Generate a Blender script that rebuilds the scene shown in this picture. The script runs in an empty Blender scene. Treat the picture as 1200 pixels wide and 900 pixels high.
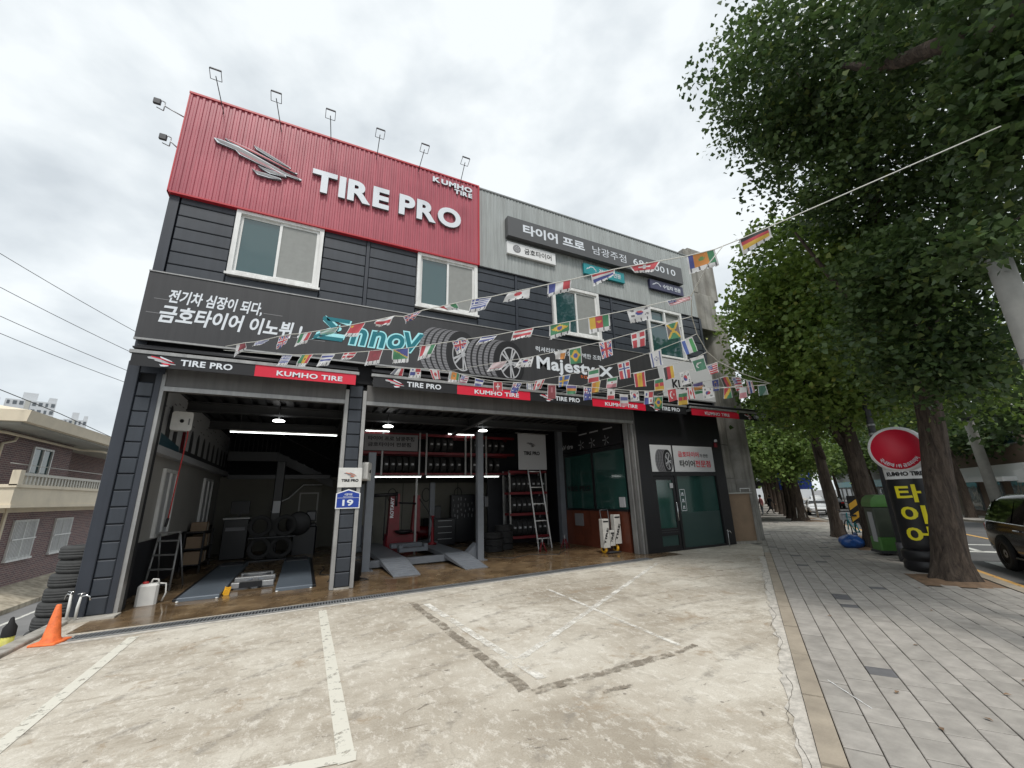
import bpy, bmesh, math, random
import numpy as np
from mathutils import Vector, Matrix, Euler
random.seed(7)
rng = np.random.default_rng(7)
SC = bpy.context.scene
COL = SC.collection
R = math.radians

# ---------------------------------------------------------------- camera
cam_d = bpy.data.cameras.new('camera')
cam = bpy.data.objects.new('camera', cam_d)
COL.objects.link(cam)
cam_d.sensor_width = 36.0
cam_d.sensor_fit = 'HORIZONTAL'
cam_d.lens = 477.708 / 1200 * 36.0
cam_d.clip_start = 0.05
cam_d.clip_end = 3000
cam.location = (0, 0, 1.6)
cam.rotation_mode = 'XYZ'
cam.matrix_world = (Matrix.Translation((0, 0, 1.6)) @ Matrix.Rotation(R(-26.68643), 4, 'Z')
                    @ Matrix.Rotation(R(105.42218), 4, 'X') @ Matrix.Rotation(R(-1.51975), 4, 'Z'))
SC.camera = cam
SC.render.resolution_x = 1024
SC.render.resolution_y = 768

# ---------------------------------------------------------------- light and sky
SUN_EL, SUN_AZ = 58.0, 196.0          # azimuth: degrees clockwise from +Y
SC.view_settings.view_transform = 'Standard'
SC.view_settings.look = 'None'
SC.view_settings.exposure = 0.70
SC.view_settings.gamma = 1.0
w = bpy.data.worlds.new('World')
SC.world = w
w.use_nodes = True
nt = w.node_tree
N = nt.nodes
for n_ in list(N):
    N.remove(n_)
out = N.new('ShaderNodeOutputWorld')
bg = N.new('ShaderNodeBackground')
bg.inputs['Strength'].default_value = 0.1
sky = N.new('ShaderNodeTexSky')
sky.sky_type = 'NISHITA'
sky.sun_disc = False
sky.sun_elevation = R(SUN_EL)
sky.sun_rotation = R(SUN_AZ)
sky.air_density = 1.0
sky.dust_density = 2.0
tc = N.new('ShaderNodeTexCoord')
mp = N.new('ShaderNodeMapping')
mp.inputs['Scale'].default_value = (1.25, 1.25, 2.2)
mp.inputs['Location'].default_value = (3.1, 0.4, 0.2)
nz = N.new('ShaderNodeTexNoise')
nz.inputs['Scale'].default_value = 3.3
nz.inputs['Detail'].default_value = 8
nz.inputs['Roughness'].default_value = 0.5
nz.inputs['Distortion'].default_value = 0.1
cr = N.new('ShaderNodeValToRGB')
cr.color_ramp.elements[0].position = 0.33
cr.color_ramp.elements[0].color = (4.25, 4.6, 4.85, 1)
cr.color_ramp.elements[1].position = 0.60
cr.color_ramp.elements[1].color = (6.2, 6.5, 6.6, 1)
e_ = cr.color_ramp.elements.new(0.47)
e_.color = (5.2, 5.55, 5.75, 1)
mx = N.new('ShaderNodeMix')
mx.data_type = 'RGBA'
mx.inputs['Factor'].default_value = 0.93
L = nt.links
L.new(tc.outputs['Generated'], mp.inputs['Vector'])
L.new(mp.outputs['Vector'], nz.inputs['Vector'])
L.new(nz.outputs['Fac'], cr.inputs['Fac'])
L.new(sky.outputs['Color'], mx.inputs['A'])
L.new(cr.outputs['Color'], mx.inputs['B'])
L.new(mx.outputs['Result'], bg.inputs['Color'])
L.new(bg.outputs['Background'], out.inputs['Surface'])
sun_d = bpy.data.lights.new('sun', 'SUN')
sun_d.energy = 1.5
sun_d.angle = R(12)
sun_d.color = (1.0, 0.96, 0.90)
sun = bpy.data.objects.new('sun', sun_d)
COL.objects.link(sun)
az = R(SUN_AZ)
dirv = Vector((math.sin(az) * math.cos(R(SUN_EL)), math.cos(az) * math.cos(R(SUN_EL)), math.sin(R(SUN_EL))))
sun.rotation_euler = dirv.to_track_quat('Z', 'Y').to_euler()
sun.location = (0, 0, 40)
SC.cycles.max_bounces = 8
SC.cycles.transparent_max_bounces = 12
SC.cycles.use_denoising = True

# ---------------------------------------------------------------- colour and material helpers
def hx(h):
    h = h.lstrip('#')
    c = [int(h[i:i + 2], 16) / 255 for i in (0, 2, 4)]
    return tuple((x / 12.92 if x <= 0.04045 else ((x + 0.055) / 1.055) ** 2.4) for x in c)

def mat(name, col, rough=0.6, metal=0.0, var=0.0, scale=5.0, bump=0.0, bscale=None, spec=0.5, emit=None, estr=0.0, coat=0.0):
    m = bpy.data.materials.new(name)
    m.use_nodes = True
    t = m.node_tree
    b = t.nodes['Principled BSDF']
    if isinstance(col, str):
        col = hx(col)
    b.inputs['Base Color'].default_value = (*col, 1)
    b.inputs['Roughness'].default_value = rough
    b.inputs['Metallic'].default_value = metal
    b.inputs['Specular IOR Level'].default_value = spec
    if coat:
        b.inputs['Coat Weight'].default_value = coat
        b.inputs['Coat Roughness'].default_value = 0.08
    if emit is not None:
        b.inputs['Emission Color'].default_value = (*emit, 1)
        b.inputs['Emission Strength'].default_value = estr
    if var or bump:
        tc = t.nodes.new('ShaderNodeNewGeometry')
        nz = t.nodes.new('ShaderNodeTexNoise')
        nz.inputs['Scale'].default_value = scale
        nz.inputs['Detail'].default_value = 5
        nz.inputs['Roughness'].default_value = 0.6
        t.links.new(tc.outputs['Position'], nz.inputs['Vector'])
        if var:
            r = t.nodes.new('ShaderNodeValToRGB')
            r.color_ramp.elements[0].position = 0.3
            r.color_ramp.elements[1].position = 0.72
            r.color_ramp.elements[0].color = (*[c * (1 - var) for c in col], 1)
            r.color_ramp.elements[1].color = (*[min(1, c * (1 + var)) for c in col], 1)
            t.links.new(nz.outputs['Fac'], r.inputs['Fac'])
            t.links.new(r.outputs['Color'], b.inputs['Base Color'])
            rr = t.nodes.new('ShaderNodeMapRange')
            rr.inputs['To Min'].default_value = max(0.02, rough - 0.12)
            rr.inputs['To Max'].default_value = min(1, rough + 0.12)
            t.links.new(nz.outputs['Fac'], rr.inputs['Value'])
            t.links.new(rr.outputs['Result'], b.inputs['Roughness'])
        if bump:
            n2 = t.nodes.new('ShaderNodeTexNoise')
            n2.inputs['Scale'].default_value = bscale or scale * 8
            n2.inputs['Detail'].default_value = 4
            t.links.new(tc.outputs['Position'], n2.inputs['Vector'])
            bp = t.nodes.new('ShaderNodeBump')
            bp.inputs['Strength'].default_value = bump
            bp.inputs['Distance'].default_value = 0.01
            t.links.new(n2.outputs['Fac'], bp.inputs['Height'])
            t.links.new(bp.outputs['Normal'], b.inputs['Normal'])
    return m

def node(t, kind, **kw):
    n = t.nodes.new(kind)
    for k, v in kw.items():
        if k in n.inputs:
            n.inputs[k].default_value = v
        else:
            setattr(n, k, v)
    return n

def ramp(t, stops):
    r = t.nodes.new('ShaderNodeValToRGB')
    el = r.color_ramp.elements
    el[0].position, el[0].color = stops[0][0], (*stops[0][1], 1)
    el[1].position, el[1].color = stops[-1][0], (*stops[-1][1], 1)
    for p, c in stops[1:-1]:
        e = el.new(p)
        e.color = (*c, 1)
    return r

def mixc(t, fac, a, b, mode='MIX'):
    m = t.nodes.new('ShaderNodeMix')
    m.data_type = 'RGBA'
    m.blend_type = mode
    m.clamp_factor = True
    for sock, v in (('Factor', fac), ('A', a), ('B', b)):
        if hasattr(v, 'is_output'):
            t.links.new(v, m.inputs[sock])
        elif sock == 'Factor':
            m.inputs[sock].default_value = v
        else:
            m.inputs[sock].default_value = (*v, 1)
    return m.outputs['Result']

# ---------------------------------------------------------------- mesh builder
class MB:
    def __init__(s):
        s.v, s.f, s.m, s.sm = [], [], [], []

    def add(s, vs, fs, mi=0, smooth=False):
        o = len(s.v)
        s.v += [tuple(v) for v in vs]
        for f in fs:
            s.f.append(tuple(i + o for i in f))
            s.m.append(mi)
            s.sm.append(smooth)
        return s

    def box(s, x0, x1, y0, y1, z0, z1, mi=0):
        vs = [(x0, y0, z0), (x1, y0, z0), (x1, y1, z0), (x0, y1, z0), (x0, y0, z1), (x1, y0, z1), (x1, y1, z1), (x0, y1, z1)]
        return s.add(vs, [(0, 3, 2, 1), (4, 5, 6, 7), (0, 1, 5, 4), (1, 2, 6, 5), (2, 3, 7, 6), (3, 0, 4, 7)], mi)

    def hexa(s, b, t, mi=0):           # four bottom points, four top points (ccw from above)
        return s.add(list(b) + list(t), [(0, 3, 2, 1), (4, 5, 6, 7), (0, 1, 5, 4), (1, 2, 6, 5), (2, 3, 7, 6), (3, 0, 4, 7)], mi)

    def bbox(s, x0, x1, y0, y1, z0, z1, c=0.01, mi=0):   # box with chamfered vertical and top edges
        def ring(k, z):
            return [(x0 + k, y0, z), (x1 - k, y0, z), (x1, y0 + k, z), (x1, y1 - k, z), (x1 - k, y1, z), (x0 + k, y1, z), (x0, y1 - k, z), (x0, y0 + k, z)]
        def inner(z):
            return [(x0 + c, y0 + c, z), (x1 - c, y0 + c, z), (x1 - c, y0 + c, z), (x1 - c, y1 - c, z), (x1 - c, y1 - c, z), (x0 + c, y1 - c, z), (x0 + c, y1 - c, z), (x0 + c, y0 + c, z)]
        a, b, d = ring(c, z0), ring(c, z1 - c), inner(z1)
        o = len(s.v)
        s.v += a + b + d
        for i in range(8):
            j = (i + 1) % 8
            s.f.append((o + i, o + j, o + 8 + j, o + 8 + i))
            if d[i] == d[j]:
                s.f.append((o + 8 + i, o + 8 + j, o + 16 + i))
            else:
                s.f.append((o + 8 + i, o + 8 + j, o + 16 + j, o + 16 + i))
            s.m += [mi, mi]
            s.sm += [False, False]
        s.f.append((o + 16, o + 17, o + 19, o + 21))
        s.f.append(tuple(o + i for i in range(7, -1, -1)))
        s.m += [mi, mi]
        s.sm += [False, False]
        return s

    def quad(s, a, b, c, d, mi=0, smooth=False):
        return s.add([a, b, c, d], [(0, 1, 2, 3)], mi, smooth)

    def panel(s, x0, x1, z0, z1, yf, yb, c=0.01, mi=0):    # cladding panel facing -y with chamfered face
        f = [(x0 + c, yf, z0 + c), (x1 - c, yf, z0 + c), (x1 - c, yf, z1 - c), (x0 + c, yf, z1 - c)]
        m = [(x0, yf + c, z0), (x1, yf + c, z0), (x1, yf + c, z1), (x0, yf + c, z1)]
        b = [(x0, yb, z0), (x1, yb, z0), (x1, yb, z1), (x0, yb, z1)]
        fs = [(0, 1, 2, 3)]
        for i in range(4):
            j = (i + 1) % 4
            fs.append((4 + i, 4 + j, j, i))
            fs.append((8 + i, 8 + j, 4 + j, 4 + i))
        return s.add(f + m + b, fs, mi)

    def tube(s, pts, r, seg=8, mi=0, cap=True, smooth=True):
        pts = [Vector(p) for p in pts]
        n = len(pts)
        rs = r if isinstance(r, (list, tuple)) else [r] * n
        o = len(s.v)
        prev = None
        for i in range(n):
            d = (pts[min(i + 1, n - 1)] - pts[max(i - 1, 0)])
            d = d.normalized() if d.length > 1e-9 else Vector((0, 0, 1))
            if prev is None:
                a = Vector((0, 0, 1)) if abs(d.z) < 0.9 else Vector((1, 0, 0))
                x = d.cross(a).normalized()
            else:
                x = (prev - d * prev.dot(d))
                x = x.normalized() if x.length > 1e-6 else d.orthogonal().normalized()
            prev = x
            y = d.cross(x)
            for k in range(seg):
                a = 2 * math.pi * k / seg
                s.v.append(tuple(pts[i] + (x * math.cos(a) + y * math.sin(a)) * rs[i]))
        for i in range(n - 1):
            for k in range(seg):
                k2 = (k + 1) % seg
                s.f.append((o + i * seg + k, o + i * seg + k2, o + (i + 1) * seg + k2, o + (i + 1) * seg + k))
                s.m.append(mi)
                s.sm.append(smooth)
        if cap:
            s.f.append(tuple(o + k for k in range(seg - 1, -1, -1)))
            s.f.append(tuple(o + (n - 1) * seg + k for k in range(seg)))
            s.m += [mi, mi]
            s.sm += [False, False]
        return s

    def lathe(s, prof, c=(0, 0, 0), seg=20, axis='z', mi=0, smooth=True, closed=False):
        o = len(s.v)
        n = len(prof)
        for r, h in prof:
            for k in range(seg):
                a = 2 * math.pi * k / seg
                x, y = r * math.cos(a), r * math.sin(a)
                p = (x, y, h) if axis == 'z' else ((h, x, y) if axis == 'x' else (x, h, -y))
                s.v.append((p[0] + c[0], p[1] + c[1], p[2] + c[2]))
        for i in range(n if closed else n - 1):
            i2 = (i + 1) % n
            for k in range(seg):
                k2 = (k + 1) % seg
                s.f.append((o + i * seg + k, o + i * seg + k2, o + i2 * seg + k2, o + i2 * seg + k))
                s.m.append(mi)
                s.sm.append(smooth)
        return s

    def disc(s, c, r, axis='z', seg=16, mi=0, flip=False, ry=None):
        ry = r if ry is None else ry
        vs = []
        for k in range(seg):
            a = 2 * math.pi * k / seg
            x, y = r * math.cos(a), ry * math.sin(a)
            p = (x, y, 0) if axis == 'z' else ((0, x, y) if axis == 'x' else (x, 0, y))
            vs.append((p[0] + c[0], p[1] + c[1], p[2] + c[2]))
        f = tuple(range(seg))
        return s.add(vs, [f[::-1] if flip else f], mi)

    def prism(s, poly, fn, d0, d1, mi=0, mside=None):     # poly in 2D; fn(u,v,d) -> 3D
        n = len(poly)
        vs = [fn(u, v, d0) for u, v in poly] + [fn(u, v, d1) for u, v in poly]
        ms = mi if mside is None else mside
        s.add(vs, [tuple(range(n))], mi)
        o = len(s.v) - 2 * n
        s.f.append(tuple(o + n + i for i in range(n - 1, -1, -1)))
        s.m.append(mi)
        s.sm.append(False)
        for i in range(n):
            j = (i + 1) % n
            s.f.append((o + i, o + n + i, o + n + j, o + j))
            s.m.append(ms)
            s.sm.append(False)
        return s

    def mesh(s, name, mats):
        me = bpy.data.meshes.new(name)
        me.from_pydata(s.v, [], s.f)
        for m in (mats if isinstance(mats, (list, tuple)) else [mats]):
            me.materials.append(m)
        me.polygons.foreach_set('material_index', s.m)
        me.polygons.foreach_set('use_smooth', s.sm)
        me.update()
        return me

    def build(s, name, mats, parent=None, loc=(0, 0, 0), rot=(0, 0, 0), world=False, fix=True):
        me = s.mesh(name, mats)
        if fix:
            bm = bmesh.new()
            bm.from_mesh(me)
            bmesh.ops.recalc_face_normals(bm, faces=bm.faces)
            bm.to_mesh(me)
            bm.free()
        return link(name, me, parent, loc, rot, world)

ROOTM = {}

def link(name, data, parent=None, loc=(0, 0, 0), rot=(0, 0, 0), world=False):
    o = bpy.data.objects.new(name, data)
    COL.objects.link(o)
    o.location = loc
    o.rotation_euler = rot
    if parent is not None:
        o.parent = parent
        if world:
            m = ROOTM.get(parent.name)
            if m is None:
                m = Matrix.Identity(4)
            o.matrix_parent_inverse = m.inverted()
            ROOTM[o.name] = m if False else Matrix.Identity(4)
    return o

def tag(o, label=None, cat=None, group=None, kind=None):
    if label:
        o['label'] = label
    if cat:
        o['category'] = cat
    if group:
        o['group'] = group
    if kind:
        o['kind'] = kind
    return o

def thing(name, label, cat, loc=(0, 0, 0), rz=0.0, group=None):
    o = bpy.data.objects.new(name, None)
    COL.objects.link(o)
    o.empty_display_size = 0.2
    o.location = loc
    o.rotation_euler = (0, 0, rz)
    ROOTM[o.name] = Matrix.Translation(loc) @ Matrix.Rotation(rz, 4, 'Z')
    return tag(o, label, cat, group)

def dup(root, loc=None, rot=None, label=None, group=None, scale=None):
    r = root.copy()
    COL.objects.link(r)
    if loc is not None:
        r.location = loc
    if rot is not None:
        r.rotation_euler = rot
    if scale is not None:
        r.scale = scale
    if label:
        r['label'] = label
    if group:
        r['group'] = group
    for ch in list(root.children):
        c = ch.copy()
        COL.objects.link(c)
        c.parent = r
        c.matrix_parent_inverse = ch.matrix_parent_inverse.copy()
        for g in list(ch.children):
            d = g.copy()
            COL.objects.link(d)
            d.parent = c
            d.matrix_parent_inverse = g.matrix_parent_inverse.copy()
    return r

# ---------------------------------------------------------------- lettering
_tc = {}

def glyphs(body, bold=0.0, shear=0.0, spacing=1.0, res=3):
    key = (body, bold, shear, spacing, res)
    if key in _tc:
        return _tc[key]
    c = bpy.data.curves.new('lettering', 'FONT')
    c.body = body
    c.size = 1
    c.offset = bold
    c.shear = shear
    c.space_character = spacing
    c.resolution_u = res
    c.extrude = 0.0
    c.fill_mode = 'FRONT' if hasattr(c, 'fill_mode') else c.fill_mode
    o = bpy.data.objects.new('lettering', c)
    COL.objects.link(o)
    dg = bpy.context.evaluated_depsgraph_get()
    me = bpy.data.meshes.new_from_object(o.evaluated_get(dg))
    vs = np.array([v.co[:] for v in me.vertices])
    fs = [tuple(p.vertices) for p in me.polygons]
    bpy.data.objects.remove(o)
    bpy.data.curves.remove(c)
    bpy.data.meshes.remove(me)
    lo, hi = vs.min(0), vs.max(0)
    uv = (vs[:, :2] - lo[:2]) / np.maximum(hi[:2] - lo[:2], 1e-6)
    _tc[key] = (uv, fs, (hi - lo)[:2])
    return _tc[key]

def letters(mb, body, org, ex, ez, w, h, d=0.003, mi=0, mside=None, bold=0.0, shear=0.0, spacing=1.0, res=3):
    """lettering fitted into a w by h box from org along ex (right) and ez (up), raised by d along their normal"""
    uv, fs, _ = glyphs(body, bold, shear, spacing, res)
    ex, ez, org = Vector(ex), Vector(ez), Vector(org)
    nrm = ex.cross(ez)
    vs = [org + ex * (u * w) + ez * (v * h) + nrm * d for u, v in uv]
    n = len(vs)
    mb.add(vs, fs, mi)
    if d > 0.006:                        # real relief: add the sides
        cnt = {}
        for f in fs:
            for i in range(len(f)):
                a, b = f[i], f[(i + 1) % len(f)]
                k = (min(a, b), max(a, b))
                cnt.setdefault(k, []).append((a, b))
        o = len(mb.v)
        mb.v += [tuple(v - nrm * d) for v in vs]
        for k, e in cnt.items():
            if len(e) == 1:
                a, b = e[0]
                mb.f.append((o - n + a, o + a, o + b, o - n + b))
                mb.m.append(mi if mside is None else mside)
                mb.sm.append(False)
    return mb

FX, FZ = (1, 0, 0), (0, 0, 1)

def sign_text(name, body, x0, x1, z0, z1, y, m, parent, d=0.003, **kw):
    mb = MB()
    ms = m if isinstance(m, (list, tuple)) else [m]
    letters(mb, body, (x0, y, z0), FX, FZ, x1 - x0, z1 - z0, d, 0, 1 if len(ms) > 1 else 0, **kw)
    return mb.build(name, ms, parent, world=True, fix=False)

# street frame: s along the pavement, n across it towards the road
SU = Vector((math.cos(R(34.5)), math.sin(R(34.5)), 0))
SN = Vector((SU.y, -SU.x, 0))
K0 = Vector((3.06, 1.76, 0))
SRZ = R(34.5)

def zs(s):
    t = min(1.0, max(0.0, (s - 18) / 32))
    return -0.6 * t * t * (3 - 2 * t)

def st(s, n, z=0.0):
    p = K0 + SU * s + SN * n
    return (p.x, p.y, zs(s) + z)
# ================================================================ materials
M = {}
M['navy'] = mat('navy_cladding', (0.034, 0.041, 0.053), 0.42, 0.0, 0.10, 1.2, 0.05, 60)
M['navy_trim'] = mat('navy_trim', (0.030, 0.036, 0.049), 0.45, 0, 0.08, 2.0)
M['seam'] = mat('dark_seam', (0.008, 0.009, 0.012), 0.8)
M['red'] = mat('red_sheet', (0.42, 0.095, 0.125), 0.36, 0.0, 0.10, 0.9)
M['redtrim'] = mat('red_trim', (0.44, 0.022, 0.035), 0.4)
M['grey'] = mat('grey_sheet', (0.36, 0.385, 0.38), 0.4, 0.0, 0.06, 0.8)
M['greytrim'] = mat('grey_trim', (0.20, 0.21, 0.21), 0.45)
M['alu'] = mat('dull_aluminium', (0.34, 0.34, 0.335), 0.42, 0.5, 0.10, 6)
M['shutter'] = mat('shutter_grey', (0.135, 0.132, 0.128), 0.5, 0.2, 0.08, 3)
M['white'] = mat('white_frame', (0.78, 0.79, 0.78), 0.4, 0, 0.05, 4)
M['whitepaint'] = mat('white_paint', (0.75, 0.76, 0.76), 0.5)
M['letter'] = mat('letter_face', (0.68, 0.72, 0.77), 0.35)
M['letterside'] = mat('letter_side', (0.16, 0.17, 0.19), 0.5)
M['glass'] = mat('teal_glass', (0.018, 0.065, 0.070), 0.05, 0, spec=1.0)
for k_ in ('glass',):
    t_ = M[k_].node_tree
    n_ = node(t_, 'ShaderNodeTexNoise', Scale=2.2, Detail=1.0)
    g_ = node(t_, 'ShaderNodeNewGeometry')
    b_ = node(t_, 'ShaderNodeBump', Strength=0.25, Distance=0.02)
    t_.links.new(g_.outputs['Position'], n_.inputs['Vector'])
    t_.links.new(n_.outputs['Fac'], b_.inputs['Height'])
    t_.links.new(b_.outputs['Normal'], t_.nodes['Principled BSDF'].inputs['Normal'])
M['glass'].node_tree.nodes['Principled BSDF'].inputs['IOR'].default_value = 1.6
M['guide'] = mat('pale_shutter_guide', (0.36, 0.36, 0.355), 0.45, 0.2, 0.1, 5)
M['leftwall'] = mat('left_wall_sheet', (0.34, 0.335, 0.32), 0.6, 0, 0.1, 1.5)
M['screen'] = mat('insect_screen', (0.26, 0.27, 0.26), 0.75, 0, 0.08, 8)
M['black'] = mat('black_metal', (0.008, 0.008, 0.010), 0.45)
M['blackmatt'] = mat('black_matt', (0.010, 0.010, 0.011), 0.8)
M['banner'] = mat('charcoal_banner', (0.040, 0.040, 0.043), 0.45, 0, 0.06, 0.7)
M['bannergrey'] = mat('pale_grey_banner', (0.52, 0.53, 0.54), 0.5)
M['teal'] = mat('teal_print', (0.0, 0.15, 0.19), 0.4)
M['cyan'] = mat('pale_cyan_print', (0.36, 0.76, 0.82), 0.4)
M['redprint'] = mat('red_print', (0.62, 0.012, 0.040), 0.45)
M['orangeprint'] = mat('orange_print', (0.75, 0.16, 0.03), 0.5)
M['blackprint'] = mat('black_print', (0.010, 0.010, 0.012), 0.5)
M['greyprint'] = mat('grey_print', (0.20, 0.20, 0.21), 0.5)
M['midprint'] = mat('mid_grey_print', (0.19, 0.19, 0.205), 0.5)
M['paleprint'] = mat('pale_grey_print', (0.42, 0.43, 0.45), 0.5)
M['steel'] = mat('galvanised_steel', (0.38, 0.39, 0.40), 0.4, 0.7, 0.12, 20)
M['chrome'] = mat('chrome', (0.6, 0.6, 0.6), 0.15, 1.0)
M['darksteel'] = mat('dark_steel', (0.05, 0.052, 0.058), 0.5, 0.2, 0.12, 6)
M['liftgrey'] = mat('lift_grey_paint', (0.17, 0.185, 0.21), 0.45, 0.1, 0.10, 5)
M['rubber'] = mat('tyre_rubber', (0.022, 0.022, 0.023), 0.75, 0, 0.25, 14, 0.2, 60)
M['rubbergrey'] = mat('weathered_tyre_rubber', (0.045, 0.046, 0.046), 0.8, 0, 0.25, 10, 0.2, 60)
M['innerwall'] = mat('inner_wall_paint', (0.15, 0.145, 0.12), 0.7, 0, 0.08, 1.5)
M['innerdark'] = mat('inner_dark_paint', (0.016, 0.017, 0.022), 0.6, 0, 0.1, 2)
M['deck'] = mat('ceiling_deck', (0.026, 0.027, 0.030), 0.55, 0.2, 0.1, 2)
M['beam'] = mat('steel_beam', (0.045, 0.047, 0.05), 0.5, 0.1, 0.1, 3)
M['rackred'] = mat('rack_red_paint', (0.15, 0.008, 0.014), 0.5, 0, .2, 5)
M['machred'] = mat('machine_red_paint', (0.17, 0.006, 0.013), 0.4, 0, .2, 4)
M['toolbox'] = mat('black_cabinet', (0.007, 0.008, 0.011), 0.35)
M['yellow'] = mat('yellow_paint', (0.72, 0.38, 0.02), 0.5)
M['lemon'] = mat('lemon_print', (0.86, 0.75, 0.02), 0.5)
M['orange'] = mat('orange_plastic', (0.78, 0.17, 0.045), 0.55, 0, 0.28, 14, 0.2, 50)
M['plastic'] = mat('white_plastic', (0.62, 0.62, 0.60), 0.4, 0, 0.08, 8)
M['woodred'] = mat('red_brown_board', (0.13, 0.035, 0.018), 0.5, 0, 0.25, 3)
M['blue'] = mat('blue_enamel', (0.012, 0.045, 0.30), 0.3)
M['purple'] = mat('indigo_sign', (0.040, 0.042, 0.095), 0.35)
M['tealsign'] = mat('teal_sign', (0.010, 0.26, 0.29), 0.35)
M['lampon'] = mat('lit_lamp', (0.9, 0.92, 0.9), 0.4, emit=(1.0, 1.0, 0.96), estr=4.0)
M['tubeon'] = mat('lit_tube', (0.9, 0.92, 0.9), 0.4, emit=(0.95, 1.0, 0.97), estr=3.0)
M['green'] = mat('green_plastic', (0.075, 0.20, 0.045), 0.45, 0, 0.15, 6)
M['binbody'] = mat('grey_green_bin', (0.06, 0.075, 0.055), 0.5, 0, 0.15, 5)
M['bluebag'] = mat('blue_plastic_bag', (0.02, 0.085, 0.30), 0.3, 0, 0.2, 7)
M['carton'] = mat('printed_white_carton', (0.52, 0.51, 0.48), 0.7, 0, 0.1, 9)
M['rope'] = mat('pale_rope', (0.58, 0.58, 0.54), 0.8)
M['cable'] = mat('black_cable', (0.02, 0.02, 0.022), 0.6)
M['hose'] = mat('red_hose', (0.45, 0.03, 0.03), 0.5)
M['plywood'] = mat('brown_board', (0.25, 0.175, 0.115), 0.75, 0, 0.16, 2.5, 0.1, 30)
M['officeglass'] = mat('dark_green_glass', (0.020, 0.062, 0.054), 0.08, 0, spec=0.8)
M['frost'] = mat('frosted_green_film', (0.024, 0.055, 0.051), 0.3)
M['carblack'] = mat('black_car_paint', (0.005, 0.005, 0.006), 0.16, 0.0, spec=0.35, coat=0.2)
M['carwhite'] = mat('white_car_paint', (0.72, 0.73, 0.74), 0.25, coat=0.8)
M['cargrey'] = mat('grey_car_paint', (0.22, 0.23, 0.25), 0.25, 0.2, coat=0.8)
M['carglass'] = mat('car_glass', (0.006, 0.007, 0.008), 0.04, spec=0.8)
M['redlight'] = mat('red_lamp_lens', (0.4, 0.01, 0.01), 0.2)
M['skin'] = mat('skin', (0.45, 0.27, 0.19), 0.6)
M['hair'] = mat('dark_hair', (0.015, 0.012, 0.01), 0.6)
M['cloth_dark'] = mat('dark_cloth', (0.02, 0.022, 0.028), 0.8)
M['cloth_pink'] = mat('pink_cloth', (0.52, 0.20, 0.21), 0.8)
M['cloth_grey'] = mat('grey_cloth', (0.10, 0.12, 0.14), 0.8)
M['cream'] = mat('cream_render', (0.72, 0.635, 0.49), 0.75, 0, 0.10, 1.4)
M['soffit'] = mat('pale_soffit', (0.42, 0.42, 0.39), 0.8, 0, 0.06, 1.5)
M['railing'] = mat('pale_balusters', (0.58, 0.56, 0.50), 0.7)
M['tower'] = mat('pale_tower_wall', (0.52, 0.54, 0.56), 0.7)
M['towerdark'] = mat('tower_window', (0.10, 0.115, 0.13), 0.2)
M['shopgrey'] = mat('far_shop_grey', (0.26, 0.26, 0.25), 0.7, 0, 0.1, 0.8)
M['shopcream'] = mat('far_shop_cream', (0.42, 0.37, 0.30), 0.7, 0, 0.1, 0.8)
M['shopbrown'] = mat('far_shop_brown', (0.17, 0.12, 0.09), 0.7, 0, 0.1, 0.8)
M['poleconc'] = mat('pole_concrete', (0.40, 0.395, 0.37), 0.8, 0, 0.12, 5, 0.15, 40)
M['soil'] = mat('tree_pit_soil', (0.20, 0.13, 0.08), 0.95, 0, 0.3, 9, 0.5, 30)

def concrete_wall(name, base):
    m = mat(name, base, 0.85)
    t = m.node_tree
    b = t.nodes['Principled BSDF']
    g = node(t, 'ShaderNodeNewGeometry')
    n1 = node(t, 'ShaderNodeTexNoise', Scale=1.3, Detail=8.0, Roughness=0.65)
    mpn = node(t, 'ShaderNodeMapping')
    mpn.inputs['Scale'].default_value = (6, 6, 0.5)
    n2 = node(t, 'ShaderNodeTexNoise', Scale=1.0, Detail=6.0)
    t.links.new(g.outputs['Position'], n1.inputs['Vector'])
    t.links.new(g.outputs['Position'], mpn.inputs['Vector'])
    t.links.new(mpn.outputs['Vector'], n2.inputs['Vector'])
    r1 = ramp(t, [(0.3, tuple(c * 0.6 for c in base)), (0.55, base), (0.75, tuple(min(1, c * 1.25) for c in base))])
    r2 = ramp(t, [(0.35, (0.55, 0.53, 0.50)), (0.6, (1, 1, 1))])
    t.links.new(n1.outputs['Fac'], r1.inputs['Fac'])
    t.links.new(n2.outputs['Fac'], r2.inputs['Fac'])
    c = mixc(t, 0.8, r1.outputs['Color'], r2.outputs['Color'], 'MULTIPLY')
    t.links.new(c, b.inputs['Base Color'])
    n3 = node(t, 'ShaderNodeTexNoise', Scale=28.0, Detail=5.0)
    t.links.new(g.outputs['Position'], n3.inputs['Vector'])
    bp = node(t, 'ShaderNodeBump', Strength=0.35, Distance=0.01)
    t.links.new(n3.outputs['Fac'], bp.inputs['Height'])
    t.links.new(bp.outputs['Normal'], b.inputs['Normal'])
    return m
M['concwall'] = concrete_wall('old_concrete', (0.30, 0.29, 0.265))
M['concpale'] = concrete_wall('pale_concrete', (0.42, 0.40, 0.36))
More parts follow.
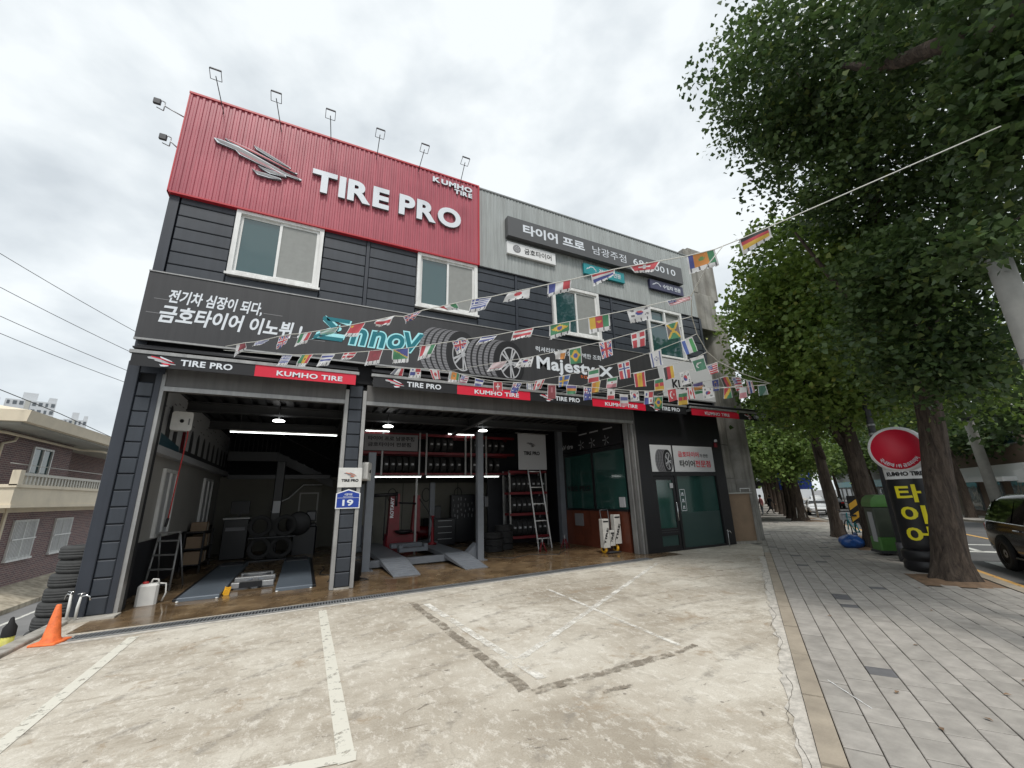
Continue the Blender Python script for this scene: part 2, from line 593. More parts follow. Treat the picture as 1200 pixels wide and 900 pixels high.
def weathered(key, streak=(0.80, 0.80, 0.79), amount=0.8, spots=0.0):
    m = M[key]
    t = m.node_tree
    b = t.nodes['Principled BSDF']
    src = b.inputs['Base Color'].links[0].from_socket if b.inputs['Base Color'].links else None
    col = tuple(b.inputs['Base Color'].default_value[:3])
    g = node(t, 'ShaderNodeNewGeometry')
    mpn = node(t, 'ShaderNodeMapping')
    mpn.inputs['Scale'].default_value = (9, 9, 0.45)
    n2 = node(t, 'ShaderNodeTexNoise', Scale=1.0, Detail=8.0, Roughness=0.7)
    t.links.new(g.outputs['Position'], mpn.inputs['Vector'])
    t.links.new(mpn.outputs['Vector'], n2.inputs['Vector'])
    r2 = ramp(t, [(0.36, streak), (0.58, (1, 1, 1)), (0.78, (1.12, 1.12, 1.12))])
    t.links.new(n2.outputs['Fac'], r2.inputs['Fac'])
    c = mixc(t, amount, src if src is not None else col, r2.outputs['Color'], 'MULTIPLY')
    t.links.new(c, b.inputs['Base Color'])
for k_ in ('red', 'grey', 'navy', 'navy_trim', 'banner', 'black', 'white', 'shutter', 'alu', 'guide'):
    weathered(k_, (0.72, 0.71, 0.70) if k_ in ('white', 'grey', 'bannergrey', 'cream', 'guide') else (0.74, 0.74, 0.75), 0.75)
M['footpath'] = concrete_wall('footpath_concrete', (0.46, 0.41, 0.32))

def lot_material():
    m = mat('stained_lot_concrete', (0.5, 0.46, 0.4), 0.9)
    t = m.node_tree
    b = t.nodes['Principled BSDF']
    g = node(t, 'ShaderNodeNewGeometry')
    P = g.outputs['Position']
    def noise(scale, detail=6.0, rough=0.6, dist=0.0, map_scale=None, rz=0.0):
        n = node(t, 'ShaderNodeTexNoise', Scale=scale, Detail=detail, Roughness=rough, Distortion=dist)
        if map_scale:
            mpn = node(t, 'ShaderNodeMapping')
            mpn.inputs['Scale'].default_value = map_scale
            mpn.inputs['Rotation'].default_value = (0, 0, rz)
            t.links.new(P, mpn.inputs['Vector'])
            t.links.new(mpn.outputs['Vector'], n.inputs['Vector'])
        else:
            t.links.new(P, n.inputs['Vector'])
        return n.outputs['Fac']
    def blend(c, fac, col, k):
        mm = node(t, 'ShaderNodeMath', operation='MULTIPLY')
        mm.inputs[1].default_value = k
        t.links.new(fac, mm.inputs[0])
        return mixc(t, mm.outputs['Value'], c, col)
    def thr(sock, lo, hi):
        r = ramp(t, [(lo, (0, 0, 0)), (hi, (1, 1, 1))])
        t.links.new(sock, r.inputs['Fac'])
        return r.outputs['Color']
    base = ramp(t, [(0.33, (0.33, 0.288, 0.228)), (0.46, (0.475, 0.43, 0.358)), (0.56, (0.58, 0.54, 0.463)), (0.70, (0.68, 0.645, 0.57))])
    t.links.new(noise(0.55, 10.0, 0.62, 0.3), base.inputs['Fac'])
    low = thr(noise(0.42, 4.0, 0.5, 0.2), 0.40, 0.60)
    low2 = thr(noise(0.36, 4.0, 0.5, 0.9), 0.38, 0.58)
    def mul(a_, b_):
        m_ = node(t, 'ShaderNodeMath', operation='MULTIPLY')
        t.links.new(a_, m_.inputs[0])
        t.links.new(b_, m_.inputs[1])
        return m_.outputs['Value']
    c = base.outputs['Color']
    # crisp scraped and trodden blotches at several sizes
    c = blend(c, mul(low, thr(noise(3.1, 15.0, 0.82, 0.15), 0.485, 0.56)), (0.375, 0.33, 0.265), 0.66)
    c = blend(c, mul(low2, thr(noise(2.2, 15.0, 0.80, 0.2, (0.7, 2.3, 1), R(28)), 0.50, 0.57)), (0.31, 0.265, 0.205), 0.62)
    c = blend(c, thr(noise(7.0, 15.0, 0.85, 0.0, (1.5, .8, 1), R(28)), 0.52, 0.57), (0.74, 0.705, 0.635), 0.55)
    c = blend(c, thr(noise(1.5, 15.0, 0.78, 0.5), 0.56, 0.63), (0.33, 0.255, 0.175), 0.70)
    c = blend(c, thr(noise(4.6, 15.0, 0.78, 0.6, (0.6, 1.9, 1), R(50)), 0.60, 0.64), (0.15, 0.128, 0.102), 0.85)
    # oil drips and small dark chips
    v1 = node(t, 'ShaderNodeTexVoronoi', Scale=9.0)
    t.links.new(P, v1.inputs['Vector'])
    sp_ = node(t, 'ShaderNodeSeparateColor')
    t.links.new(v1.outputs['Color'], sp_.inputs['Color'])
    d1 = ramp(t, [(0.10, (1, 1, 1)), (0.16, (0, 0, 0))])
    t.links.new(v1.outputs['Distance'], d1.inputs['Fac'])
    ms_ = node(t, 'ShaderNodeMath', operation='MULTIPLY')
    t.links.new(d1.outputs['Color'], ms_.inputs[0])
    t.links.new(thr(sp_.outputs['Red'], 0.86, 0.88), ms_.inputs[1])
    c = blend(c, ms_.outputs['Value'], (0.17, 0.15, 0.125), 0.75)
    # faint curved tyre scuffs
    wv_ = node(t, 'ShaderNodeTexWave', wave_type='RINGS', rings_direction='Z', Scale=0.42, Distortion=1.2)
    wv_.inputs['Detail'].default_value = 2.0
    mo_ = node(t, 'ShaderNodeMapping')
    mo_.inputs['Location'].default_value = (-5.2, 1.5, 0)
    t.links.new(P, mo_.inputs['Vector'])
    t.links.new(mo_.outputs['Vector'], wv_.inputs['Vector'])
    mt_ = node(t, 'ShaderNodeMath', operation='MULTIPLY')
    t.links.new(thr(wv_.outputs['Fac'], 0.93, 0.99), mt_.inputs[0])
    t.links.new(thr(noise(5.0, 12.0, 0.8), 0.48, 0.58), mt_.inputs[1])
    c = blend(c, mt_.outputs['Value'], (0.25, 0.225, 0.19), 0.7)
    # grit
    s5 = ramp(t, [(0.34, (0.72, 0.71, 0.69)), (0.5, (1, 1, 1)), (0.68, (1.14, 1.14, 1.14))])
    t.links.new(noise(75.0, 6.0, 0.8), s5.inputs['Fac'])
    c = mixc(t, 0.75, c, s5.outputs['Color'], 'MULTIPLY')
    # hairline cracks
    vo = node(t, 'ShaderNodeTexVoronoi', feature='DISTANCE_TO_EDGE', Scale=0.55)
    wv = node(t, 'ShaderNodeTexNoise', Scale=2.0, Detail=5.0)
    t.links.new(P, wv.inputs['Vector'])
    ad = node(t, 'ShaderNodeMix', data_type='RGBA', blend_type='ADD')
    ad.inputs['Factor'].default_value = 0.5
    t.links.new(P, ad.inputs['A'])
    t.links.new(wv.outputs['Color'], ad.inputs['B'])
    t.links.new(ad.outputs['Result'], vo.inputs['Vector'])
    s6 = ramp(t, [(0.0, (1, 1, 1)), (0.0065, (0, 0, 0))])
    t.links.new(vo.outputs['Distance'], s6.inputs['Fac'])
    m3 = node(t, 'ShaderNodeMath', operation='MULTIPLY')
    m3.inputs[1].default_value = 0.25
    t.links.new(s6.outputs['Color'], m3.inputs[0])
    c = mixc(t, m3.outputs['Value'], c, (0.22, 0.19, 0.15))
    t.links.new(c, b.inputs['Base Color'])
    bp = node(t, 'ShaderNodeBump', Strength=0.35, Distance=0.012)
    t.links.new(noise(16.0, 8.0, 0.7), bp.inputs['Height'])
    t.links.new(bp.outputs['Normal'], b.inputs['Normal'])
    return m
M['lot'] = lot_material()

def floor_material():
    m = mat('wet_brown_floor', (0.2, 0.14, 0.08), 0.3)
    t = m.node_tree
    b = t.nodes['Principled BSDF']
    g = node(t, 'ShaderNodeNewGeometry')
    P = g.outputs['Position']
    def nz(scale, det, ro, di=0.2):
        n = node(t, 'ShaderNodeTexNoise', Scale=scale, Detail=det, Roughness=ro, Distortion=di)
        t.links.new(P, n.inputs['Vector'])
        return n.outputs['Fac']
    r1 = ramp(t, [(0.34, (0.085, 0.055, 0.030)), (0.48, (0.155, 0.102, 0.055)), (0.6, (0.23, 0.158, 0.088)), (0.74, (0.33, 0.25, 0.155))])
    t.links.new(nz(1.1, 12.0, 0.66, 0.5), r1.inputs['Fac'])
    c = r1.outputs['Color']
    r2 = ramp(t, [(0.50, (0, 0, 0)), (0.56, (0.7, 0.7, 0.7))])
    t.links.new(nz(2.6, 14.0, 0.8), r2.inputs['Fac'])
    c = mixc(t, r2.outputs['Color'], c, (0.095, 0.063, 0.036))
    r3 = ramp(t, [(0.57, (0, 0, 0)), (0.62, (0.6, 0.6, 0.6))])
    t.links.new(nz(4.0, 14.0, 0.8), r3.inputs['Fac'])
    c = mixc(t, r3.outputs['Color'], c, (0.40, 0.32, 0.215))
    t.links.new(c, b.inputs['Base Color'])
    rr = node(t, 'ShaderNodeMapRange')
    rr.inputs['From Min'].default_value = 0.38
    rr.inputs['From Max'].default_value = 0.62
    rr.inputs['To Min'].default_value = 0.06
    rr.inputs['To Max'].default_value = 0.42
    t.links.new(nz(0.8, 6.0, 0.6), rr.inputs['Value'])
    t.links.new(rr.outputs['Result'], b.inputs['Roughness'])
    return m
M['floor'] = floor_material()

def worn_paint(name, col, lo, hi, scale=5.0):
    m = mat(name, col, 0.75)
    t = m.node_tree
    b = t.nodes['Principled BSDF']
    g = node(t, 'ShaderNodeNewGeometry')
    n1 = node(t, 'ShaderNodeTexNoise', Scale=scale, Detail=9.0, Roughness=0.75)
    t.links.new(g.outputs['Position'], n1.inputs['Vector'])
    r1 = ramp(t, [(lo, (0, 0, 0)), (hi, (1, 1, 1))])
    t.links.new(n1.outputs['Fac'], r1.inputs['Fac'])
    t.links.new(r1.outputs['Color'], b.inputs['Alpha'])
    return m
M['line'] = worn_paint('worn_white_line', (0.66, 0.64, 0.56), 0.36, 0.46, 7)
M['linefaint'] = worn_paint('faint_white_line', (0.80, 0.78, 0.72), 0.40, 0.58, 4)
M['patch'] = worn_paint('mortar_repair', (0.25, 0.215, 0.17), 0.42, 0.60, 7)
M['roadwhite'] = worn_paint('road_white_paint', (0.62, 0.62, 0.58), 0.34, 0.46, 6)
M['roadyellow'] = worn_paint('road_yellow_paint', (0.62, 0.36, 0.10), 0.30, 0.42, 6)
M['asphalt'] = mat('asphalt', (0.105, 0.105, 0.105), 0.9, 0, 0.18, 1.3, 0.3, 90)
M['asphaltalley'] = mat('pale_asphalt', (0.20, 0.20, 0.20), 0.9, 0, 0.15, 1.3, 0.3, 60)
M['paver'] = mat('grey_paving_block', (0.330, 0.311, 0.284), 0.9, 0, 0.20, 6, 0.25, 90)
M['paver2'] = mat('grey_paving_block_paler', (0.355, 0.334, 0.306), 0.9, 0, 0.20, 6.5, 0.25, 90)
M['paver3'] = mat('grey_paving_block_darker', (0.305, 0.287, 0.262), 0.9, 0, 0.20, 6, 0.25, 90)
M['paverdark'] = mat('charcoal_paving_block', (0.13, 0.13, 0.135), 0.85, 0, 0.18, 5, 0.25, 90)
M['joint'] = mat('sandy_joint', (0.085, 0.075, 0.06), 0.95, 0, 0.3, 8)
M['kerb'] = mat('tan_kerb_stone', (0.33, 0.285, 0.225), 0.9, 0, 0.22, 3, 0.4, 40)
M['cement'] = mat('rough_cement_strip', (0.52, 0.49, 0.44), 0.95, 0, 0.28, 11, 0.9, 35)

def brick_material():
    m = mat('dark_red_brick', (0.2, 0.1, 0.1), 0.85)
    t = m.node_tree
    b = t.nodes['Principled BSDF']
    g = node(t, 'ShaderNodeNewGeometry')
    sp = node(t, 'ShaderNodeSeparateXYZ')
    cb = node(t, 'ShaderNodeCombineXYZ')
    ad = node(t, 'ShaderNodeMath', operation='ADD')
    t.links.new(g.outputs['Position'], sp.inputs['Vector'])
    t.links.new(sp.outputs['X'], ad.inputs[0])
    t.links.new(sp.outputs['Y'], ad.inputs[1])
    t.links.new(ad.outputs['Value'], cb.inputs['X'])
    t.links.new(sp.outputs['Z'], cb.inputs['Y'])
    br = node(t, 'ShaderNodeTexBrick', Scale=1.0)
    br.inputs['Brick Width'].default_value = 0.21
    br.inputs['Row Height'].default_value = 0.072
    br.inputs['Mortar Size'].default_value = 0.008
    br.inputs['Color1'].default_value = (0.225, 0.130, 0.125, 1)
    br.inputs['Color2'].default_value = (0.14, 0.088, 0.096, 1)
    br.inputs['Mortar'].default_value = (0.34, 0.31, 0.29, 1)
    t.links.new(cb.outputs['Vector'], br.inputs['Vector'])
    t.links.new(br.outputs['Color'], b.inputs['Base Color'])
    bp = node(t, 'ShaderNodeBump', Strength=0.6, Distance=0.01)
    bp.invert = True
    t.links.new(br.outputs['Fac'], bp.inputs['Height'])
    t.links.new(bp.outputs['Normal'], b.inputs['Normal'])
    return m
M['brick'] = brick_material()

def bark_material():
    m = mat('tree_bark', (0.1, 0.08, 0.06), 0.95)
    t = m.node_tree
    b = t.nodes['Principled BSDF']
    g = node(t, 'ShaderNodeNewGeometry')
    mpn = node(t, 'ShaderNodeMapping')
    mpn.inputs['Scale'].default_value = (14, 14, 2.4)
    t.links.new(g.outputs['Position'], mpn.inputs['Vector'])
    n1 = node(t, 'ShaderNodeTexNoise', Scale=1.0, Detail=8.0, Roughness=0.7, Distortion=0.8)
    t.links.new(mpn.outputs['Vector'], n1.inputs['Vector'])
    r1 = ramp(t, [(0.34, (0.022, 0.016, 0.013)), (0.52, (0.068, 0.051, 0.039)), (0.72, (0.135, 0.105, 0.082))])
    t.links.new(n1.outputs['Fac'], r1.inputs['Fac'])
    t.links.new(r1.outputs['Color'], b.inputs['Base Color'])
    bp = node(t, 'ShaderNodeBump', Strength=1.0, Distance=0.035)
    t.links.new(n1.outputs['Fac'], bp.inputs['Height'])
    t.links.new(bp.outputs['Normal'], b.inputs['Normal'])
    return m
M['bark'] = bark_material()

def attr_material(name, attr, rough=0.7, translucent=0.0, var=0.0):
    m = mat(name, (0.5, 0.5, 0.5), rough)
    t = m.node_tree
    b = t.nodes['Principled BSDF']
    a = node(t, 'ShaderNodeAttribute', attribute_name=attr)
    t.links.new(a.outputs['Color'], b.inputs['Base Color'])
    if translucent:
        tr = node(t, 'ShaderNodeBsdfTranslucent')
        t.links.new(a.outputs['Color'], tr.inputs['Color'])
        ms = node(t, 'ShaderNodeMixShader')
        ms.inputs['Fac'].default_value = translucent
        o = [n for n in t.nodes if n.type == 'OUTPUT_MATERIAL'][0]
        t.links.new(b.outputs['BSDF'], ms.inputs[1])
        t.links.new(tr.outputs['BSDF'], ms.inputs[2])
        t.links.new(ms.outputs['Shader'], o.inputs['Surface'])
    return m
M['flag'] = attr_material('flag_cloth', 'print', 0.75, 0.35)
M['leaf'] = attr_material('green_leaves', 'tint', 0.5, 0.38)
# ================================================================ ground, lot, pavement, road
def strip(ss, n0, n1, z=0.0):
    mb = MB()
    for i in range(len(ss) - 1):
        mb.quad(st(ss[i], n0, z), st(ss[i], n1, z), st(ss[i + 1], n1, z), st(ss[i + 1], n0, z))
    return mb

LONG = [-14, -8, -3, 0, 4, 8, 12, 16, 20, 24, 28, 32, 36, 40, 44, 48, 52, 60, 80, 120, 200, 400]

# wide base ground to the horizon
g = MB()
g.quad((-900, -900, -1.62), (900, -900, -1.62), (900, 900, -1.62), (-900, 900, -1.62))
tag(g.build('ground', M['asphaltalley']), kind='structure')

lot = MB()
pa, pb = st(-7, -0.16), st(11.3, -0.16)
poly = [(-2.9, -2.1, 0), (pa[0], pa[1], 0), (pb[0], pb[1], 0), (12.7, 9.05, 0), (-2.9, 9.05, 0)]
lot.add(poly, [(0, 1, 2, 3, 4)])
lot.add([(-2.9, -2.1, 0), (-2.9, 9.05, 0), (-2.9, 9.05, -1.7), (-2.9, -2.1, -1.7)], [(0, 1, 2, 3)])
LOT = tag(lot.build('concrete_lot', M['lot']), kind='structure')

# low border kerb along the alley side
b = MB()
b.bbox(-3.04, -2.86, -6.0, 9.02, -1.6, 0.045, 0.012)
tag(b.build('lot_edge_kerb', M['concpale']), kind='structure')

fl = MB()
fl.quad((-2.62, 8.02, 0.005), (9.2, 8.46, 0.005), (9.2, 9.3, 0.005), (-2.62, 9.3, 0.005))
fl.quad((-2.9, 9.3, 0.005), (12.2, 9.3, 0.005), (12.2, 18.0, 0.005), (-2.9, 18.0, 0.005))
FLOOR = tag(fl.build('workshop_floor', M['floor']), kind='structure')
tag(MB().box(-2.9, -2.35, 8.72, 9.0, 0.0, 0.03).build('pillar_plinth', M['concpale']), kind='structure')

# trench drain with a steel grating
dr = thing('drain_grating', 'long galvanised steel drain grating across the workshop entrance', 'drain', (2.5, 8.0, 0.004))
d0, d1 = Vector((-2.46, 7.72, 0.008)), Vector((7.95, 8.38, 0.008))
dd = (d1 - d0).normalized()
dn = Vector((-dd.y, dd.x, 0))
tr = MB()
tr.quad(d0 - dn * .11, d1 - dn * .11, d1 + dn * .11, d0 + dn * .11)
tr.build('trench', M['seam'], dr, world=True)
fr = MB()
for sgn in (-1, 1):
    a, c = d0 + dn * .11 * sgn, d1 + dn * .11 * sgn
    k = dn * .008
    fr.hexa([a - k, c - k, c + k, a + k], [p + Vector((0, 0, .012)) for p in (a - k, c - k, c + k, a + k)])
fr.build('drain_frame', M['steel'], dr, world=True)
sl = MB()
Ld = (d1 - d0).length
i = 0.0
while i < Ld:
    p = d0 + dd * i
    a, c = p - dn * .103, p + dn * .103
    q = dd * .011
    sl.hexa([a - q, c - q + dd * .02, c + q + dd * .02, a + q], [v + Vector((0, 0, .010)) for v in (a - q, c - q + dd * .02, c + q + dd * .02, a + q)])
    i += 0.042
tag(sl.build('grating_bar', M['steel'], dr, world=True), kind='stuff')
# pale cement margin below the drain
mg = MB()
mg.quad(d0 - dn * .23 - dd * .1, d1 - dn * .20, d1 - dn * .12, d0 - dn * .12 - dd * .1)
for v in range(4):
    mg.v[v] = (mg.v[v][0], mg.v[v][1], 0.004)
mg.build('cement_margin', M['cement'], LOT)

def paint(name, pts, wd, m, parent, z=0.005):
    mb = MB()
    for a, c in zip(pts[:-1], pts[1:]):
        a, c = Vector((*a, z)), Vector((*c, z))
        d = (c - a).normalized()
        k = Vector((-d.y, d.x, 0)) * wd / 2
        mb.quad(a - k, c - k, c + k, a + k)
    return mb.build(name, m, parent)

paint('parking_line', [(-1.76, 7.4), (-1.72, 2.6)], 0.11, M['line'], LOT)
paint('parking_line', [(0.43, 7.48), (0.41, 3.28)], 0.11, M['line'], LOT, 0.0055)
paint('parking_line', [(0.47, 3.33), (-0.35, 3.46)], 0.10, M['line'], LOT, 0.0062)
paint('parking_line', [(7.62, 7.8), (1.92, 4.1)], 0.09, M['linefaint'], LOT, 0.005)
paint('parking_line', [(1.90, 7.0), (2.10, 3.72)], 0.10, M['linefaint'], LOT, 0.0065)
paint('parking_line', [(4.04, 6.9), (3.8, 3.7)], 0.06, M['linefaint'], LOT, 0.0056)

def ragged(name, a, c, wd, m, z):
    a, c = Vector((*a, z)), Vector((*c, z))
    d = (c - a).normalized()
    k = Vector((-d.y, d.x, 0))
    mb = MB()
    n = 26
    top, bot = [], []
    for i in range(n + 1):
        p = a + (c - a) * (i / n)
        top.append(p + k * wd * (0.5 + random.uniform(-.14, .2)))
        bot.append(p - k * wd * (0.5 + random.uniform(-.14, .2)))
    for i in range(n):
        mb.quad(bot[i], bot[i + 1], top[i + 1], top[i])
    return mb.build(name, m, LOT)
ragged('mortar_repair', (1.72, 7.2), (1.86, 3.6), 0.11, M['patch'], 0.0075)
ragged('mortar_repair', (1.9, 3.54), (3.55, 3.56), 0.10, M['patch'], 0.0085)
ragged('mortar_repair', (3.6, 3.55), (3.95, 3.62), 0.06, M['patch'], 0.0085)
ragged('mortar_repair', (2.4, 3.24), (2.7, 3.22), 0.05, M['patch'], 0.0085)

# cement strip and kerb stones along the pavement
n_ = MB()
top = []
for k in range(90):
    s = -3 + k * 0.135
    top.append((s, -0.225 - random.uniform(0, .07)))
for (s0, a0), (s1, a1) in zip(top[:-1], top[1:]):
    n_.quad(st(s0, a0, .006), st(s0, -0.15, .006), st(s1, -0.15, .006), st(s1, a1, .006))
n_.build('cement_strip', M['cement'], LOT)
ck = MB()
pr_ = None
for k in range(120):
    s = -1 + k * 0.07
    a_ = -0.235 - .035 * math.sin(k * .37) - random.uniform(0, .025)
    w1_ = .003 + .006 * max(0, math.sin(k * .23)) * random.random()
    if pr_ and 0 < (k % 40) < 34:
        ck.quad(st(pr_[0], pr_[1], .0085), st(pr_[0], pr_[1] + pr_[2], .0085), st(s, a_ + w1_, .0085), st(s, a_, .0085))
    pr_ = (s, a_, w1_)
ck.build('edge_crack', M['joint'], LOT)
KERB = tag(strip([-3, 9.5], -0.16, 0.01, -0.012).build('kerb', M['joint']), kind='structure')
s = -3.0
k = 0
while s < 9.3:
    ln = 0.98
    kb = MB()
    h = random.uniform(0.012, 0.02)
    c = [st(s + .006, -0.148), st(s + .006, -0.006), st(s + ln - .006, -0.006), st(s + ln - .006, -0.148)]
    cc = sum((Vector(p) for p in c), Vector()) / 4
    t = [tuple(cc + (Vector(p) - cc) * 0.985 + Vector((0, 0, h))) for p in c]
    kb.hexa([(p[0], p[1], -0.05) for p in c], t)
    kb.build('kerb_stone', M['cement'] if 3.9 < s < 4.6 else M['kerb'], KERB)
    s += ln
    k += 1

# ---- pavement of individual blocks
pb_ = strip(LONG, 0.0, 3.12, -0.012)
PAVE = tag(pb_.build('pavement', M['joint']), kind='structure')
tag(strip(LONG, 3.12, 3.30, 0.0).build('road_kerb', M['kerb']), kind='structure')
cam_inv = cam.matrix_world.inverted()
def px(p):
    v = cam_inv @ Vector(p)
    if v.z > -0.1:
        return None
    return (600 + 477.7 * v.x / -v.z, 450 - 477.7 * v.y / -v.z, -v.z)
BW, BL = 0.2065, 0.27
def in_pit(s, n):
    return any(abs(s - a) < 0.62 and 2.06 < n for a in (6.95, 11.65, 14.7, 24, 27.3))
blocks = []
row = 0
nn = 0.0
dark = {}
while nn < 3.05:
    s = -2.4 + (row % 2) * BL / 2 + (row % 3) * 0.04
    j = 0
    while s < 30:
        kind = random.choices((0, 1, 3), (.5, .28, .22))[0]
        ln = BL
        if (row * 7 + j * 3 + (j * j) // 5) % 13 == 0 and random.random() < .5:
            kind, ln = 2, .20
        if not in_pit(s + ln / 2, nn + BW / 2):
            blocks.append((s, nn, ln, kind))
        s += ln
        j += 1
    nn += BW
    row += 1
vis = []
rest = []
for b in blocks:
    c = st(b[0] + b[2] / 2, b[1] + BW / 2)
    q = px(c)
    if q and -30 < q[0] < 1230 and q[1] < 930:
        vis.append((q[2], b))
    else:
        rest.append(b)
vis.sort(key=lambda t: t[0])
near = [b for _, b in vis[:290]]
rest += [b for _, b in vis[290:]]
def block_mesh(ln, m):
    mb = MB()
    g_, c_ = 0.004, 0.005
    def ring(k, z):
        return [(g_ + k, g_ + k, z), (ln - g_ - k, g_ + k, z), (ln - g_ - k, BW - g_ - k, z), (g_ + k, BW - g_ - k, z)]
    a, b2, c2 = ring(0, -0.03), ring(0, -0.003), ring(c_, 0.0)
    mb.add(a + b2 + c2, [(8, 9, 10, 11)] + [(i, (i + 1) % 4, 4 + (i + 1) % 4, 4 + i) for i in range(4)] + [(4 + i, 4 + (i + 1) % 4, 8 + (i + 1) % 4, 8 + i) for i in range(4)])
    return mb.mesh('paving_block', m)
# local frame of a block: x along the street, y towards the building; so shift by the width
BM = {(0, False): block_mesh(BL, M['paver']), (1, False): block_mesh(BL, M['paver2']), (3, False): block_mesh(BL, M['paver3']), (2, True): block_mesh(.20, M['paverdark'])}
for s, n0, ln, kind in near:
    o = link('paving_block', BM[(kind, kind == 2)], PAVE, st(s, n0 + BW, random.uniform(-.002, .003)), (random.uniform(-.004, .004), random.uniform(-.003, .003), SRZ))
rb = MB()
for s, n0, ln, kind in rest:
    if s < -2.4 or s > 30:
        continue
    e = 0.004
    h = random.uniform(-.001, .004)
    t = [st(s + e, n0 + e, h), st(s + e, n0 + BW - e, h), st(s + ln - e, n0 + BW - e, h), st(s + ln - e, n0 + e, h)]
    rb.add(t + [(p[0], p[1], p[2] - .02) for p in t], [(0, 1, 2, 3), (0, 4, 5, 1), (1, 5, 6, 2), (2, 6, 7, 3), (3, 7, 4, 0)], kind)
tag(rb.build('paving_block', [M['paver'], M['paver2'], M['paverdark'], M['paver3']], PAVE), kind='stuff')
tag(strip(LONG[9:], 0.0, 3.12, 0.004).build('far_pavement', M['paver']), kind='structure')
# concrete driveway crossing the pavement further on
dw = strip([16.4, 18.2, 20.2], -0.3, 3.2, 0.012)
tag(dw.build('driveway', M['concpale']), kind='structure')

# fallen leaves and a paint streak on the pavement
for k, (s, n) in enumerate(((1.3, .52), (1.05, .95), (2.7, 1.0), (.75, .62), (3.6, .4), (4.4, 1.6), (5.2, .8), (2.0, 1.5), (6.0, 1.9), (1.6, 1.25))):
    lf_ = MB()
    a = k * 1.3
    for q in range(1):
        lf_.add([(.028 * math.cos(a), .028 * math.sin(a), .006), (.016 * math.cos(a + 1.6), .016 * math.sin(a + 1.6), .012), (-.03 * math.cos(a), -.03 * math.sin(a), .004), (.015 * math.cos(a - 1.6), .015 * math.sin(a - 1.6), .009)], [(0, 1, 2, 3)])
    lf_.build('fallen_leaf', M['soil'], PAVE, st(s, n, .004))
pk = MB()
for i in range(10):
    a, c = (1.35 - i * .045, .07 + i * .021), (1.35 - (i + 1) * .045, .07 + (i + 1) * .021)
    w0 = .006 + .003 * math.sin(i * 2.1)
    pk.quad(st(a[0], a[1], .0045), st(a[0] + .004, a[1] + w0, .0045), st(c[0] + .004, c[1] + w0, .0045), st(c[0], c[1], .0045))
pk.build('paint_streak', M['whitepaint'], PAVE)

# tree pits
for sc in (6.95, 11.65, 14.7, 24.0, 27.3):
    tp = MB()
    for a in range(6):
        for c in range(5):
            def hh(i, j):
                e_ = math.sin(math.pi * i / 6) * math.sin(math.pi * j / 5)
                return -0.004 + 0.05 * e_ + (0.012 * math.sin(i * 3.1 + j * 1.7 + sc) if e_ > .01 else 0)
            q = [(a, c), (a, c + 1), (a + 1, c + 1), (a + 1, c)]
            tp.add([st(sc - .6 + i * .2, 2.08 + j * .2, hh(i, j)) for i, j in q], [(0, 1, 2, 3)], 0, True)
    tp.build('tree_pit_soil', M['soil'], PAVE)

# road
ROAD = tag(strip(LONG, 3.30, 9.2, -0.10).build('road', M['asphalt']), kind='structure')
kr = MB()
for i in range(len(LONG) - 1):
    kr.quad(st(LONG[i], 3.30, -.1), st(LONG[i], 3.30, 0), st(LONG[i + 1], 3.30, 0), st(LONG[i + 1], 3.30, -.1))
kr.build('kerb_face', M['kerb'], ROAD)
tag(strip(LONG, 9.2, 12.2, 0.0).build('far_side_pavement', M['paver']), kind='structure')
kr = MB()
for i in range(len(LONG) - 1):
    kr.quad(st(LONG[i], 9.2, -.1), st(LONG[i], 9.2, 0), st(LONG[i + 1], 9.2, 0), st(LONG[i + 1], 9.2, -.1))
kr.build('kerb_face', M['kerb'], ROAD)
def road_mark(name, s0, s1, n0, n1, m):
    ss = [s0 + (s1 - s0) * i / max(1, int((s1 - s0) / 4) or 1) for i in range(max(1, int((s1 - s0) / 4) or 1) + 1)]
    return strip(ss, n0, n1, -0.094).build(name, m, ROAD)
road_mark('yellow_line', -10, 60, 3.46, 3.60, M['roadyellow'])
road_mark('centre_line', -10, 60, 6.15, 6.27, M['roadyellow'])
for k in range(-1, 12):
    if k not in (4, 5):
        road_mark('lane_dash', 0.4 + k * 4.0, 2.4 + k * 4.0, 4.72, 4.86, M['roadwhite'])
road_mark('road_mark', 9.2, 10.4, 4.15, 4.65, M['roadwhite'])
road_mark('road_mark', 12.2, 12.5, 3.9, 6.1, M['roadwhite'])
road_mark('road_mark', 14.0, 14.2, 3.9, 9.0, M['roadwhite'])
for k in range(5):
    road_mark('crossing_bar', 30.0, 33.0, 3.9 + k * 1.05, 4.45 + k * 1.05, M['roadwhite'])

# ---- alley beside the lot, lower than it
al = MB()
al.quad((-8.0, -30, -1.5), (-3.02, -30, -1.5), (-3.02, 60, -1.5), (-8.0, 60, -1.5))
ALLEY = tag(al.build('alley_road', M['asphaltalley']), kind='structure')
paint('alley_line', [(-7.2, 8), (-7.2, 40)], 0.12, M['roadwhite'], ALLEY, -1.492)
fp = MB()
fp.hexa([(-9.2, -10, -1.6), (-7.9, -10, -1.6), (-7.9, 60, -1.6), (-9.2, 60, -1.6)], [(-9.2, -10, -0.88), (-7.9, -10, -1.36), (-7.9, 60, -1.36), (-9.2, 60, -0.88)])
tag(fp.build('alley_footpath', M['footpath']), kind='structure')

# rough concrete verge between the pavement and the buildings further on
tag(strip([9.2, 13, 17, 22, 30], -4.0, 0.0, -0.02).build('verge', M['concpale']), kind='structure')
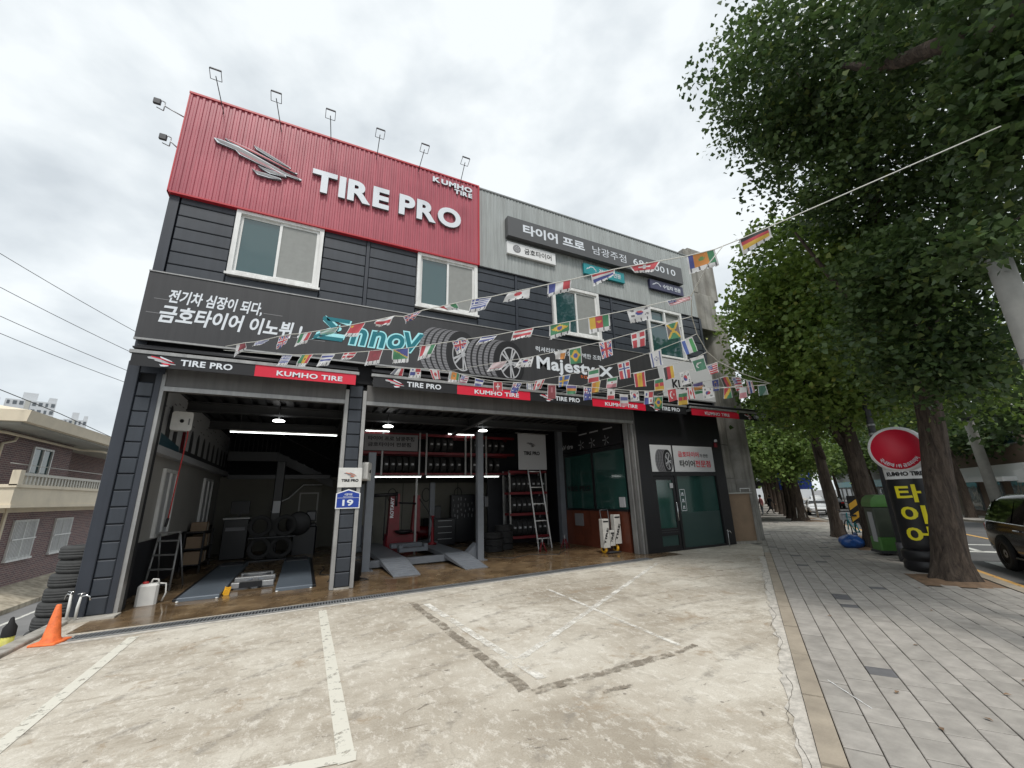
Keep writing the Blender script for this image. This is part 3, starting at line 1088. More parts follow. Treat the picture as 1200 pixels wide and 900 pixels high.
# ================================================================ the workshop building
D = 9.01
SHOP = thing('workshop_building', 'two storey dark clad workshop with red and grey top band', 'building', (4.5, 9.01, 0))
def part(mb, name, m, parent=None):
    return mb.build(name, m, parent or SHOP, world=True)

# core walls (never seen edge on): side walls, rear wall, upper floor block
core = MB()
core.box(-2.88, -2.70, 9.14, 18.6, 0, 4.0)
core.box(-2.88, 12.05, 18.3, 18.6, 0, 4.0, 0)
core.box(11.9, 12.1, 9.1, 18.3, 0, 4.0)
core.box(-2.90, 12.05, 9.06, 18.6, 4.02, 9.9)
part(core, 'core_wall', M['seam'])
# ceiling deck over the bays, ribbed
dk = MB()
x = -2.68
while x < 8.4:
    dk.box(x, x + .16, 9.15, 18.3, 3.93, 4.0)
    x += .30
dk.quad((-2.7, 9.15, 4.0), (11.9, 9.15, 4.0), (11.9, 18.3, 4.0), (-2.7, 18.3, 4.0))
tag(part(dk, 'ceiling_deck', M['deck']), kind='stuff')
for y, z in ((11.6, 3.72), (14.2, 3.72)):
    bm_ = MB()
    bm_.box(-2.66, 8.3, y - .09, y + .09, z + .17, z + .2)
    bm_.box(-2.66, 8.3, y - .012, y + .012, z, z + .2)
    bm_.box(-2.66, 8.3, y - .09, y + .09, z - .03, z)
    part(bm_, 'ceiling_beam', M['beam'])
for xb in (0.8, 4.3):
    bm_ = MB()
    bm_.box(xb - .08, xb + .08, 9.2, 17.5, 3.86, 3.89)
    bm_.box(xb - .012, xb + .012, 9.2, 17.5, 3.66, 3.86)
    bm_.box(xb - .08, xb + .08, 9.2, 17.5, 3.63, 3.66)
    part(bm_, 'ceiling_beam', M['beam'])

# ---- upper storey cladding panels between posts and windows
JO = [4.52 + .268 * i for i in range(12)]
segs = [(-2.74, -1.82), (-0.12, 0.78), (0.86, 1.96), (3.58, 4.68), (4.76, 5.86), (7.56, 8.02), (8.10, 9.48), (11.10, 12.0)]
WINS = [(-1.80, -0.14, 6.02, 7.53), (1.98, 3.56, 6.05, 7.53), (5.88, 7.54, 6.0, 7.53), (9.50, 11.08, 5.80, 7.53)]
z = 5.5
rows = []
while z < 7.55:
    rows.append((z + .006, min(z + .262, 7.56)))
    z += .268
for a, c in segs:
    for z0, z1 in rows:
        if z1 - z0 < .05:
            continue
        part(MB().panel(a, c, z0, z1, 8.985, 9.06, .012), 'cladding_panel', M['navy'])
for a, c in [(x0, x1) for x0, x1, _, _ in WINS]:       # strips below the windows
    part(MB().panel(a - .01, c + .01, 5.50, 5.99 if a < 9 else 5.78, 8.985, 9.06, .012), 'cladding_panel', M['navy'])
for xj in (0.82, 4.72, 8.06):
    part(MB().box(xj - .035, xj + .035, 8.972, 9.06, 5.5, 7.55), 'cover_strip', M['navy_trim'])
part(MB().box(-2.92, -2.76, 8.965, 9.14, 4.3, 7.53), 'corner_trim', M['navy_trim'])
part(MB().box(12.0, 12.1, 8.965, 9.14, 4.3, 7.53), 'corner_trim', M['navy_trim'])
part(MB().box(-2.9, 12.0, 9.0, 9.06, 4.02, 5.52), 'band_backing', M['seam'])

# ---- ribbed sheet bands
def ribbed(x0, x1, z0, z1, yf, pitch, dep):
    mb = MB()
    xs = []
    x = x0
    while x < x1 - 1e-6:
        for f, dy in ((0, 0), (.34, 0), (.46, dep), (.88, dep)):
            xs.append((min(x + pitch * f, x1), yf + dy))
        x += pitch
    xs.append((x1, yf))
    for (a, ya), (c, yc) in zip(xs[:-1], xs[1:]):
        if c - a > 1e-5:
            mb.quad((a, ya, z0), (c, yc, z0), (c, yc, z1), (a, ya, z1))
    mb.quad((x0, yf + dep, z0), (x0, 9.06, z0), (x0, 9.06, z1), (x0, yf + dep, z1))
    mb.quad((x1, yf + dep, z0), (x1, 9.06, z0), (x1, 9.06, z1), (x1, yf + dep, z1))
    mb.quad((x0, yf + dep, z0 + .001), (x1, yf + dep, z0 + .001), (x1, 9.06, z0 + .001), (x0, 9.06, z0 + .001))
    return mb
for i in range(6):
    a = -2.94 + i * 1.084
    part(ribbed(a, a + 1.084, 7.545, 10.0, 8.895 - .005 * (i % 2), .1084, .017), 'red_sheet', M['red'])
part(MB().box(-2.965, 3.6, 8.878, 9.2, 9.99, 10.035), 'parapet_cap', M['redtrim'])
part(MB().box(-2.95, 3.585, 8.886, 9.0, 7.515, 7.55), 'red_sill', M['redtrim'])
part(MB().box(3.562, 3.60, 8.874, 9.05, 7.515, 9.99), 'red_corner', M['redtrim'])
part(MB().box(-2.958, -2.935, 8.886, 9.1, 7.515, 9.99), 'red_corner', M['redtrim'])
for i in range(8):
    a = 3.61 + i * 1.05
    part(ribbed(a, a + 1.05, 7.55, 10.03, 8.985, .105, .012), 'grey_sheet', M['grey'])
part(MB().box(3.6, 12.03, 8.968, 9.2, 10.03, 10.075), 'parapet_cap', M['greytrim'])
part(MB().box(3.6, 12.02, 8.95, 9.0, 7.52, 7.556), 'drip_trim', M['seam'])

# ---- upper windows
def window(x0, x1, z0, z1, four=False):
    f = 0.085
    mb = MB()
    mb.box(x0, x1, 8.93, 9.08, z1 - f, z1)
    mb.box(x0, x1, 8.93, 9.08, z0, z0 + f)
    mb.box(x0, x0 + f, 8.93, 9.08, z0 + f, z1 - f)
    mb.box(x1 - f, x1, 8.93, 9.08, z0 + f, z1 - f)
    mb.box(x0 - .03, x1 + .03, 8.90, 8.93, z0 - .02, z0 + .03)
    if four:
        mb.box(x0 + f, x1 - f, 8.94, 9.05, z1 - .52, z1 - .46)
        mb.box((x0 + x1) / 2 - .03, (x0 + x1) / 2 + .03, 8.942, 9.05, z1 - .46, z1 - f)
    fr = part(mb, 'window', M['white'])
    xm = (x0 + x1) / 2
    xa, xb, za, zb = x0 + f, x1 - f, z0 + f, z1 - f
    if four:
        MB().box(xa, xb, 9.02, 9.03, za, z1 - .52).build('pane', M['glass'], fr, world=True)
        MB().box(xa, xm - .03, 9.02, 9.03, z1 - .46, zb).build('pane', M['glass'], fr, world=True)
        MB().box(xm + .03, xb, 9.02, 9.03, z1 - .46, zb).build('insect_screen', M['screen'], fr, world=True)
        return fr
    sm = MB()
    for a, c, y in ((xa, xm + .03, 9.0), (xm - .03, xb, 8.97)):
        sm.box(a, c, y, y + .035, zb - .05, zb)
        sm.box(a, c, y, y + .035, za, za + .05)
        sm.box(a, a + .05, y, y + .035, za + .05, zb - .05)
        sm.box(c - .05, c, y, y + .035, za + .05, zb - .05)
    sm.build('sash', M['white'], fr, world=True)
    MB().box(xa + .05, xm - .02, 9.015, 9.022, za + .05, zb - .05).build('pane', M['glass'], fr, world=True)
    MB().box(xm + .02, xb - .05, 8.985, 8.992, za + .05, zb - .05).build('insect_screen', M['screen'], fr, world=True)
    return fr
window(*WINS[0])
window(*WINS[1])
window(*WINS[2])
window(*WINS[3], four=True)

# ---- ground floor pillars
part(MB().box(-2.93, -2.40, 9.03, 9.3, 0.02, 4.02), 'pillar_core', M['seam'])
part(MB().bbox(-2.935, -2.765, 8.93, 9.2, 0.02, 4.05, .01), 'corner_trim', M['navy_trim'])
part(MB().box(-2.53, -2.45, 8.96, 9.2, 0.02, 3.93), 'corner_trim', M['navy_trim'])
part(MB().box(-2.93, -2.42, 8.955, 9.1, 3.86, 4.05), 'head_trim', M['navy_trim'])
for i in range(15):
    z0 = 0.03 + i * .262
    if z0 + .25 > 3.9:
        break
    part(MB().panel(-2.76, -2.535, z0, z0 + .252, 8.95, 9.06, .016), 'cladding_panel', M['navy'])
part(MB().box(-2.45, -2.395, 8.975, 9.14, 0.01, 3.9), 'shutter_guide', M['alu'])
part(MB().box(0.66, 0.94, 9.03, 9.25, 0.03, 4.02), 'pillar_core', M['seam'])
part(MB().box(0.67, 0.94, 8.955, 9.03, 0.0, 0.035), 'pillar_foot', M['concpale'])
for i in range(15):
    z0 = 0.04 + i * .262
    part(MB().panel(0.672, 0.938, z0, z0 + .252, 8.965, 9.06, .016), 'cladding_panel', M['navy'])
for a, c in ((0.595, 0.665), (0.945, 1.015)):
    part(MB().box(a, c, 8.95, 9.16, 0.01, 3.86), 'shutter_guide', M['guide'])
# shutter housings
for a, c in ((-2.42, 0.60), (1.02, 8.46)):
    mb = MB()
    mb.box(a, c, 8.99, 9.3, 3.60, 4.0)
    part(mb, 'shutter_housing', M['shutter'])
    part(MB().box(a, c, 8.965, 8.99, 3.56, 3.64), 'shutter_lip', M['alu'])
# right hand frame of the wide bay: several aluminium stiles
for i, (a, c, y) in enumerate(((8.26, 8.30, 9.10), (8.31, 8.37, 9.04), (8.38, 8.42, 9.0), (8.43, 8.475, 8.955))):
    part(MB().box(a, c, y, y + .15, 0.01, 3.95), 'shutter_guide', M['alu'] if i % 2 == 0 else M['shutter'])

# ---- black office front at the right
part(MB().box(8.48, 8.98, 8.985, 9.2, 0.01, 4.02), 'black_wall', M['black'])
part(MB().box(11.68, 12.12, 8.985, 9.2, 0.01, 4.02), 'black_wall', M['black'])
part(MB().box(8.98, 11.68, 8.985, 9.2, 2.98, 4.02), 'black_wall', M['black'])
mb = MB()
mb.box(8.98, 11.68, 8.99, 9.14, 2.07, 2.18)
mb.box(9.845, 9.935, 8.992, 9.14, 0.0, 2.07)
mb.box(9.845, 9.91, 8.992, 9.14, 2.18, 2.98)
mb.box(8.98, 9.845, 9.0, 9.14, 0.0, 0.05)
mb.box(9.935, 11.68, 9.0, 9.14, 0.0, 0.06)
part(mb, 'office_frame', M['black'])
part(MB().box(9.935, 11.66, 9.05, 9.065, 1.02, 2.07), 'office_window', M['officeglass'])
part(MB().box(9.935, 11.66, 9.045, 9.065, 0.06, 1.02), 'frosted_panel', M['frost'])
dm = MB()
dm.box(9.0, 9.1, 9.01, 9.06, 0.05, 2.06)
dm.box(9.735, 9.835, 9.01, 9.06, 0.05, 2.06)
dm.box(9.1, 9.735, 9.01, 9.06, 1.96, 2.06)
dm.box(9.1, 9.735, 9.01, 9.06, 0.05, 0.15)
dm.box(9.1, 9.735, 9.01, 9.06, 0.42, 0.62)
DOOR = part(dm, 'office_door', M['black'])
MB().box(9.1, 9.735, 9.03, 9.04, 0.62, 1.96).build('pane', M['officeglass'], DOOR, world=True)
MB().box(9.1, 9.735, 9.03, 9.04, 0.15, 0.42).build('pane', M['frost'], DOOR, world=True)
hd = MB()
hd.tube([(9.76, 9.0, 0.8), (9.76, 8.95, 0.82), (9.76, 8.95, 1.3), (9.76, 9.0, 1.32)], .014, 8)
hd.build('handle', M['chrome'], DOOR, world=True)
rl = MB()
for zz in (0.50, 0.56):
    rl.box(9.1, 9.735, 9.0, 9.01, zz, zz + .018)
rl.build('kick_bar', M['darksteel'], DOOR, world=True)
tag(MB().box(9.62, 9.74, 8.995, 9.008, 1.72, 1.86).build('notice', M['paleprint']), 'small white notice stuck on the office door glass', 'notice')
# ================================================================ signs and lettering on the front
LOGO = [[(-2.401, 9.019), (-2.263, 9.041), (-1.957, 9.028), (-1.46, 8.828), (-1.031, 8.655), (-0.708, 8.606), (-0.716, 8.557), (-1.02, 8.556), (-1.441, 8.665), (-2.011, 8.853), (-2.336, 8.892)], [(-2.213, 9.086), (-2.118, 9.088), (-1.638, 8.983), (-0.805, 8.714), (-0.823, 8.678), (-1.628, 8.901), (-2.147, 9.019)], [(-1.694, 9.119), (-1.604, 9.1), (-1.229, 8.951), (-0.943, 8.817), (-0.952, 8.778), (-1.26, 8.863), (-1.641, 9.01)], [(-1.993, 8.861), (-1.937, 8.868), (-1.453, 8.774), (-1.022, 8.573), (-1.01, 8.538), (-1.437, 8.638), (-1.922, 8.751)], [(-1.558, 8.647), (-1.436, 8.622), (-1.025, 8.6), (-1.009, 8.532), (-1.339, 8.48), (-1.51, 8.581)], [(-1.655, 8.536), (-1.58, 8.498), (-1.422, 8.504), (-1.115, 8.481), (-1.089, 8.428), (-1.326, 8.373), (-1.545, 8.373)]]
LX0, LX1, LZ0, LZ1 = -2.401, -0.708, 8.373, 9.119
def emblem(x0, x1, z0, z1, yf, yb, parent, m, mside, name='emblem_blade', slim=1.0, rim=None):
    mats_ = m if isinstance(m, list) else [m]
    for i, b in enumerate(LOGO):
        pl = [Vector((x0 + (u - LX0) / (LX1 - LX0) * (x1 - x0), z0 + (v - LZ0) / (LZ1 - LZ0) * (z1 - z0))) for u, v in b]
        ce = sum(pl, Vector((0, 0))) / len(pl)
        far = max(pl, key=lambda q: (q - ce).length) - ce
        ax = far.normalized()
        pe = Vector((-ax.y, ax.x))
        def shr(k1, k2):
            return [tuple(ce + ax * ((q - ce).dot(ax) * k1) + pe * ((q - ce).dot(pe) * k2)) for q in pl]
        mb = MB()
        mb.prism(shr(1, slim), lambda u, v, d: (u, d, v), yf - i * .0012, yb, 0, 1)
        o = mb.build(name, [rim if rim else mats_[i % len(mats_)], mside], parent, world=True)
        if rim:
            MB().prism(shr(.95, slim * .60), lambda u, v, d: (u, d, v), yf - i * .0012 - .006, yf - i * .0012 + .002).build('blade_face', mats_[i % len(mats_)], o, world=True)

EM = thing('wing_emblem', 'large winged emblem of grey metal blades on the red panel', 'emblem', (-1.55, 8.89, 8.37))
emblem(LX0, LX1, LZ0, LZ1, 8.84, 8.893, EM, [M['greyprint'], M['redtrim'], M['greyprint'], mat('dusky_pink_face', (.30, .12, .14), .4), M['greyprint'], M['greyprint']], M['letterside'], slim=.66, rim=M['letter'])

# raised letters TIRE PRO
TP = thing('letter_sign', 'big raised white letters reading TIRE PRO on red panel', 'letter sign', (1.3, 8.89, 8.37))
def letter_row(txt, x0, x1, z0, z1, yf, dep, parent, bold, fm, sm_, space):
    _, _, _ = glyphs(txt[0], bold)
    ws = [glyphs(c, bold)[2][0] for c in txt]
    gap = space
    tot = sum(ws) + gap * (len(ws) - 1)
    x = x0
    kx = (x1 - x0) / tot
    for c, wd in zip(txt, ws):
        mb = MB()
        letters(mb, c, (x, yf, z0), FX, FZ, wd * kx, z1 - z0, dep, 0, 1, bold=bold, res=5)
        # depth runs towards the viewer from the panel
        mb.build('letter', [fm, sm_], parent, world=True, fix=False)
        x += (wd + gap) * kx
letter_row('TIRE', -0.51, 1.20, 8.39, 8.97, 8.885, .06, TP, .042, M['letter'], M['letterside'], .06)
letter_row('PRO', 1.44, 3.05, 8.39, 8.97, 8.885, .06, TP, .042, M['letter'], M['letterside'], .06)
KT = thing('letter_sign', 'small raised white letters reading KUMHO TIRE at red panel corner', 'letter sign', (2.8, 8.89, 9.5))
letter_row('KUMHO', 2.27, 3.38, 9.68, 9.84, 8.885, .03, KT, .05, M['letter'], M['letterside'], .08)
letter_row('TIRE', 2.87, 3.38, 9.51, 9.65, 8.885, .03, KT, .05, M['letter'], M['letterside'], .08)

# ---- sign boxes on the grey band
def sign_box(name, label, x0, x1, z0, z1, yf, m, mside):
    t = thing(name, label, 'sign', ((x0 + x1) / 2, 8.97, z0))
    mb = MB()
    mb.bbox(x0, x1, yf, 8.978, z0, z1, .008)
    mb.build('sign_box', m, t, world=True)
    return t
T = sign_box('shop_sign', 'long dark grey sign box with white shop name and phone number', 4.42, 11.27, 8.63, 9.26, 8.79, mat('grey_sign_face', (0.085, 0.087, 0.09), .4), M['seam'])
Y = 8.788
sign_text('lettering', '타이어 프로', 4.90, 7.05, 8.79, 9.13, Y, M['letter'], T, bold=.035)
sign_text('lettering', '남광주점', 7.35, 8.70, 8.81, 9.10, Y, M['letter'], T, bold=.0)
sign_text('lettering', '681-0010', 9.0, 10.92, 8.85, 9.09, Y, M['letter'], T, bold=.012, spacing=1.08)
T = sign_box('brand_sign', 'white sign box with grey tyre symbol under the long sign', 4.44, 6.03, 8.14, 8.52, 8.90, M['whitepaint'], M['greyprint'])
mb = MB()
mb.disc((4.74, 8.897, 8.33), .125, 'y', 24, 0, False)
mb.disc((4.74, 8.894, 8.33), .085, 'y', 20, 1, False)
for k in range(7):
    a = k * 2 * math.pi / 7 + .3
    mb.quad((4.74 + .02 * math.cos(a), 8.891, 8.33 + .02 * math.sin(a)), (4.74 + .085 * math.cos(a - .14), 8.891, 8.33 + .085 * math.sin(a - .14)), (4.74 + .09 * math.cos(a + .1), 8.891, 8.33 + .09 * math.sin(a + .1)), (4.74 + .03 * math.cos(a + .9), 8.891, 8.33 + .03 * math.sin(a + .9)), 0)
mb.build('tyre_symbol', [M['greyprint'], M['paleprint']], T, world=True, fix=False)
sign_text('lettering', '금호타이어', 4.98, 5.88, 8.235, 8.42, 8.897, M['blackprint'], T, bold=.012)
T = sign_box('service_sign', 'teal sign box hanging under the long grey sign', 7.05, 8.65, 8.13, 8.49, 8.90, M['tealsign'], M['seam'])
sign_text('lettering', '전기차 전문', 7.62, 8.5, 8.23, 8.40, 8.897, M['letter'], T, bold=.02)
def car_outline(x0, x1, z0, z1, y, parent, m):
    pts = [(0, .25), (.05, .5), (.25, .62), (.42, .98), (.72, 1.0), (.88, .62), (1, .5), (1, .22)]
    mb = MB()
    P_ = [(x0 + u * (x1 - x0), y, z0 + v * (z1 - z0)) for u, v in pts]
    for a, c in zip(P_[:-1], P_[1:]):
        a, c = Vector(a), Vector(c)
        d = (c - a).normalized()
        k = Vector((-d.z, 0, d.x)) * .014
        mb.quad(a - k, c - k, c + k, a + k)
    mb.build('car_symbol', m, parent, world=True, fix=False)
car_outline(7.15, 7.5, 8.24, 8.40, 8.896, T, M['letter'])
T = sign_box('service_sign', 'dark indigo sign box with car outline at the right end', 9.75, 11.31, 8.21, 8.56, 8.88, M['purple'], M['seam'])
sign_text('lettering', '수입차 전문', 10.32, 11.17, 8.30, 8.46, 8.877, M['letter'], T, bold=.022)
car_outline(9.86, 10.22, 8.31, 8.45, 8.876, T, M['letter'])

# ---- long banner board
BAN = thing('banner_board', 'long charcoal advertising board with tyres across the front', 'sign board', (4.5, 8.95, 4.44))
MB().bbox(-2.90, 11.98, 8.80, 8.97, 4.44, 5.73, .006).build('board', M['banner'], BAN, world=True)
MB().box(-2.9, 11.98, 8.78, 8.83, 4.405, 4.44).build('bottom_rail', M['alu'], BAN, world=True)
MB().box(-2.9, 11.98, 8.785, 8.82, 5.73, 5.752).build('top_rail', M['alu'], BAN, world=True)
Y = 8.797
MB().quad((9.62, Y, 4.45), (11.97, Y, 4.45), (11.97, Y, 5.72), (9.45, Y, 5.72)).build('pale_field', M['bannergrey'], BAN, world=True)
sign_text('lettering', '전기차 심장이 되다,', -2.55, -1.08, 5.15, 5.44, Y, M['letter'], BAN, bold=.028, shear=.18)
sign_text('lettering', '금호타이어 이노뷔 !', -2.63, -0.34, 4.77, 5.12, Y, M['letter'], BAN, bold=.03, shear=.18)
mb = MB()
for i, (x0, x1, z) in enumerate(((-2.75, -2.45, 5.21), (-2.82, -2.58, 4.93), (-1.05, -0.72, 5.22), (-0.5, 0.1, 4.80))):
    MB().quad((x0, Y, z), (x1, Y, z), (x1, Y, z + .012), (x0, Y, z + .012)).build('speed_stroke', M['greyprint'], BAN, world=True, fix=False)
for ch, u0, u1, z0, h in (('Σ', 0, .30, 4.84, .52), ('n', .305, .455, 4.82, .37), ('n', .475, .625, 4.82, .37), ('o', .645, .805, 4.82, .37), ('V', .80, 1.0, 4.81, .47)):
    xa, xb = -.13 + 2.30 * u0, -.13 + 2.30 * u1
    o_ = .030
    mb = MB()
    letters(mb, ch, (xa - o_, Y, z0 - o_), FX, FZ, xb - xa + 2 * o_, h + 2 * o_, .002, 0, bold=.075, shear=.2, res=6)
    letters(mb, ch, (xa, Y - .004, z0), FX, FZ, xb - xa, h, .002, 1, bold=.022, shear=.2, res=6)
    mb.build('logo_letter', [M['cyan'], M['teal']], BAN, world=True, fix=False)
sign_text('lettering', '럭셔리와 정숙성의 완벽한 조화', 5.15, 7.32, 5.29, 5.44, Y, M['letter'], BAN, bold=.01)
sign_text('lettering', 'Majesty', 5.16, 7.06, 4.70, 5.17, Y, M['letter'], BAN, bold=.032, spacing=1.06)
sign_text('lettering', 'X', 7.18, 7.72, 4.82, 5.14, Y - .002, M['letter'], BAN, bold=.04)
sign_text('lettering', 'SOLUS', 6.55, 7.12, 4.70, 4.78, Y, M['orangeprint'], BAN, bold=.01, spacing=1.3)
sign_text('lettering', 'KUMHO', 10.05, 11.56, 4.74, 5.04, Y - .003, M['blackprint'], BAN, bold=.03)

def print_tyre(cx, cz, rx, rz, wd, y, parent, cut=None, gap=.0015, big=True):
    """a printed picture of a tyre: tread band to the left, wheel to the right"""
    mb = MB()
    n = 40
    def ell(cx_, k, a):
        return (cx_ + rx * k * math.cos(a), cz + rz * k * math.sin(a))
    def clip(p):
        return (p[0], max(p[1], cut) if cut is not None else p[1])
    def poly(pts, yy, mi):
        mb.add([(clip(p)[0], yy, clip(p)[1]) for p in pts], [tuple(range(len(pts)))], mi)
    # tread silhouette
    out_ = [ell(cx, 1, math.pi / 2 - math.pi * i / n) for i in range(n + 1)]
    out_ += [ell(cx - wd, 1, -math.pi / 2 - math.pi * i / n) for i in range(n + 1)]
    poly(out_, y, 0)
    # tread ribs: bands between grooves
    for g_ in range(5):
        a0 = -wd + wd * (g_ * .19 + .02)
        a1 = -wd + wd * (g_ * .19 + .15)
        for i in range(22):
            t0 = math.pi / 2 + math.pi * .92 * i / 22 + .06
            t1 = t0 + math.pi * .92 / 22 * .84
            q = [ell(cx + a0, 1 if False else .995, t0), ell(cx + a1, .995, t0), ell(cx + a1, .995, t1), ell(cx + a0, .995, t1)]
            poly(q[::-1], y - gap, 1)
    poly([ell(cx, 1.0, 2 * math.pi * i / n) for i in range(n)], y - 2 * gap, 2)      # side wall
    poly([ell(cx, .93, 2 * math.pi * i / n) for i in range(n)], y - 3 * gap, 0)
    poly([ell(cx, .74, 2 * math.pi * i / n) for i in range(n)], y - 4 * gap, 3)      # rim ring
    poly([ell(cx, .68, 2 * math.pi * i / n) for i in range(n)], y - 5 * gap, 2)
    for k in range(10):
        a = 2 * math.pi * k / 10 + .2 + (.16 if k % 2 else -.16)
        poly([ell(cx, .10, a - .5), ell(cx, .69, a - .07), ell(cx, .69, a + .07), ell(cx, .10, a + .5)], y - 6 * gap, 3)
    poly([ell(cx, .14, 2 * math.pi * i / 14) for i in range(14)], y - 7 * gap, 3)
    mb.build('tyre_picture', [M['blackprint'], M['midprint'], M['blackprint'], M['paleprint']], parent, world=True, fix=False)
print_tyre(3.12, 4.93, .36, .58, .72, Y - .001, BAN, cut=4.46)
print_tyre(4.38, 4.86, .40, .58, .80, Y - .014, BAN, cut=4.46)

# ---- floodlights on the parapet
def floodlight(bx, bz, hxp, hz, label, group, first=None):
    t = thing('floodlight', label, 'floodlight', (bx, 8.9, bz), 0, group)
    a, h = Vector((0, 0, 0)), Vector((hxp - bx, -.62, hz - bz))
    MB().tube([a, a + Vector((0, -.03, .02)), h], .009, 6).build('arm', M['darksteel'], t)
    fr = MB()
    s = .098
    c = [h + Vector((-s, -.11, .05)), h + Vector((s, -.11, .05)), h + Vector((s, .08, -.02)), h + Vector((-s, .08, -.02))]
    for i in range(4):
        fr.tube([c[i], c[(i + 1) % 4]], .0065, 5)
    fr.build('bracket', M['darksteel'], t)
    hd = MB()
    hd.hexa([c[0] + Vector((0, 0, 0)), c[1], c[1] + Vector((0, .045, .02)), c[0] + Vector((0, .045, .02))], [p + Vector((0, .01, .035)) for p in (c[0], c[1], c[1] + Vector((0, .045, .02)), c[0] + Vector((0, .045, .02)))])
    hd.build('lamp_head', M['darksteel'], t)
    return t
FLX = [(-2.33, 9.72, -2.42, 10.03), (-1.24, 9.74, -1.34, 10.0), (-0.21, 9.84, -0.27, 10.04), (0.84, 9.84, 0.82, 9.99), (1.89, 9.86, 1.89, 10.01), (3.04, 9.9, 2.96, 10.05)]
FLN = ['above the emblem tip, nearest the left roof corner', 'above the emblem blades, second from the left', 'above the gap left of the letter T', 'above the letters I and R', 'above the letters E and P', 'above the small KUMHO TIRE letters']
for (a, b_, c, d), nm in zip(FLX, FLN):
    floodlight(a, b_, c, d, 'thin floodlight on a rod ' + nm, 'floodlights along the parapet')
for (x0, x1, z, nm) in ((-2.96, -3.36, 9.42, 'upper'), (-2.96, -3.14, 8.62, 'lower')):
    t = thing('floodlight', 'dark square floodlight on the left edge of the red panel, the %s one' % nm, 'floodlight', (x0, 9.0, z), 0, 'floodlights on the left edge')
    MB().tube([(0, 0, 0), (x1 - x0 + .06, -.1, .05)], .012, 6).build('arm', M['steel'], t)
    fr = MB()
    fr.tube([(x1 - x0 + .06, -.1, -.07), (x1 - x0 + .06, -.1, .14)], .010, 5)
    fr.tube([(x1 - x0 + .06, -.1, .14), (x1 - x0 - .05, -.12, .16)], .010, 5)
    fr.tube([(x1 - x0 + .06, -.1, -.07), (x1 - x0 - .05, -.12, -.05)], .010, 5)
    fr.build('bracket', M['steel'], t)
    MB().bbox(x1 - x0 - .10, x1 - x0 + .02, -.20, -.14, -.01, .11, .01).build('lamp_head', M['darksteel'], t)

# ---- folded awnings over the bays
def awning(x0, x1, label, cells):
    t = thing('awning', label, 'awning', ((x0 + x1) / 2, 8.9, 3.9))
    MB().tube([(x0, 8.82, 4.27), (x1, 8.82, 4.27)], .055, 10).build('roller', M['black'], t, world=True)
    MB().box(x0, x1, 8.62, 8.98, 4.20, 4.225).build('cover_board', M['black'], t, world=True)
    MB().bbox(x0 - .02, x1 + .02, 8.585, 8.66, 4.10, 4.16, .008).build('front_rail', M['alu'], t, world=True)
    for a, c, kind in cells:
        m = M['redprint'] if kind == 'K' else M['blackprint']
        nx = max(2, int((c - a) / .25))
        mb = MB()
        for i in range(nx):
            u0, u1 = a + (c - a) * i / nx, a + (c - a) * (i + 1) / nx
            f0, f1 = 0.0, 0.0
            mb.quad((u0, 8.60 + f0, 3.88), (u1, 8.60 + f1, 3.88), (u1, 8.60, 4.11), (u0, 8.60, 4.11), 0, False)
        v = mb.build('valance', m, t, world=True)
        md = v.modifiers.new('thickness', 'SOLIDIFY')
        md.thickness = .004
        if kind == 'K':
            mid = (a + c) / 2
            wd = min(1.16, (c - a) * .66)
            mb = MB()
            letters(mb, 'KUMHO TIRE', (mid - wd / 2 + .05, 8.594, 3.925), FX, FZ, wd, .10, .003, 0, bold=.026, spacing=1.05)
            mb.build('lettering', M['letter'], v, world=True, fix=False)
        elif kind == 'T':
            mid = (a + c) / 2 if c - a < 1.9 else a + .95
            emblem(mid - .68, mid - .28, 3.90, 4.075, 8.592, 8.594, v, [M['paleprint'], M['redprint'], M['letter']], M['blackprint'])
            mb = MB()
            letters(mb, 'TIRE PRO', (mid - .22, 8.594, 3.94), FX, FZ, .76, .115, .003, 0, bold=.03, spacing=1.05)
            mb.build('lettering', M['letter'], v, world=True, fix=False)
    ar = MB()
    for xx in (x0 + .06, x1 - .06):
        ar.box(xx - .02, xx + .02, 8.64, 8.95, 4.02, 4.08)
    ar.build('folding_arm', M['steel'], t, world=True)
    return t
awning(-2.83, 0.78, 'folded awning with black and red valance over the left bay', [(-2.81, -1.03, 'T'), (-1.03, 0.74, 'K')])
awning(1.06, 10.3, 'long folded awning with black and red valances over the wide bay', [(1.08, 2.92, 'T'), (2.92, 4.82, 'K'), (4.82, 6.73, 'T'), (6.73, 8.62, 'K'), (8.62, 10.28, 'T')])
awning(10.48, 14.72, 'folded awning sticking out past the right building corner', [(10.5, 12.73, 'K'), (12.73, 14.7, 'T')])

# ---- plates on the centre pillar
t = thing('brand_plate', 'white plate with small red wing and TIRE PRO on pillar', 'plate', (0.8, 8.94, 1.86))
MB().bbox(0.585, 1.03, 8.925, 8.948, 1.86, 2.24, .005).build('plate', M['plastic'], t, world=True)
emblem(0.69, 0.93, 2.05, 2.15, 8.922, 8.924, t, [M['greyprint'], M['orangeprint'], M['greyprint']], M['paleprint'])
sign_text('lettering', 'TIRE PRO', 0.65, 0.97, 1.965, 2.02, 8.923, M['blackprint'], t, bold=.05)
t = thing('address_plate', 'blue house number plate 19 with white border on pillar', 'number plate', (0.8, 8.94, 1.45))
def house(x0, x1, z0, z1, zp, y, m):
    mb = MB()
    mb.prism([(x0, z0), (x1, z0), (x1, z1), ((x0 + x1) / 2, zp), (x0, z1)], lambda u, v, d: (u, d, v), y, y + .012)
    return mb
house(0.575, 1.025, 1.455, 1.745, 1.825, 8.93, 0).build('plate', M['whitepaint'], t, world=True)
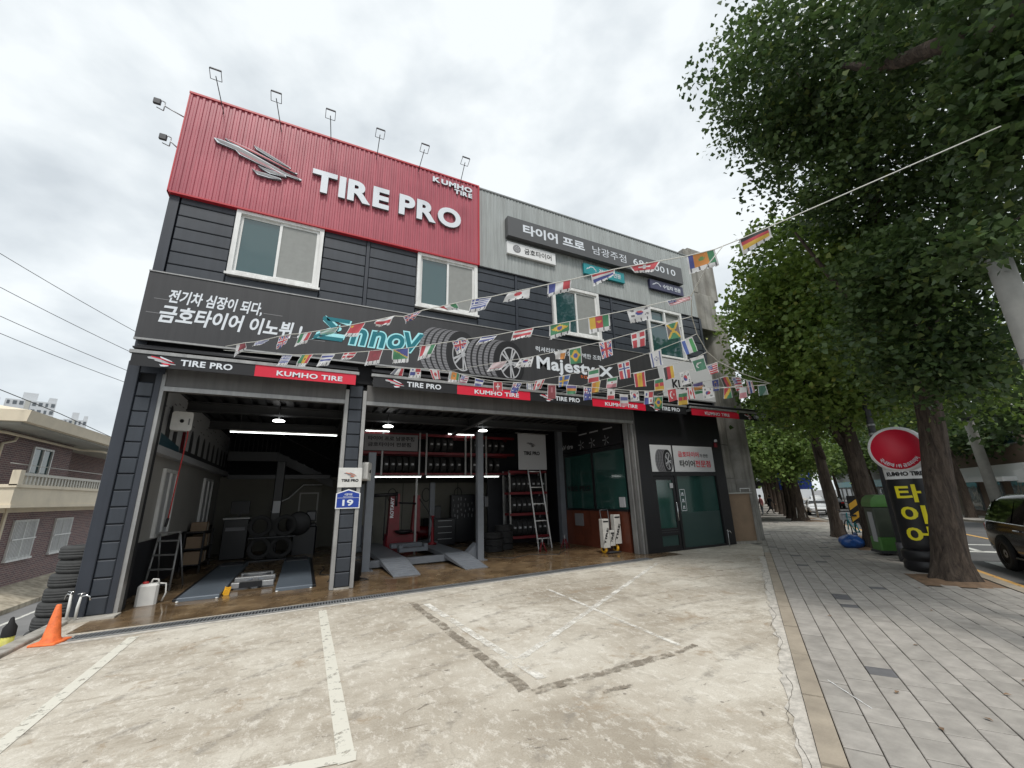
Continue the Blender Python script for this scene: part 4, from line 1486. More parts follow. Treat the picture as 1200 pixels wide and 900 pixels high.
house(0.595, 1.005, 1.475, 1.735, 1.80, 8.926, 0).build('blue_field', M['blue'], t, world=True)
MB().quad((0.6, 8.923, 1.655), (1.0, 8.923, 1.655), (1.0, 8.923, 1.661), (0.6, 8.923, 1.661)).build('rule', M['letter'], t, world=True, fix=False)
sign_text('lettering', '19', 0.70, 0.90, 1.505, 1.625, 8.924, M['letter'], t, bold=.03)
sign_text('lettering', '서문대로', 0.725, 0.875, 1.70, 1.745, 8.924, M['letter'], t, bold=.02)
sign_text('lettering', 'Seomun-daero', 0.71, 0.89, 1.672, 1.69, 8.924, M['letter'], t, bold=.01)

# ---- office front signs
t = thing('tyre_poster', 'pale poster with picture of a tyre above the office door', 'poster', (9.4, 9.0, 2.19))
MB().box(8.98, 9.845, 8.99, 9.1, 2.19, 2.97).build('poster_board', M['bannergrey'], t, world=True)
print_tyre(9.66, 2.50, .17, .34, .34, 8.986, t, cut=2.195)
t = thing('office_sign', 'pale sign with red and black Korean lettering over office window', 'sign', (10.8, 9.0, 2.19))
MB().box(9.91, 11.66, 8.99, 9.1, 2.19, 2.97).build('sign_board', M['bannergrey'], t, world=True)
sign_text('lettering', '금호타이어', 10.10, 11.0, 2.63, 2.80, 8.987, M['redprint'], t, bold=.018)
sign_text('lettering', '가 만든', 11.04, 11.42, 2.63, 2.74, 8.987, M['blackprint'], t, bold=.02)
sign_text('lettering', '타이어', 10.13, 10.78, 2.33, 2.54, 8.987, M['blackprint'], t, bold=.03)
sign_text('lettering', '전문점', 10.80, 11.48, 2.33, 2.54, 8.987, M['redprint'], t, bold=.02)
t = thing('window_sticker', 'upright white outlined sticker with pictograms on the office window', 'sticker', (10.1, 9.04, 1.1))
mb = MB()
for a, c, z0, z1 in ((10.03, 10.045, 1.06, 1.68), (10.235, 10.25, 1.06, 1.68), (10.03, 10.25, 1.665, 1.68), (10.03, 10.25, 1.06, 1.075)):
    mb.quad((a, 9.046, z0), (c, 9.046, z0), (c, 9.046, z1), (a, 9.046, z1))
mb.build('border', M['letter'], t, world=True, fix=False)
mb = MB()
for z0 in (1.12, 1.31, 1.50):
    mb.disc((10.14, 9.046, z0 + .05), .04, 'y', 10)
    mb.quad((10.08, 9.046, z0), (10.2, 9.046, z0), (10.17, 9.046, z0 + .04), (10.1, 9.046, z0 + .04))
mb.build('pictogram', M['letter'], t, world=True, fix=False)
t = thing('alarm_bell', 'small red alarm beacon on the black wall by the corner', 'alarm', (11.82, 8.98, 3.05))
MB().bbox(-.06, .06, -.05, .0, -.08, .06, .008).build('housing', M['rackred'], t)
MB().lathe([(.001, .06), (.05, .06), (.05, .10), (.03, .14), (.001, .15)], (0, -.05, .02), 10).build('beacon', M['paleprint'], t)
# ================================================================ inside the workshop
def tyre_mesh(name, r=.29, w_=.19, m='rubber', seg=24):
    mb = MB()
    prof = []
    h = w_ / 2
    pts = [(r * .62, -h * .8), (r * .66, -h * .95), (r * .86, -h), (r * .96, -h * .86)]
    for k in range(4):
        z0 = -h * .78 + k * h * .42
        pts += [(r, z0), (r, z0 + h * .30), (r * .975, z0 + h * .31), (r * .975, z0 + h * .41)]
    pts += [(r * .96, h * .88), (r * .86, h), (r * .66, h * .95), (r * .62, h * .8)]
    mb.lathe(pts, (0, 0, 0), seg, 'z', 0, True, True)
    me = mb.mesh(name, M[m])
    return me
TYRE = tyre_mesh('tyre')
_mb = MB()
_mb.lathe([(.18, -.085), (.20, -.098), (.245, -.10), (.275, -.088), (.289, -.062), (.29, -.036), (.286, -.034), (.286, -.028), (.2905, -.026), (.2905, .0), (.2865, .002), (.2865, .008), (.2905, .01), (.29, .036), (.286, .038), (.286, .044), (.289, .062), (.275, .088), (.245, .10), (.20, .098), (.18, .085)], (0, 0, 0), 40, 'z', 0, True, True)
TYREG = _mb.mesh('tyre', M['rubbergrey'])
LBL = MB().quad((.286, -.03, -.05), (.286, .03, -.05), (.2935, .03, .05), (.2935, -.03, .05)).mesh('tyre_label', M['paleprint'])

def sweep_rack(tyres):
    pass

# back wall: pale boards below the loft
bw = MB()
bw.box(-2.64, 8.2, 17.45, 17.55, 0, 2.5)
tag(bw.build('rear_wall', M['innerwall'], SHOP, world=True))
tag(MB().box(1.2, 6.9, 16.3, 16.4, 0, 2.2).build('partition_wall', mat('partition_paint', (.24, .235, .20), .7, 0, .1, 2), SHOP, world=True))
for xx in (2.3, 3.4, 4.5, 5.6):
    MB().box(xx - .01, xx + .01, 16.29, 16.3, 0, 2.2).build('wall_seam', M['innerdark'], SHOP, world=True)
# left inner wall: dark dado, pale sheet above
MB().box(-2.72, -2.65, 9.3, 18.2, 0.0, .95).build('dado', M['innerdark'], SHOP, world=True)
MB().box(-2.72, -2.66, 9.16, 18.2, .95, 3.95).build('left_wall', M['leftwall'], SHOP, world=True)
# windows in the left wall
for y0, y1 in ((10.95, 11.95), (15.0, 16.2)):
    f = MB()
    f.box(-2.66, -2.60, y0, y1, .98, 1.05)
    f.box(-2.66, -2.60, y0, y1, 2.28, 2.35)
    for yy in (y0, (y0 + y1) / 2 - .03, y1 - .06):
        f.box(-2.66, -2.60, yy, yy + .06, 1.05, 2.28)
    fr = f.build('inner_window', M['white'], SHOP, world=True)
    MB().box(-2.645, -2.635, y0 + .06, y1 - .06, 1.05, 2.28).build('pane', M['paleprint'], fr, world=True)
# ledge and printed panel on the left wall
t = thing('wall_poster', 'long pale printed panel with dark tyre pictures on left wall', 'poster', (-2.65, 13.5, 2.6))
MB().box(-2.66, -2.60, 9.35, 18.0, 2.72, 3.93).build('poster_board', M['bannergrey'], t, world=True)
MB().box(-2.66, -2.50, 9.35, 18.0, 2.56, 2.70).build('ledge', M['paleprint'], t, world=True)
mb = MB()
for k, yc in enumerate([10.5, 11.05, 11.75, 12.5, 13.2, 13.9, 14.6, 15.3, 16.0, 16.7, 17.3, 17.8]):
    h = .30 if k > 1 else .42
    pts = [(yc + .15 * math.cos(a), 2.80 + h + h * math.sin(a) * .9) for a in [math.pi * i / 8 for i in range(9)]]
    pts = [(yc - .15, 2.73)] + pts[::-1] + [(yc + .15, 2.73)]
    mb.add([(-2.597, p[0], p[1]) for p in pts], [tuple(range(len(pts)))], 1 if k == 2 else 0)
for k in range(26):
    yy = 10.0 + k * .30
    zz = 3.42 + .3 * random.random()
    mb.quad((-2.597, yy, zz), (-2.597, yy + .12 + .08 * random.random(), zz), (-2.597, yy + .15, zz + .03), (-2.597, yy, zz + .03), 2)
mb.quad((-2.5965, 10.1, 2.73), (-2.5965, 11.6, 2.73), (-2.5965, 11.5, 2.86), (-2.5965, 10.1, 2.98), 3)
mb.quad((-2.5962, 11.6, 2.73), (-2.5962, 17.9, 2.73), (-2.5962, 17.9, 2.84), (-2.5962, 11.6, 2.84), 0)
DKP = mat('dark_tyre_print', (.05, .05, .055), .5)
mb.build('tyre_print', [DKP, M['rackred'], M['midprint'], mat('slate_blue_print', (.03, .09, .12), .5)], t, world=True, fix=False)

# hose reels
def reel(name, label, loc, rz):
    t = thing(name, label, 'hose reel', loc, rz)
    mb = MB()
    pl = []
    for cx_, cz_, a0 in ((.12, .14, 0), (-.12, .14, 90), (-.12, -.14, 180), (.12, -.14, 270)):
        for i in range(5):
            a = R(a0 + i * 22.5)
            pl.append((cx_ + .05 * math.cos(a), cz_ + .05 * math.sin(a)))
    mb.prism(pl, lambda u, v, d: (u, d, v), -.09, .09)
    mb.build('case', M['plastic'], t)
    MB().lathe([(.001, 0), (.035, 0), (.035, .02), (.001, .02)], (0, -.11, 0), 12, 'y').build('hub', M['blackmatt'], t)
    MB().box(.10, .125, -.093, -.09, -.07, .06).build('side_label', M['greyprint'], t)
    MB().box(-.03, .03, .09, .16, -.1, .1).build('wall_bracket', M['darksteel'], t)
    return t
r1 = reel('hose_reel', 'white rounded hose reel hanging by the left wall with red hose', (-2.33, 10.2, 3.22), R(12))
MB().tube([(.1, -.02, .1), (.13, -.05, -.3), (.10, -.08, -1.0), (.07, -.08, -1.85)], .012, 6).build('hose', M['hose'], r1)
MB().tube([(.07, -.08, -1.85), (.05, -.1, -2.0)], .022, 8).build('nozzle', M['black'], r1)
r2 = reel('hose_reel', 'white rounded hose reel behind the centre pillar by the wide bay', (1.16, 9.5, 2.2), R(70))
MB().tube([(.1, 0, -.15), (.1, -.02, -1.2), (.12, -.02, -2.1)], .01, 6).build('hose', M['cable'], r2)

# ceiling lamps and tubes
LAMPS = [((-0.80, 10.0, 3.88), 'left bay near the front'), ((-0.72, 11.5, 3.56), 'left bay further in'), ((2.2, 10.0, 3.88), 'wide bay front left'), ((1.92, 11.5, 3.56), 'wide bay further in on the left'), ((5.44, 10.0, 3.88), 'wide bay front right'), ((4.74, 11.5, 3.57), 'wide bay further in on the right')]
for (p, nm) in LAMPS:
    t = thing('ceiling_lamp', 'lit round white ceiling lamp in the ' + nm, 'lamp', p, 0, 'round ceiling lamps')
    MB().lathe([(.001, .02), (.10, .02), (.14, -.005), (.13, -.02), (.001, -.025)], (0, 0, 0), 20).build('diffuser', M['lampon'], t)
    MB().tube([(0, 0, .02), (0, 0, 3.93 - p[2])], .015, 6).build('stem', M['darksteel'], t)
TUBES = [((-1.72, 0.66), 11.6, 3.27, 'across the left bay'), ((1.5, 2.23), 13.0, 3.66, 'behind the centre pillar'), ((4.1, 5.05), 13.0, 3.66, 'above the shelves in the wide bay')]
TUBES += [((1.3, 3.27), 13.0, 2.28, 'under the left tyre shelf'), ((3.41, 5.02), 13.0, 2.28, 'under the middle tyre shelf'), ((5.38, 5.95), 13.0, 2.28, 'under the right tyre shelf')]
for (x0, x1), y, z, nm in TUBES:
    t = thing('tube_lamp', 'lit white tube lamp ' + nm, 'lamp', ((x0 + x1) / 2, y, z), 0, 'tube lamps in the workshop')
    MB().box(x0, x1, y - .02, y + .02, z, z + .03).build('batten', M['plastic'], t, world=True)
    MB().tube([(x0 + .02, y, z - .012), (x1 - .02, y, z - .012)], .014, 8).build('tube', M['tubeon'], t, world=True)
    if z > 3:
        MB().tube([(x0 + .2, y, z + .03), (x0 + .2, y, 3.93)], .006, 5).build('hanger', M['darksteel'], t, world=True)

# ---- loft shelf with tyres over the wide bay (red beams)
t = thing('tyre_shelf', 'long two tier red beamed tyre shelf high along the back', 'shelf', (3.9, 13.2, 2.3))
for z in (2.36, 3.02, 3.6):
    MB().box(0.9, 6.6, 13.08, 13.14, z - .05, z + .03).build('beam', M['rackred'], t, world=True)
    MB().box(0.9, 6.6, 13.7, 13.76, z - .05, z + .03).build('beam', M['rackred'], t, world=True)
for xx in (0.95, 2.05, 3.2, 3.42, 4.75, 4.95, 5.5):
    MB().box(xx - .025, xx + .025, 13.05, 13.09, 2.32, 3.66).build('upright', M['alu'], t, world=True)
for a, c in ((0.93, 3.3), (3.35, 6.6)):
    MB().box(a, c, 13.05, 13.75, 2.31, 2.33).build('shelf_board', M['innerdark'], t, world=True)
lg = MB()
for xx in (1.0, 3.3, 6.5):
    lg.box(xx - .03, xx + .03, 13.7, 13.76, 0, 2.3)
lg.build('support_post', M['alu'], t, world=True)
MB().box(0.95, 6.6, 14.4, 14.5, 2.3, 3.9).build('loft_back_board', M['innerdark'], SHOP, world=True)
t = thing('shop_banner', 'grey banner with rows of dark lettering hung at upper shelf', 'banner', (2.35, 13.02, 3.1))
MB().box(1.5, 3.12, 13.0, 13.02, 3.06, 3.56).build('cloth', M['greyprint'], t, world=True)
sign_text('lettering', '타이어 프로 남광주점', 1.6, 3.0, 3.36, 3.50, 12.997, M['blackprint'], t, bold=.03)
sign_text('lettering', '금호타이어 전문점', 1.6, 2.9, 3.18, 3.31, 12.997, M['blackprint'], t, bold=.03)
# tyres standing on the shelf
first = None
def stand_tyre(x, y, z, lab, grp, lean=0.0, mesh=TYRE, rz=0.0, sc=.92, yaw=0.0):
    o = link('tyre', mesh, None, (x, y, z), (0, R(90) + lean, yaw))
    o.scale = (sc, sc, .9)
    tag(o, lab, 'tyre', grp)
    l = link('tyre_label', LBL, o, (0, 0, 0), (0, 0, rz))
    return o
xs1 = [1.35, 1.60, 1.84, 2.2, 2.4, 2.6, 2.8, 3.0, 3.58, 3.8, 4.02, 4.3, 4.55, 5.1, 5.3, 5.7, 5.95]
ORD = ['first', 'second', 'third', 'fourth', 'fifth', 'sixth', 'seventh', 'eighth', 'ninth', 'tenth', 'eleventh', 'twelfth', 'thirteenth', 'fourteenth', 'fifteenth', 'sixteenth', 'seventeenth']
for i, x in enumerate(xs1):
    stand_tyre(x, 13.38, 2.39 + .27, 'black tyre on the lower back shelf, %s from the left' % ORD[i], 'tyres on the lower back shelf', random.uniform(-.06, .06), rz=R(90) if False else math.pi / 2 * 3)
for i, x in enumerate([3.6, 3.82, 4.04, 4.26, 5.15, 5.4, 5.66, 5.9, 6.15]):
    stand_tyre(x, 13.38, 3.05 + .27, 'black tyre on the upper back shelf, %s from the left' % ORD[i], 'tyres on the upper back shelf', random.uniform(-.06, .06), rz=math.pi / 2 * 3)

# ---- four post lift in the wide bay
t = thing('car_lift', 'grey four post car lift with two ramps in the wide bay', 'car lift', (2.9, 12.6, 0))
for (x, y, h) in ((1.46, 10.8, 2.75), (4.35, 10.8, 3.4), (1.7, 14.7, 2.1), (4.1, 14.7, 2.15)):
    pm = MB()
    pm.box(x - .085, x + .085, y - .06, y - .04, 0, h)
    pm.box(x - .085, x - .065, y - .04, y + .09, 0, h)
    pm.box(x + .065, x + .085, y - .04, y + .09, 0, h)
    pm.box(x - .16, x + .16, y - .12, y + .12, 0, .02)
    pm.build('post', M['liftgrey'], t, world=True)
for y in (11.05, 14.55):
    MB().bbox(1.55, 4.27, y - .09, y + .09, .04, .19, .01).build('cross_beam', M['liftgrey'], t, world=True)
for x0, x1 in ((1.80, 2.42), (3.42, 4.02)):
    MB().bbox(x0, x1, 11.0, 15.0, .12, .22, .01).build('runway', M['liftgrey'], t, world=True)
    rp = MB()
    rp.hexa([(x0 + .08, 9.58, .008), (x1 + .04, 9.58, .008), (x1, 11.0, .12), (x0, 11.0, .12)], [(x0 + .08, 9.58, .022), (x1 + .04, 9.58, .022), (x1, 11.0, .225), (x0, 11.0, .225)])
    r_ = rp.build('ramp', M['liftgrey'], t, world=True)
    rb = MB()
    for k in range(9):
        f = .08 + k * .105
        yy = 9.58 + 1.42 * f
        zz = .022 + .203 * f + .002
        xa, xb = x0 + .08 * (1 - f) + .03, x1 + .04 * (1 - f) - .03
        rb.box(xa, xb, yy - .008, yy + .008, zz - .004, zz + .008)
    rb.build('grip_rib', M['liftgrey'], r_, world=True)
jb = MB()
jb.bbox(2.5, 3.3, 12.1, 12.4, .20, .30, .01)
jb.bbox(2.45, 3.35, 13.0, 13.3, .22, .34, .01)
for x in (2.55, 3.25):
    jb.bbox(x - .06, x + .06, 12.15, 12.35, .30, .38, .01)
jb.build('jacking_beam', M['liftgrey'], t, world=True)
gs = MB()
gs.add([(4.05, 10.9, .02), (4.3, 10.9, .02), (4.3, 10.9, .42), (4.05, 10.9, .2), (4.05, 11.2, .02), (4.3, 11.2, .02), (4.3, 11.2, .42), (4.05, 11.2, .2)], [(0, 1, 2, 3), (7, 6, 5, 4), (3, 2, 6, 7), (0, 3, 7, 4), (1, 5, 6, 2), (0, 4, 5, 1)])
gs.build('gusset', M['liftgrey'], t, world=True)
MB().bbox(4.47, 4.58, 10.74, 10.86, 1.35, 1.62, .01).build('control_box', M['darksteel'], t, world=True)

# ---- tyre changer in red
t = thing('tyre_changer', 'red tyre changing machine with two columns and black arm', 'machine', (2.9, 13.8, 0.22))
b_ = MB()
b_.bbox(2.42, 3.40, 13.75, 14.3, 0.0, 0.55, .03)
b_.build('cabinet', M['machred'], t, world=True)
c_ = MB()
c_.hexa([(2.45, 13.7, .5), (2.80, 13.7, .5), (2.80, 14.0, .5), (2.45, 14.0, .5)], [(2.5, 13.7, 1.78), (2.78, 13.7, 1.78), (2.78, 14.0, 1.78), (2.5, 14.0, 1.78)])
col1 = c_.build('column', M['machred'], t, world=True)
mb = MB()
letters(mb, 'ROTARY', (2.60, 13.695, 1.05), (0, 0, 1), (-1, 0, 0), .62, .11, .003, 0, bold=.04)
mb.build('lettering', M['letter'], col1, world=True, fix=False)
c_ = MB()
c_.hexa([(3.2, 13.75, .6), (3.46, 13.75, .6), (3.46, 14.0, .6), (3.2, 14.0, .6)], [(3.28, 13.75, 1.72), (3.44, 13.75, 1.72), (3.44, 14.0, 1.72), (3.28, 14.0, 1.72)])
c_.build('column', M['machred'], t, world=True)
a_ = MB()
a_.tube([(1.98, 13.66, 1.74), (2.66, 13.66, 1.76)], .05, 8)
a_.tube([(2.66, 13.66, 1.4), (2.66, 13.66, 1.84)], .04, 8)
a_.tube([(2.75, 13.7, 1.5), (3.3, 13.7, 1.46)], .03, 8)
a_.build('arm', M['black'], t, world=True)
MB().lathe([(.001, .1), (.26, .1), (.28, .06), (.2, 0), (.001, 0)], (2.9, 13.55, .58), 20).build('turntable', M['black'], t, world=True)
cb = MB()
cb.tube([(3.42, 13.74, 1.6), (3.7, 13.7, 1.2), (3.9, 13.7, .8), (3.75, 13.7, .35), (3.5, 13.7, .3)], .02, 6)
cb.tube([(2.34, 13.7, 1.7), (2.33, 13.7, .4)], .02, 6)
cb.build('air_hose', M['cable'], t, world=True)

# ---- tool cabinets and tool board
t = thing('tool_cabinet', 'black tool cabinet with trays on top in the wide bay', 'cabinet', (4.5, 14.8, 0))
MB().bbox(4.15, 4.95, 14.6, 15.1, 0.05, .92, .02).build('body', M['toolbox'], t, world=True)
for k in range(4):
    d_ = MB().bbox(4.18, 4.92, 14.585, 14.6, .1 + k * .2, .28 + k * .2, .004).build('drawer', M['toolbox'], t, world=True)
    MB().box(4.3, 4.8, 14.57, 14.585, .235 + k * .2, .25 + k * .2).build('handle', M['steel'], d_, world=True)
MB().bbox(4.2, 4.45, 14.7, 14.95, .92, 1.35, .02).build('top_box', M['toolbox'], t, world=True)
t = thing('tool_board', 'dark pegboard hung with rows of pale hand tools', 'tool board', (5.4, 15.2, 0))
MB().bbox(4.95, 5.9, 15.15, 15.35, .05, 1.72, .02).build('board', M['toolbox'], t, world=True)
for k in range(22):
    x = 5.05 + (k % 6) * .145 + random.uniform(-.03, .03)
    z = .95 + (k // 6) * .2 + random.uniform(-.04, .04)
    MB().box(x, x + random.uniform(.015, .045), 15.135, 15.15, z - random.uniform(.02, .08), z + random.uniform(.02, .06)).build('hand_tool', M['greyprint'], t, world=True)

# ---- tyre rack at the right with red shelves and the ladder
t = thing('tyre_rack', 'red shelved tyre rack with three tiers behind the ladder', 'rack', (6.9, 12.9, 0))
for z in (.30, 1.02, 1.70, 2.40):
    MB().box(6.15, 7.6, 12.62, 12.68, z - .04, z + .04).build('beam', M['rackred'], t, world=True)
    MB().box(6.15, 7.6, 13.14, 13.2, z - .04, z + .04).build('beam', M['rackred'], t, world=True)
for x in (6.17, 7.58):
    for y in (12.66, 13.16):
        MB().box(x - .025, x + .025, y - .025, y + .025, 0, 2.45).build('upright', M['alu'], t, world=True)
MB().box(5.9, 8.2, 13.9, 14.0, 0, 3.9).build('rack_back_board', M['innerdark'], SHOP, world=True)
for zi, z in enumerate((.34, 1.06, 1.74)):
    for k in range(7):
        stand_tyre(6.32 + k * .19, 12.9, z + .265, 'black tyre on the %s shelf of the red rack, %s from the left' % (('bottom', 'middle', 'top')[zi], ORD[k]), 'tyres on the red rack', random.uniform(-.12, .12), rz=math.pi / 2 * 3)
def ladder(name, label, p0, p1, wdt, n, m, loc, deep=None):
    t = thing(name, label, 'ladder', loc)
    return t
t = thing('ladder', 'white painted straight ladder leaning against the red tyre rack', 'ladder', (6.95, 11.9, 0))
for dx in (-.24, .24):
    MB().tube([(dx, -.1, 0), (dx * .96, .45, 2.5)], .022, 8).build('rail', M['whitepaint'], t)
for k in range(5):
    f = .12 + k * .21
    MB().tube([(-.24, -.1 + .55 * f, 2.5 * f), (.24, -.1 + .55 * f, 2.5 * f)], .016, 8).build('rung', M['whitepaint'], t)
t = thing('hanging_banner', 'white hanging banner with small wing and TIRE PRO inside', 'banner', (6.85, 12.2, 2.45))
MB().box(6.3, 7.38, 12.2, 12.215, 2.45, 3.64).build('cloth', M['paleprint'], t, world=True)
MB().tube([(6.2, 12.2, 3.66), (7.5, 12.2, 3.66)], .015, 6).build('rod', M['alu'], t, world=True)
sign_text('lettering', 'TIRE PRO', 6.5, 7.12, 2.93, 3.06, 12.197, M['blackprint'], t, bold=.05)
emblem(6.62, 6.98, 3.2, 3.36, 12.194, 12.197, t, [M['greyprint'], M['blackprint'], M['greyprint']], M['greyprint'])

# ---- office glazing inside the wide bay, on the right
t = thing('office_partition', 'inner office partition with green glass over red brown boards', 'partition', (8.3, 11.0, 0))
for k in range(7):
    y0 = 9.42 + k * .45
    MB().box(8.31, 8.40, y0 + .004, min(y0 + .446, 12.55), 0, 1.1).build('board', M['woodred'], t, world=True)
for y0, y1 in ((9.42, 10.86), (10.94, 12.5)):
    MB().box(8.34, 8.36, y0, y1, 1.16, 2.9).build('pane', M['officeglass'], t, world=True)
f = MB()
f.box(8.3, 8.40, 9.38, 12.55, 1.1, 1.16)
f.box(8.3, 8.40, 9.38, 12.55, 2.9, 3.02)
f.box(8.3, 8.40, 10.86, 10.94, 1.16, 2.9)
f.box(8.3, 8.40, 12.5, 12.56, 1.16, 2.9)
f.build('frame', M['black'], t, world=True)
mb = MB()
letters(mb, 'TIRE PRO', (8.335, 12.45, 1.72), (0, -1, 0), (0, 0, 1), 1.35, .17, .003, 0, bold=.04)
mb.build('lettering', M['blackprint'], t, world=True, fix=False)
MB().box(8.27, 8.30, 11.55, 12.0, .62, 1.0).build('grey_notice', M['greyprint'], t, world=True)
MB().box(8.29, 8.33, 9.5, 9.72, 1.22, 1.5).build('notice', M['paleprint'], t, world=True)
t = thing('upper_poster', 'dark poster with tyre pictures above the inner office glass', 'poster', (8.3, 11, 3.05))
MB().box(8.3, 8.42, 9.4, 12.9, 3.04, 3.9).build('poster_board', M['blackprint'], t, world=True)
mb = MB()
letters(mb, 'eV tire', (8.296, 12.6, 3.16), (0, -1, 0), (0, 0, 1), .7, .16, .002, 0, bold=.03)
for yy in (11.5, 10.9, 10.2):
    mb.quad((8.296, yy, 3.55), (8.296, yy - .45, 3.55), (8.296, yy - .45, 3.59), (8.296, yy, 3.59))
    for a in range(5):
        an = a * 1.256
        mb.quad((8.296, yy - .1, 3.22), (8.296, yy - .1 + .16 * math.cos(an), 3.22 + .16 * math.sin(an)), (8.296, yy - .1 + .16 * math.cos(an + .2), 3.22 + .16 * math.sin(an + .2)), (8.296, yy - .1, 3.23))
mb.build('lettering', M['paleprint'], t, world=True, fix=False)
MB().box(8.40, 8.5, 9.2, 17.5, 0, 3.95).build('office_side_wall', M['innerdark'], SHOP, world=True)
MB().box(8.1, 8.3, 12.55, 12.75, 0, 3.9).build('office_post', M['liftgrey'], SHOP, world=True)

# ---- hand cart with cartons
t = thing('hand_cart', 'hand cart with two yellow wheels carrying white cartons', 'hand cart', (7.9, 9.9, 0))
for x in (-.2, .22):
    wm = MB().lathe([(.045, -.03), (.10, -.035), (.115, -.02), (.115, .02), (.10, .035), (.045, .03)], (x, -.06, .115), 20, 'x', 0, True, True).build('wheel', M['yellow'], t)
    MB().lathe([(.001, -.032), (.05, -.032), (.05, .032), (.001, .032)], (x, -.06, .115), 14, 'x').build('hub', M['black'], wm)
fr = MB()
for x in (-.13, .15):
    fr.tube([(x, -.02, .1), (x, .1, 1.15)], .016, 6)
fr.tube([(-.13, .1, 1.15), (.15, .1, 1.15)], .016, 6)
fr.tube([(-.2, -.06, .115), (.22, -.06, .115)], .012, 6)
fr.box(-.2, .22, -.28, -.02, .03, .05)
fr.build('frame', M['darksteel'], t)
for (x0, x1, z0, z1, nm) in ((-.30, -.08, .16, .92, 'tall white printed carton at the left of the hand cart'), (-.06, .10, .20, .60, 'short white printed carton in the middle of the hand cart'), (.12, .34, .24, 1.02, 'tall white printed carton at the right of the hand cart')):
    c = thing('carton', nm, 'carton', (7.9, 9.9, z0), 0, 'cartons on the hand cart')
    MB().bbox(x0, x1, -.2, -.04, 0, z1 - z0, .006).build('box', M['carton'], c)
    pr = MB()
    letters(pr, 'TIRE', (x0 + .05, -.203, .08), (.35, 0, .93), (-.93, 0, .35), min(.5, (z1 - z0) * .6), .07, .002, 0, bold=.04)
    pr.quad((x0 + .02, -.204, z1 - z0 - .09), (x1 - .02, -.204, z1 - z0 - .09), (x1 - .02, -.204, z1 - z0 - .05), (x0 + .02, -.204, z1 - z0 - .05))
    pr.build('print', M['blackprint'], c, fix=False)

# ---- left bay: sunk alignment lift, aligner, post, wheels, stairs
t = thing('alignment_lift', 'grey blue low alignment lift with two runways in left bay', 'car lift', (-.7, 11.5, 0))
RUN = mat('runway_blue_grey', (0.115, 0.14, 0.17), 0.45, 0.1, 0.1, 4)
for x0, x1 in ((-1.78, -1.16), (-.30, .33)):
    MB().bbox(x0, x1, 9.45, 14.0, 0.006, .065, .012).build('runway', RUN, t, world=True)
    MB().bbox(x1 if x0 > -1 else x0 - .06, x1 + .06 if x0 > -1 else x0, 9.5, 14.0, 0.006, .05, .006).build('side_rail', M['black'], t, world=True)
    for x in (x0 + .03, x1 - .03):
        MB().lathe([(.001, .02), (.022, .018), (.024, 0), (.001, 0)], (x, 9.40, .008), 10).build('corner_bolt', M['white'], t, world=True)
    MB().bbox(x0 + .05, x1 - .05, 13.3, 13.9, .065, .10, .01).build('turn_plate', M['darksteel'], t, world=True)
jk = thing('rolling_jack', 'low steel rolling jack between the two alignment runways', 'jack', (-.72, 10.3, .0))
jb = MB()
jb.bbox(-.36, .36, -.25, -.05, .04, .13, .01)
jb.bbox(-.36, .36, .25, .42, .05, .15, .01)
jb.bbox(-.30, .30, .7, .9, .05, .16, .01)
jb.build('frame', M['steel'], jk)
MB().bbox(-.22, .16, -.29, -.25, .04, .14, .006).build('name_panel', M['toolbox'], jk)
sc_ = MB()
sc_.tube([(-.3, -.1, .08), (.3, .8, .14)], .025, 6)
sc_.tube([(.3, -.1, .08), (-.3, .8, .14)], .025, 6)
sc_.build('scissor_arm', M['liftgrey'], jk)
t = thing('wheel_chock', 'small yellow wheel chock beside the left alignment runway', 'chock', (-1.09, 9.62, 0.006))
mb = MB()
for k in range(5):
    mb.box(-.05, .05, k * .05, k * .05 + .025, k * .02, k * .02 + .022)
mb.hexa([(-.05, 0, 0), (-.035, 0, 0), (-.035, .25, 0), (-.05, .25, 0)], [(-.05, 0, .02), (-.035, 0, .02), (-.035, .25, .11), (-.05, .25, .11)])
mb.build('chock_step', M['yellow'], t)
t = thing('aligner_cabinet', 'dark wheel aligner cabinet with monitor against back of left bay', 'machine', (-1.7, 15.5, 0))
MB().bbox(-2.05, -1.4, 15.3, 15.8, .03, 1.15, .02).build('body', M['toolbox'], t, world=True)
MB().bbox(-2.08, -1.38, 15.25, 15.8, 1.15, 1.2, .01).build('top_tray', M['alu'], t, world=True)
MB().bbox(-1.95, -1.45, 15.5, 15.56, 1.3, 1.68, .01).build('monitor', M['black'], t, world=True)
MB().box(-1.98, -1.48, 15.285, 15.3, .82, .92).build('name_strip', M['midprint'], t, world=True)
MB().box(-1.73, -1.67, 15.5, 15.6, 1.2, 1.3).build('monitor_stand', M['black'], t, world=True)
t = thing('aligner_post', 'tall black camera post with crossbar at back of left bay', 'machine', (-.72, 15.0, 0))
MB().bbox(-.83, -.58, 14.9, 15.15, 0, 2.85, .02).build('column', M['black'], t, world=True)
MB().bbox(-.80, -.60, 14.88, 14.9, 1.30, 1.65, .005).build('grey_panel', M['paleprint'], t, world=True)
MB().bbox(-2.1, .75, 14.95, 15.1, 2.32, 2.46, .02).build('crossbar', M['black'], t, world=True)
for k, (x, z, nm) in enumerate(((-1.0, .34, 'bottom left'), (-.45, .34, 'bottom right'), (-1.05, .95, 'upper left'), (-.4, .95, 'upper right'))):
    o = link('tyre', TYRE, None, (x, 14.6, z), (R(90), 0, 0))
    o.scale = (1.05, 1.05, 1.05)
    tag(o, 'dark tyre stacked before the camera post at the ' + nm, 'tyre', 'tyres before the camera post')
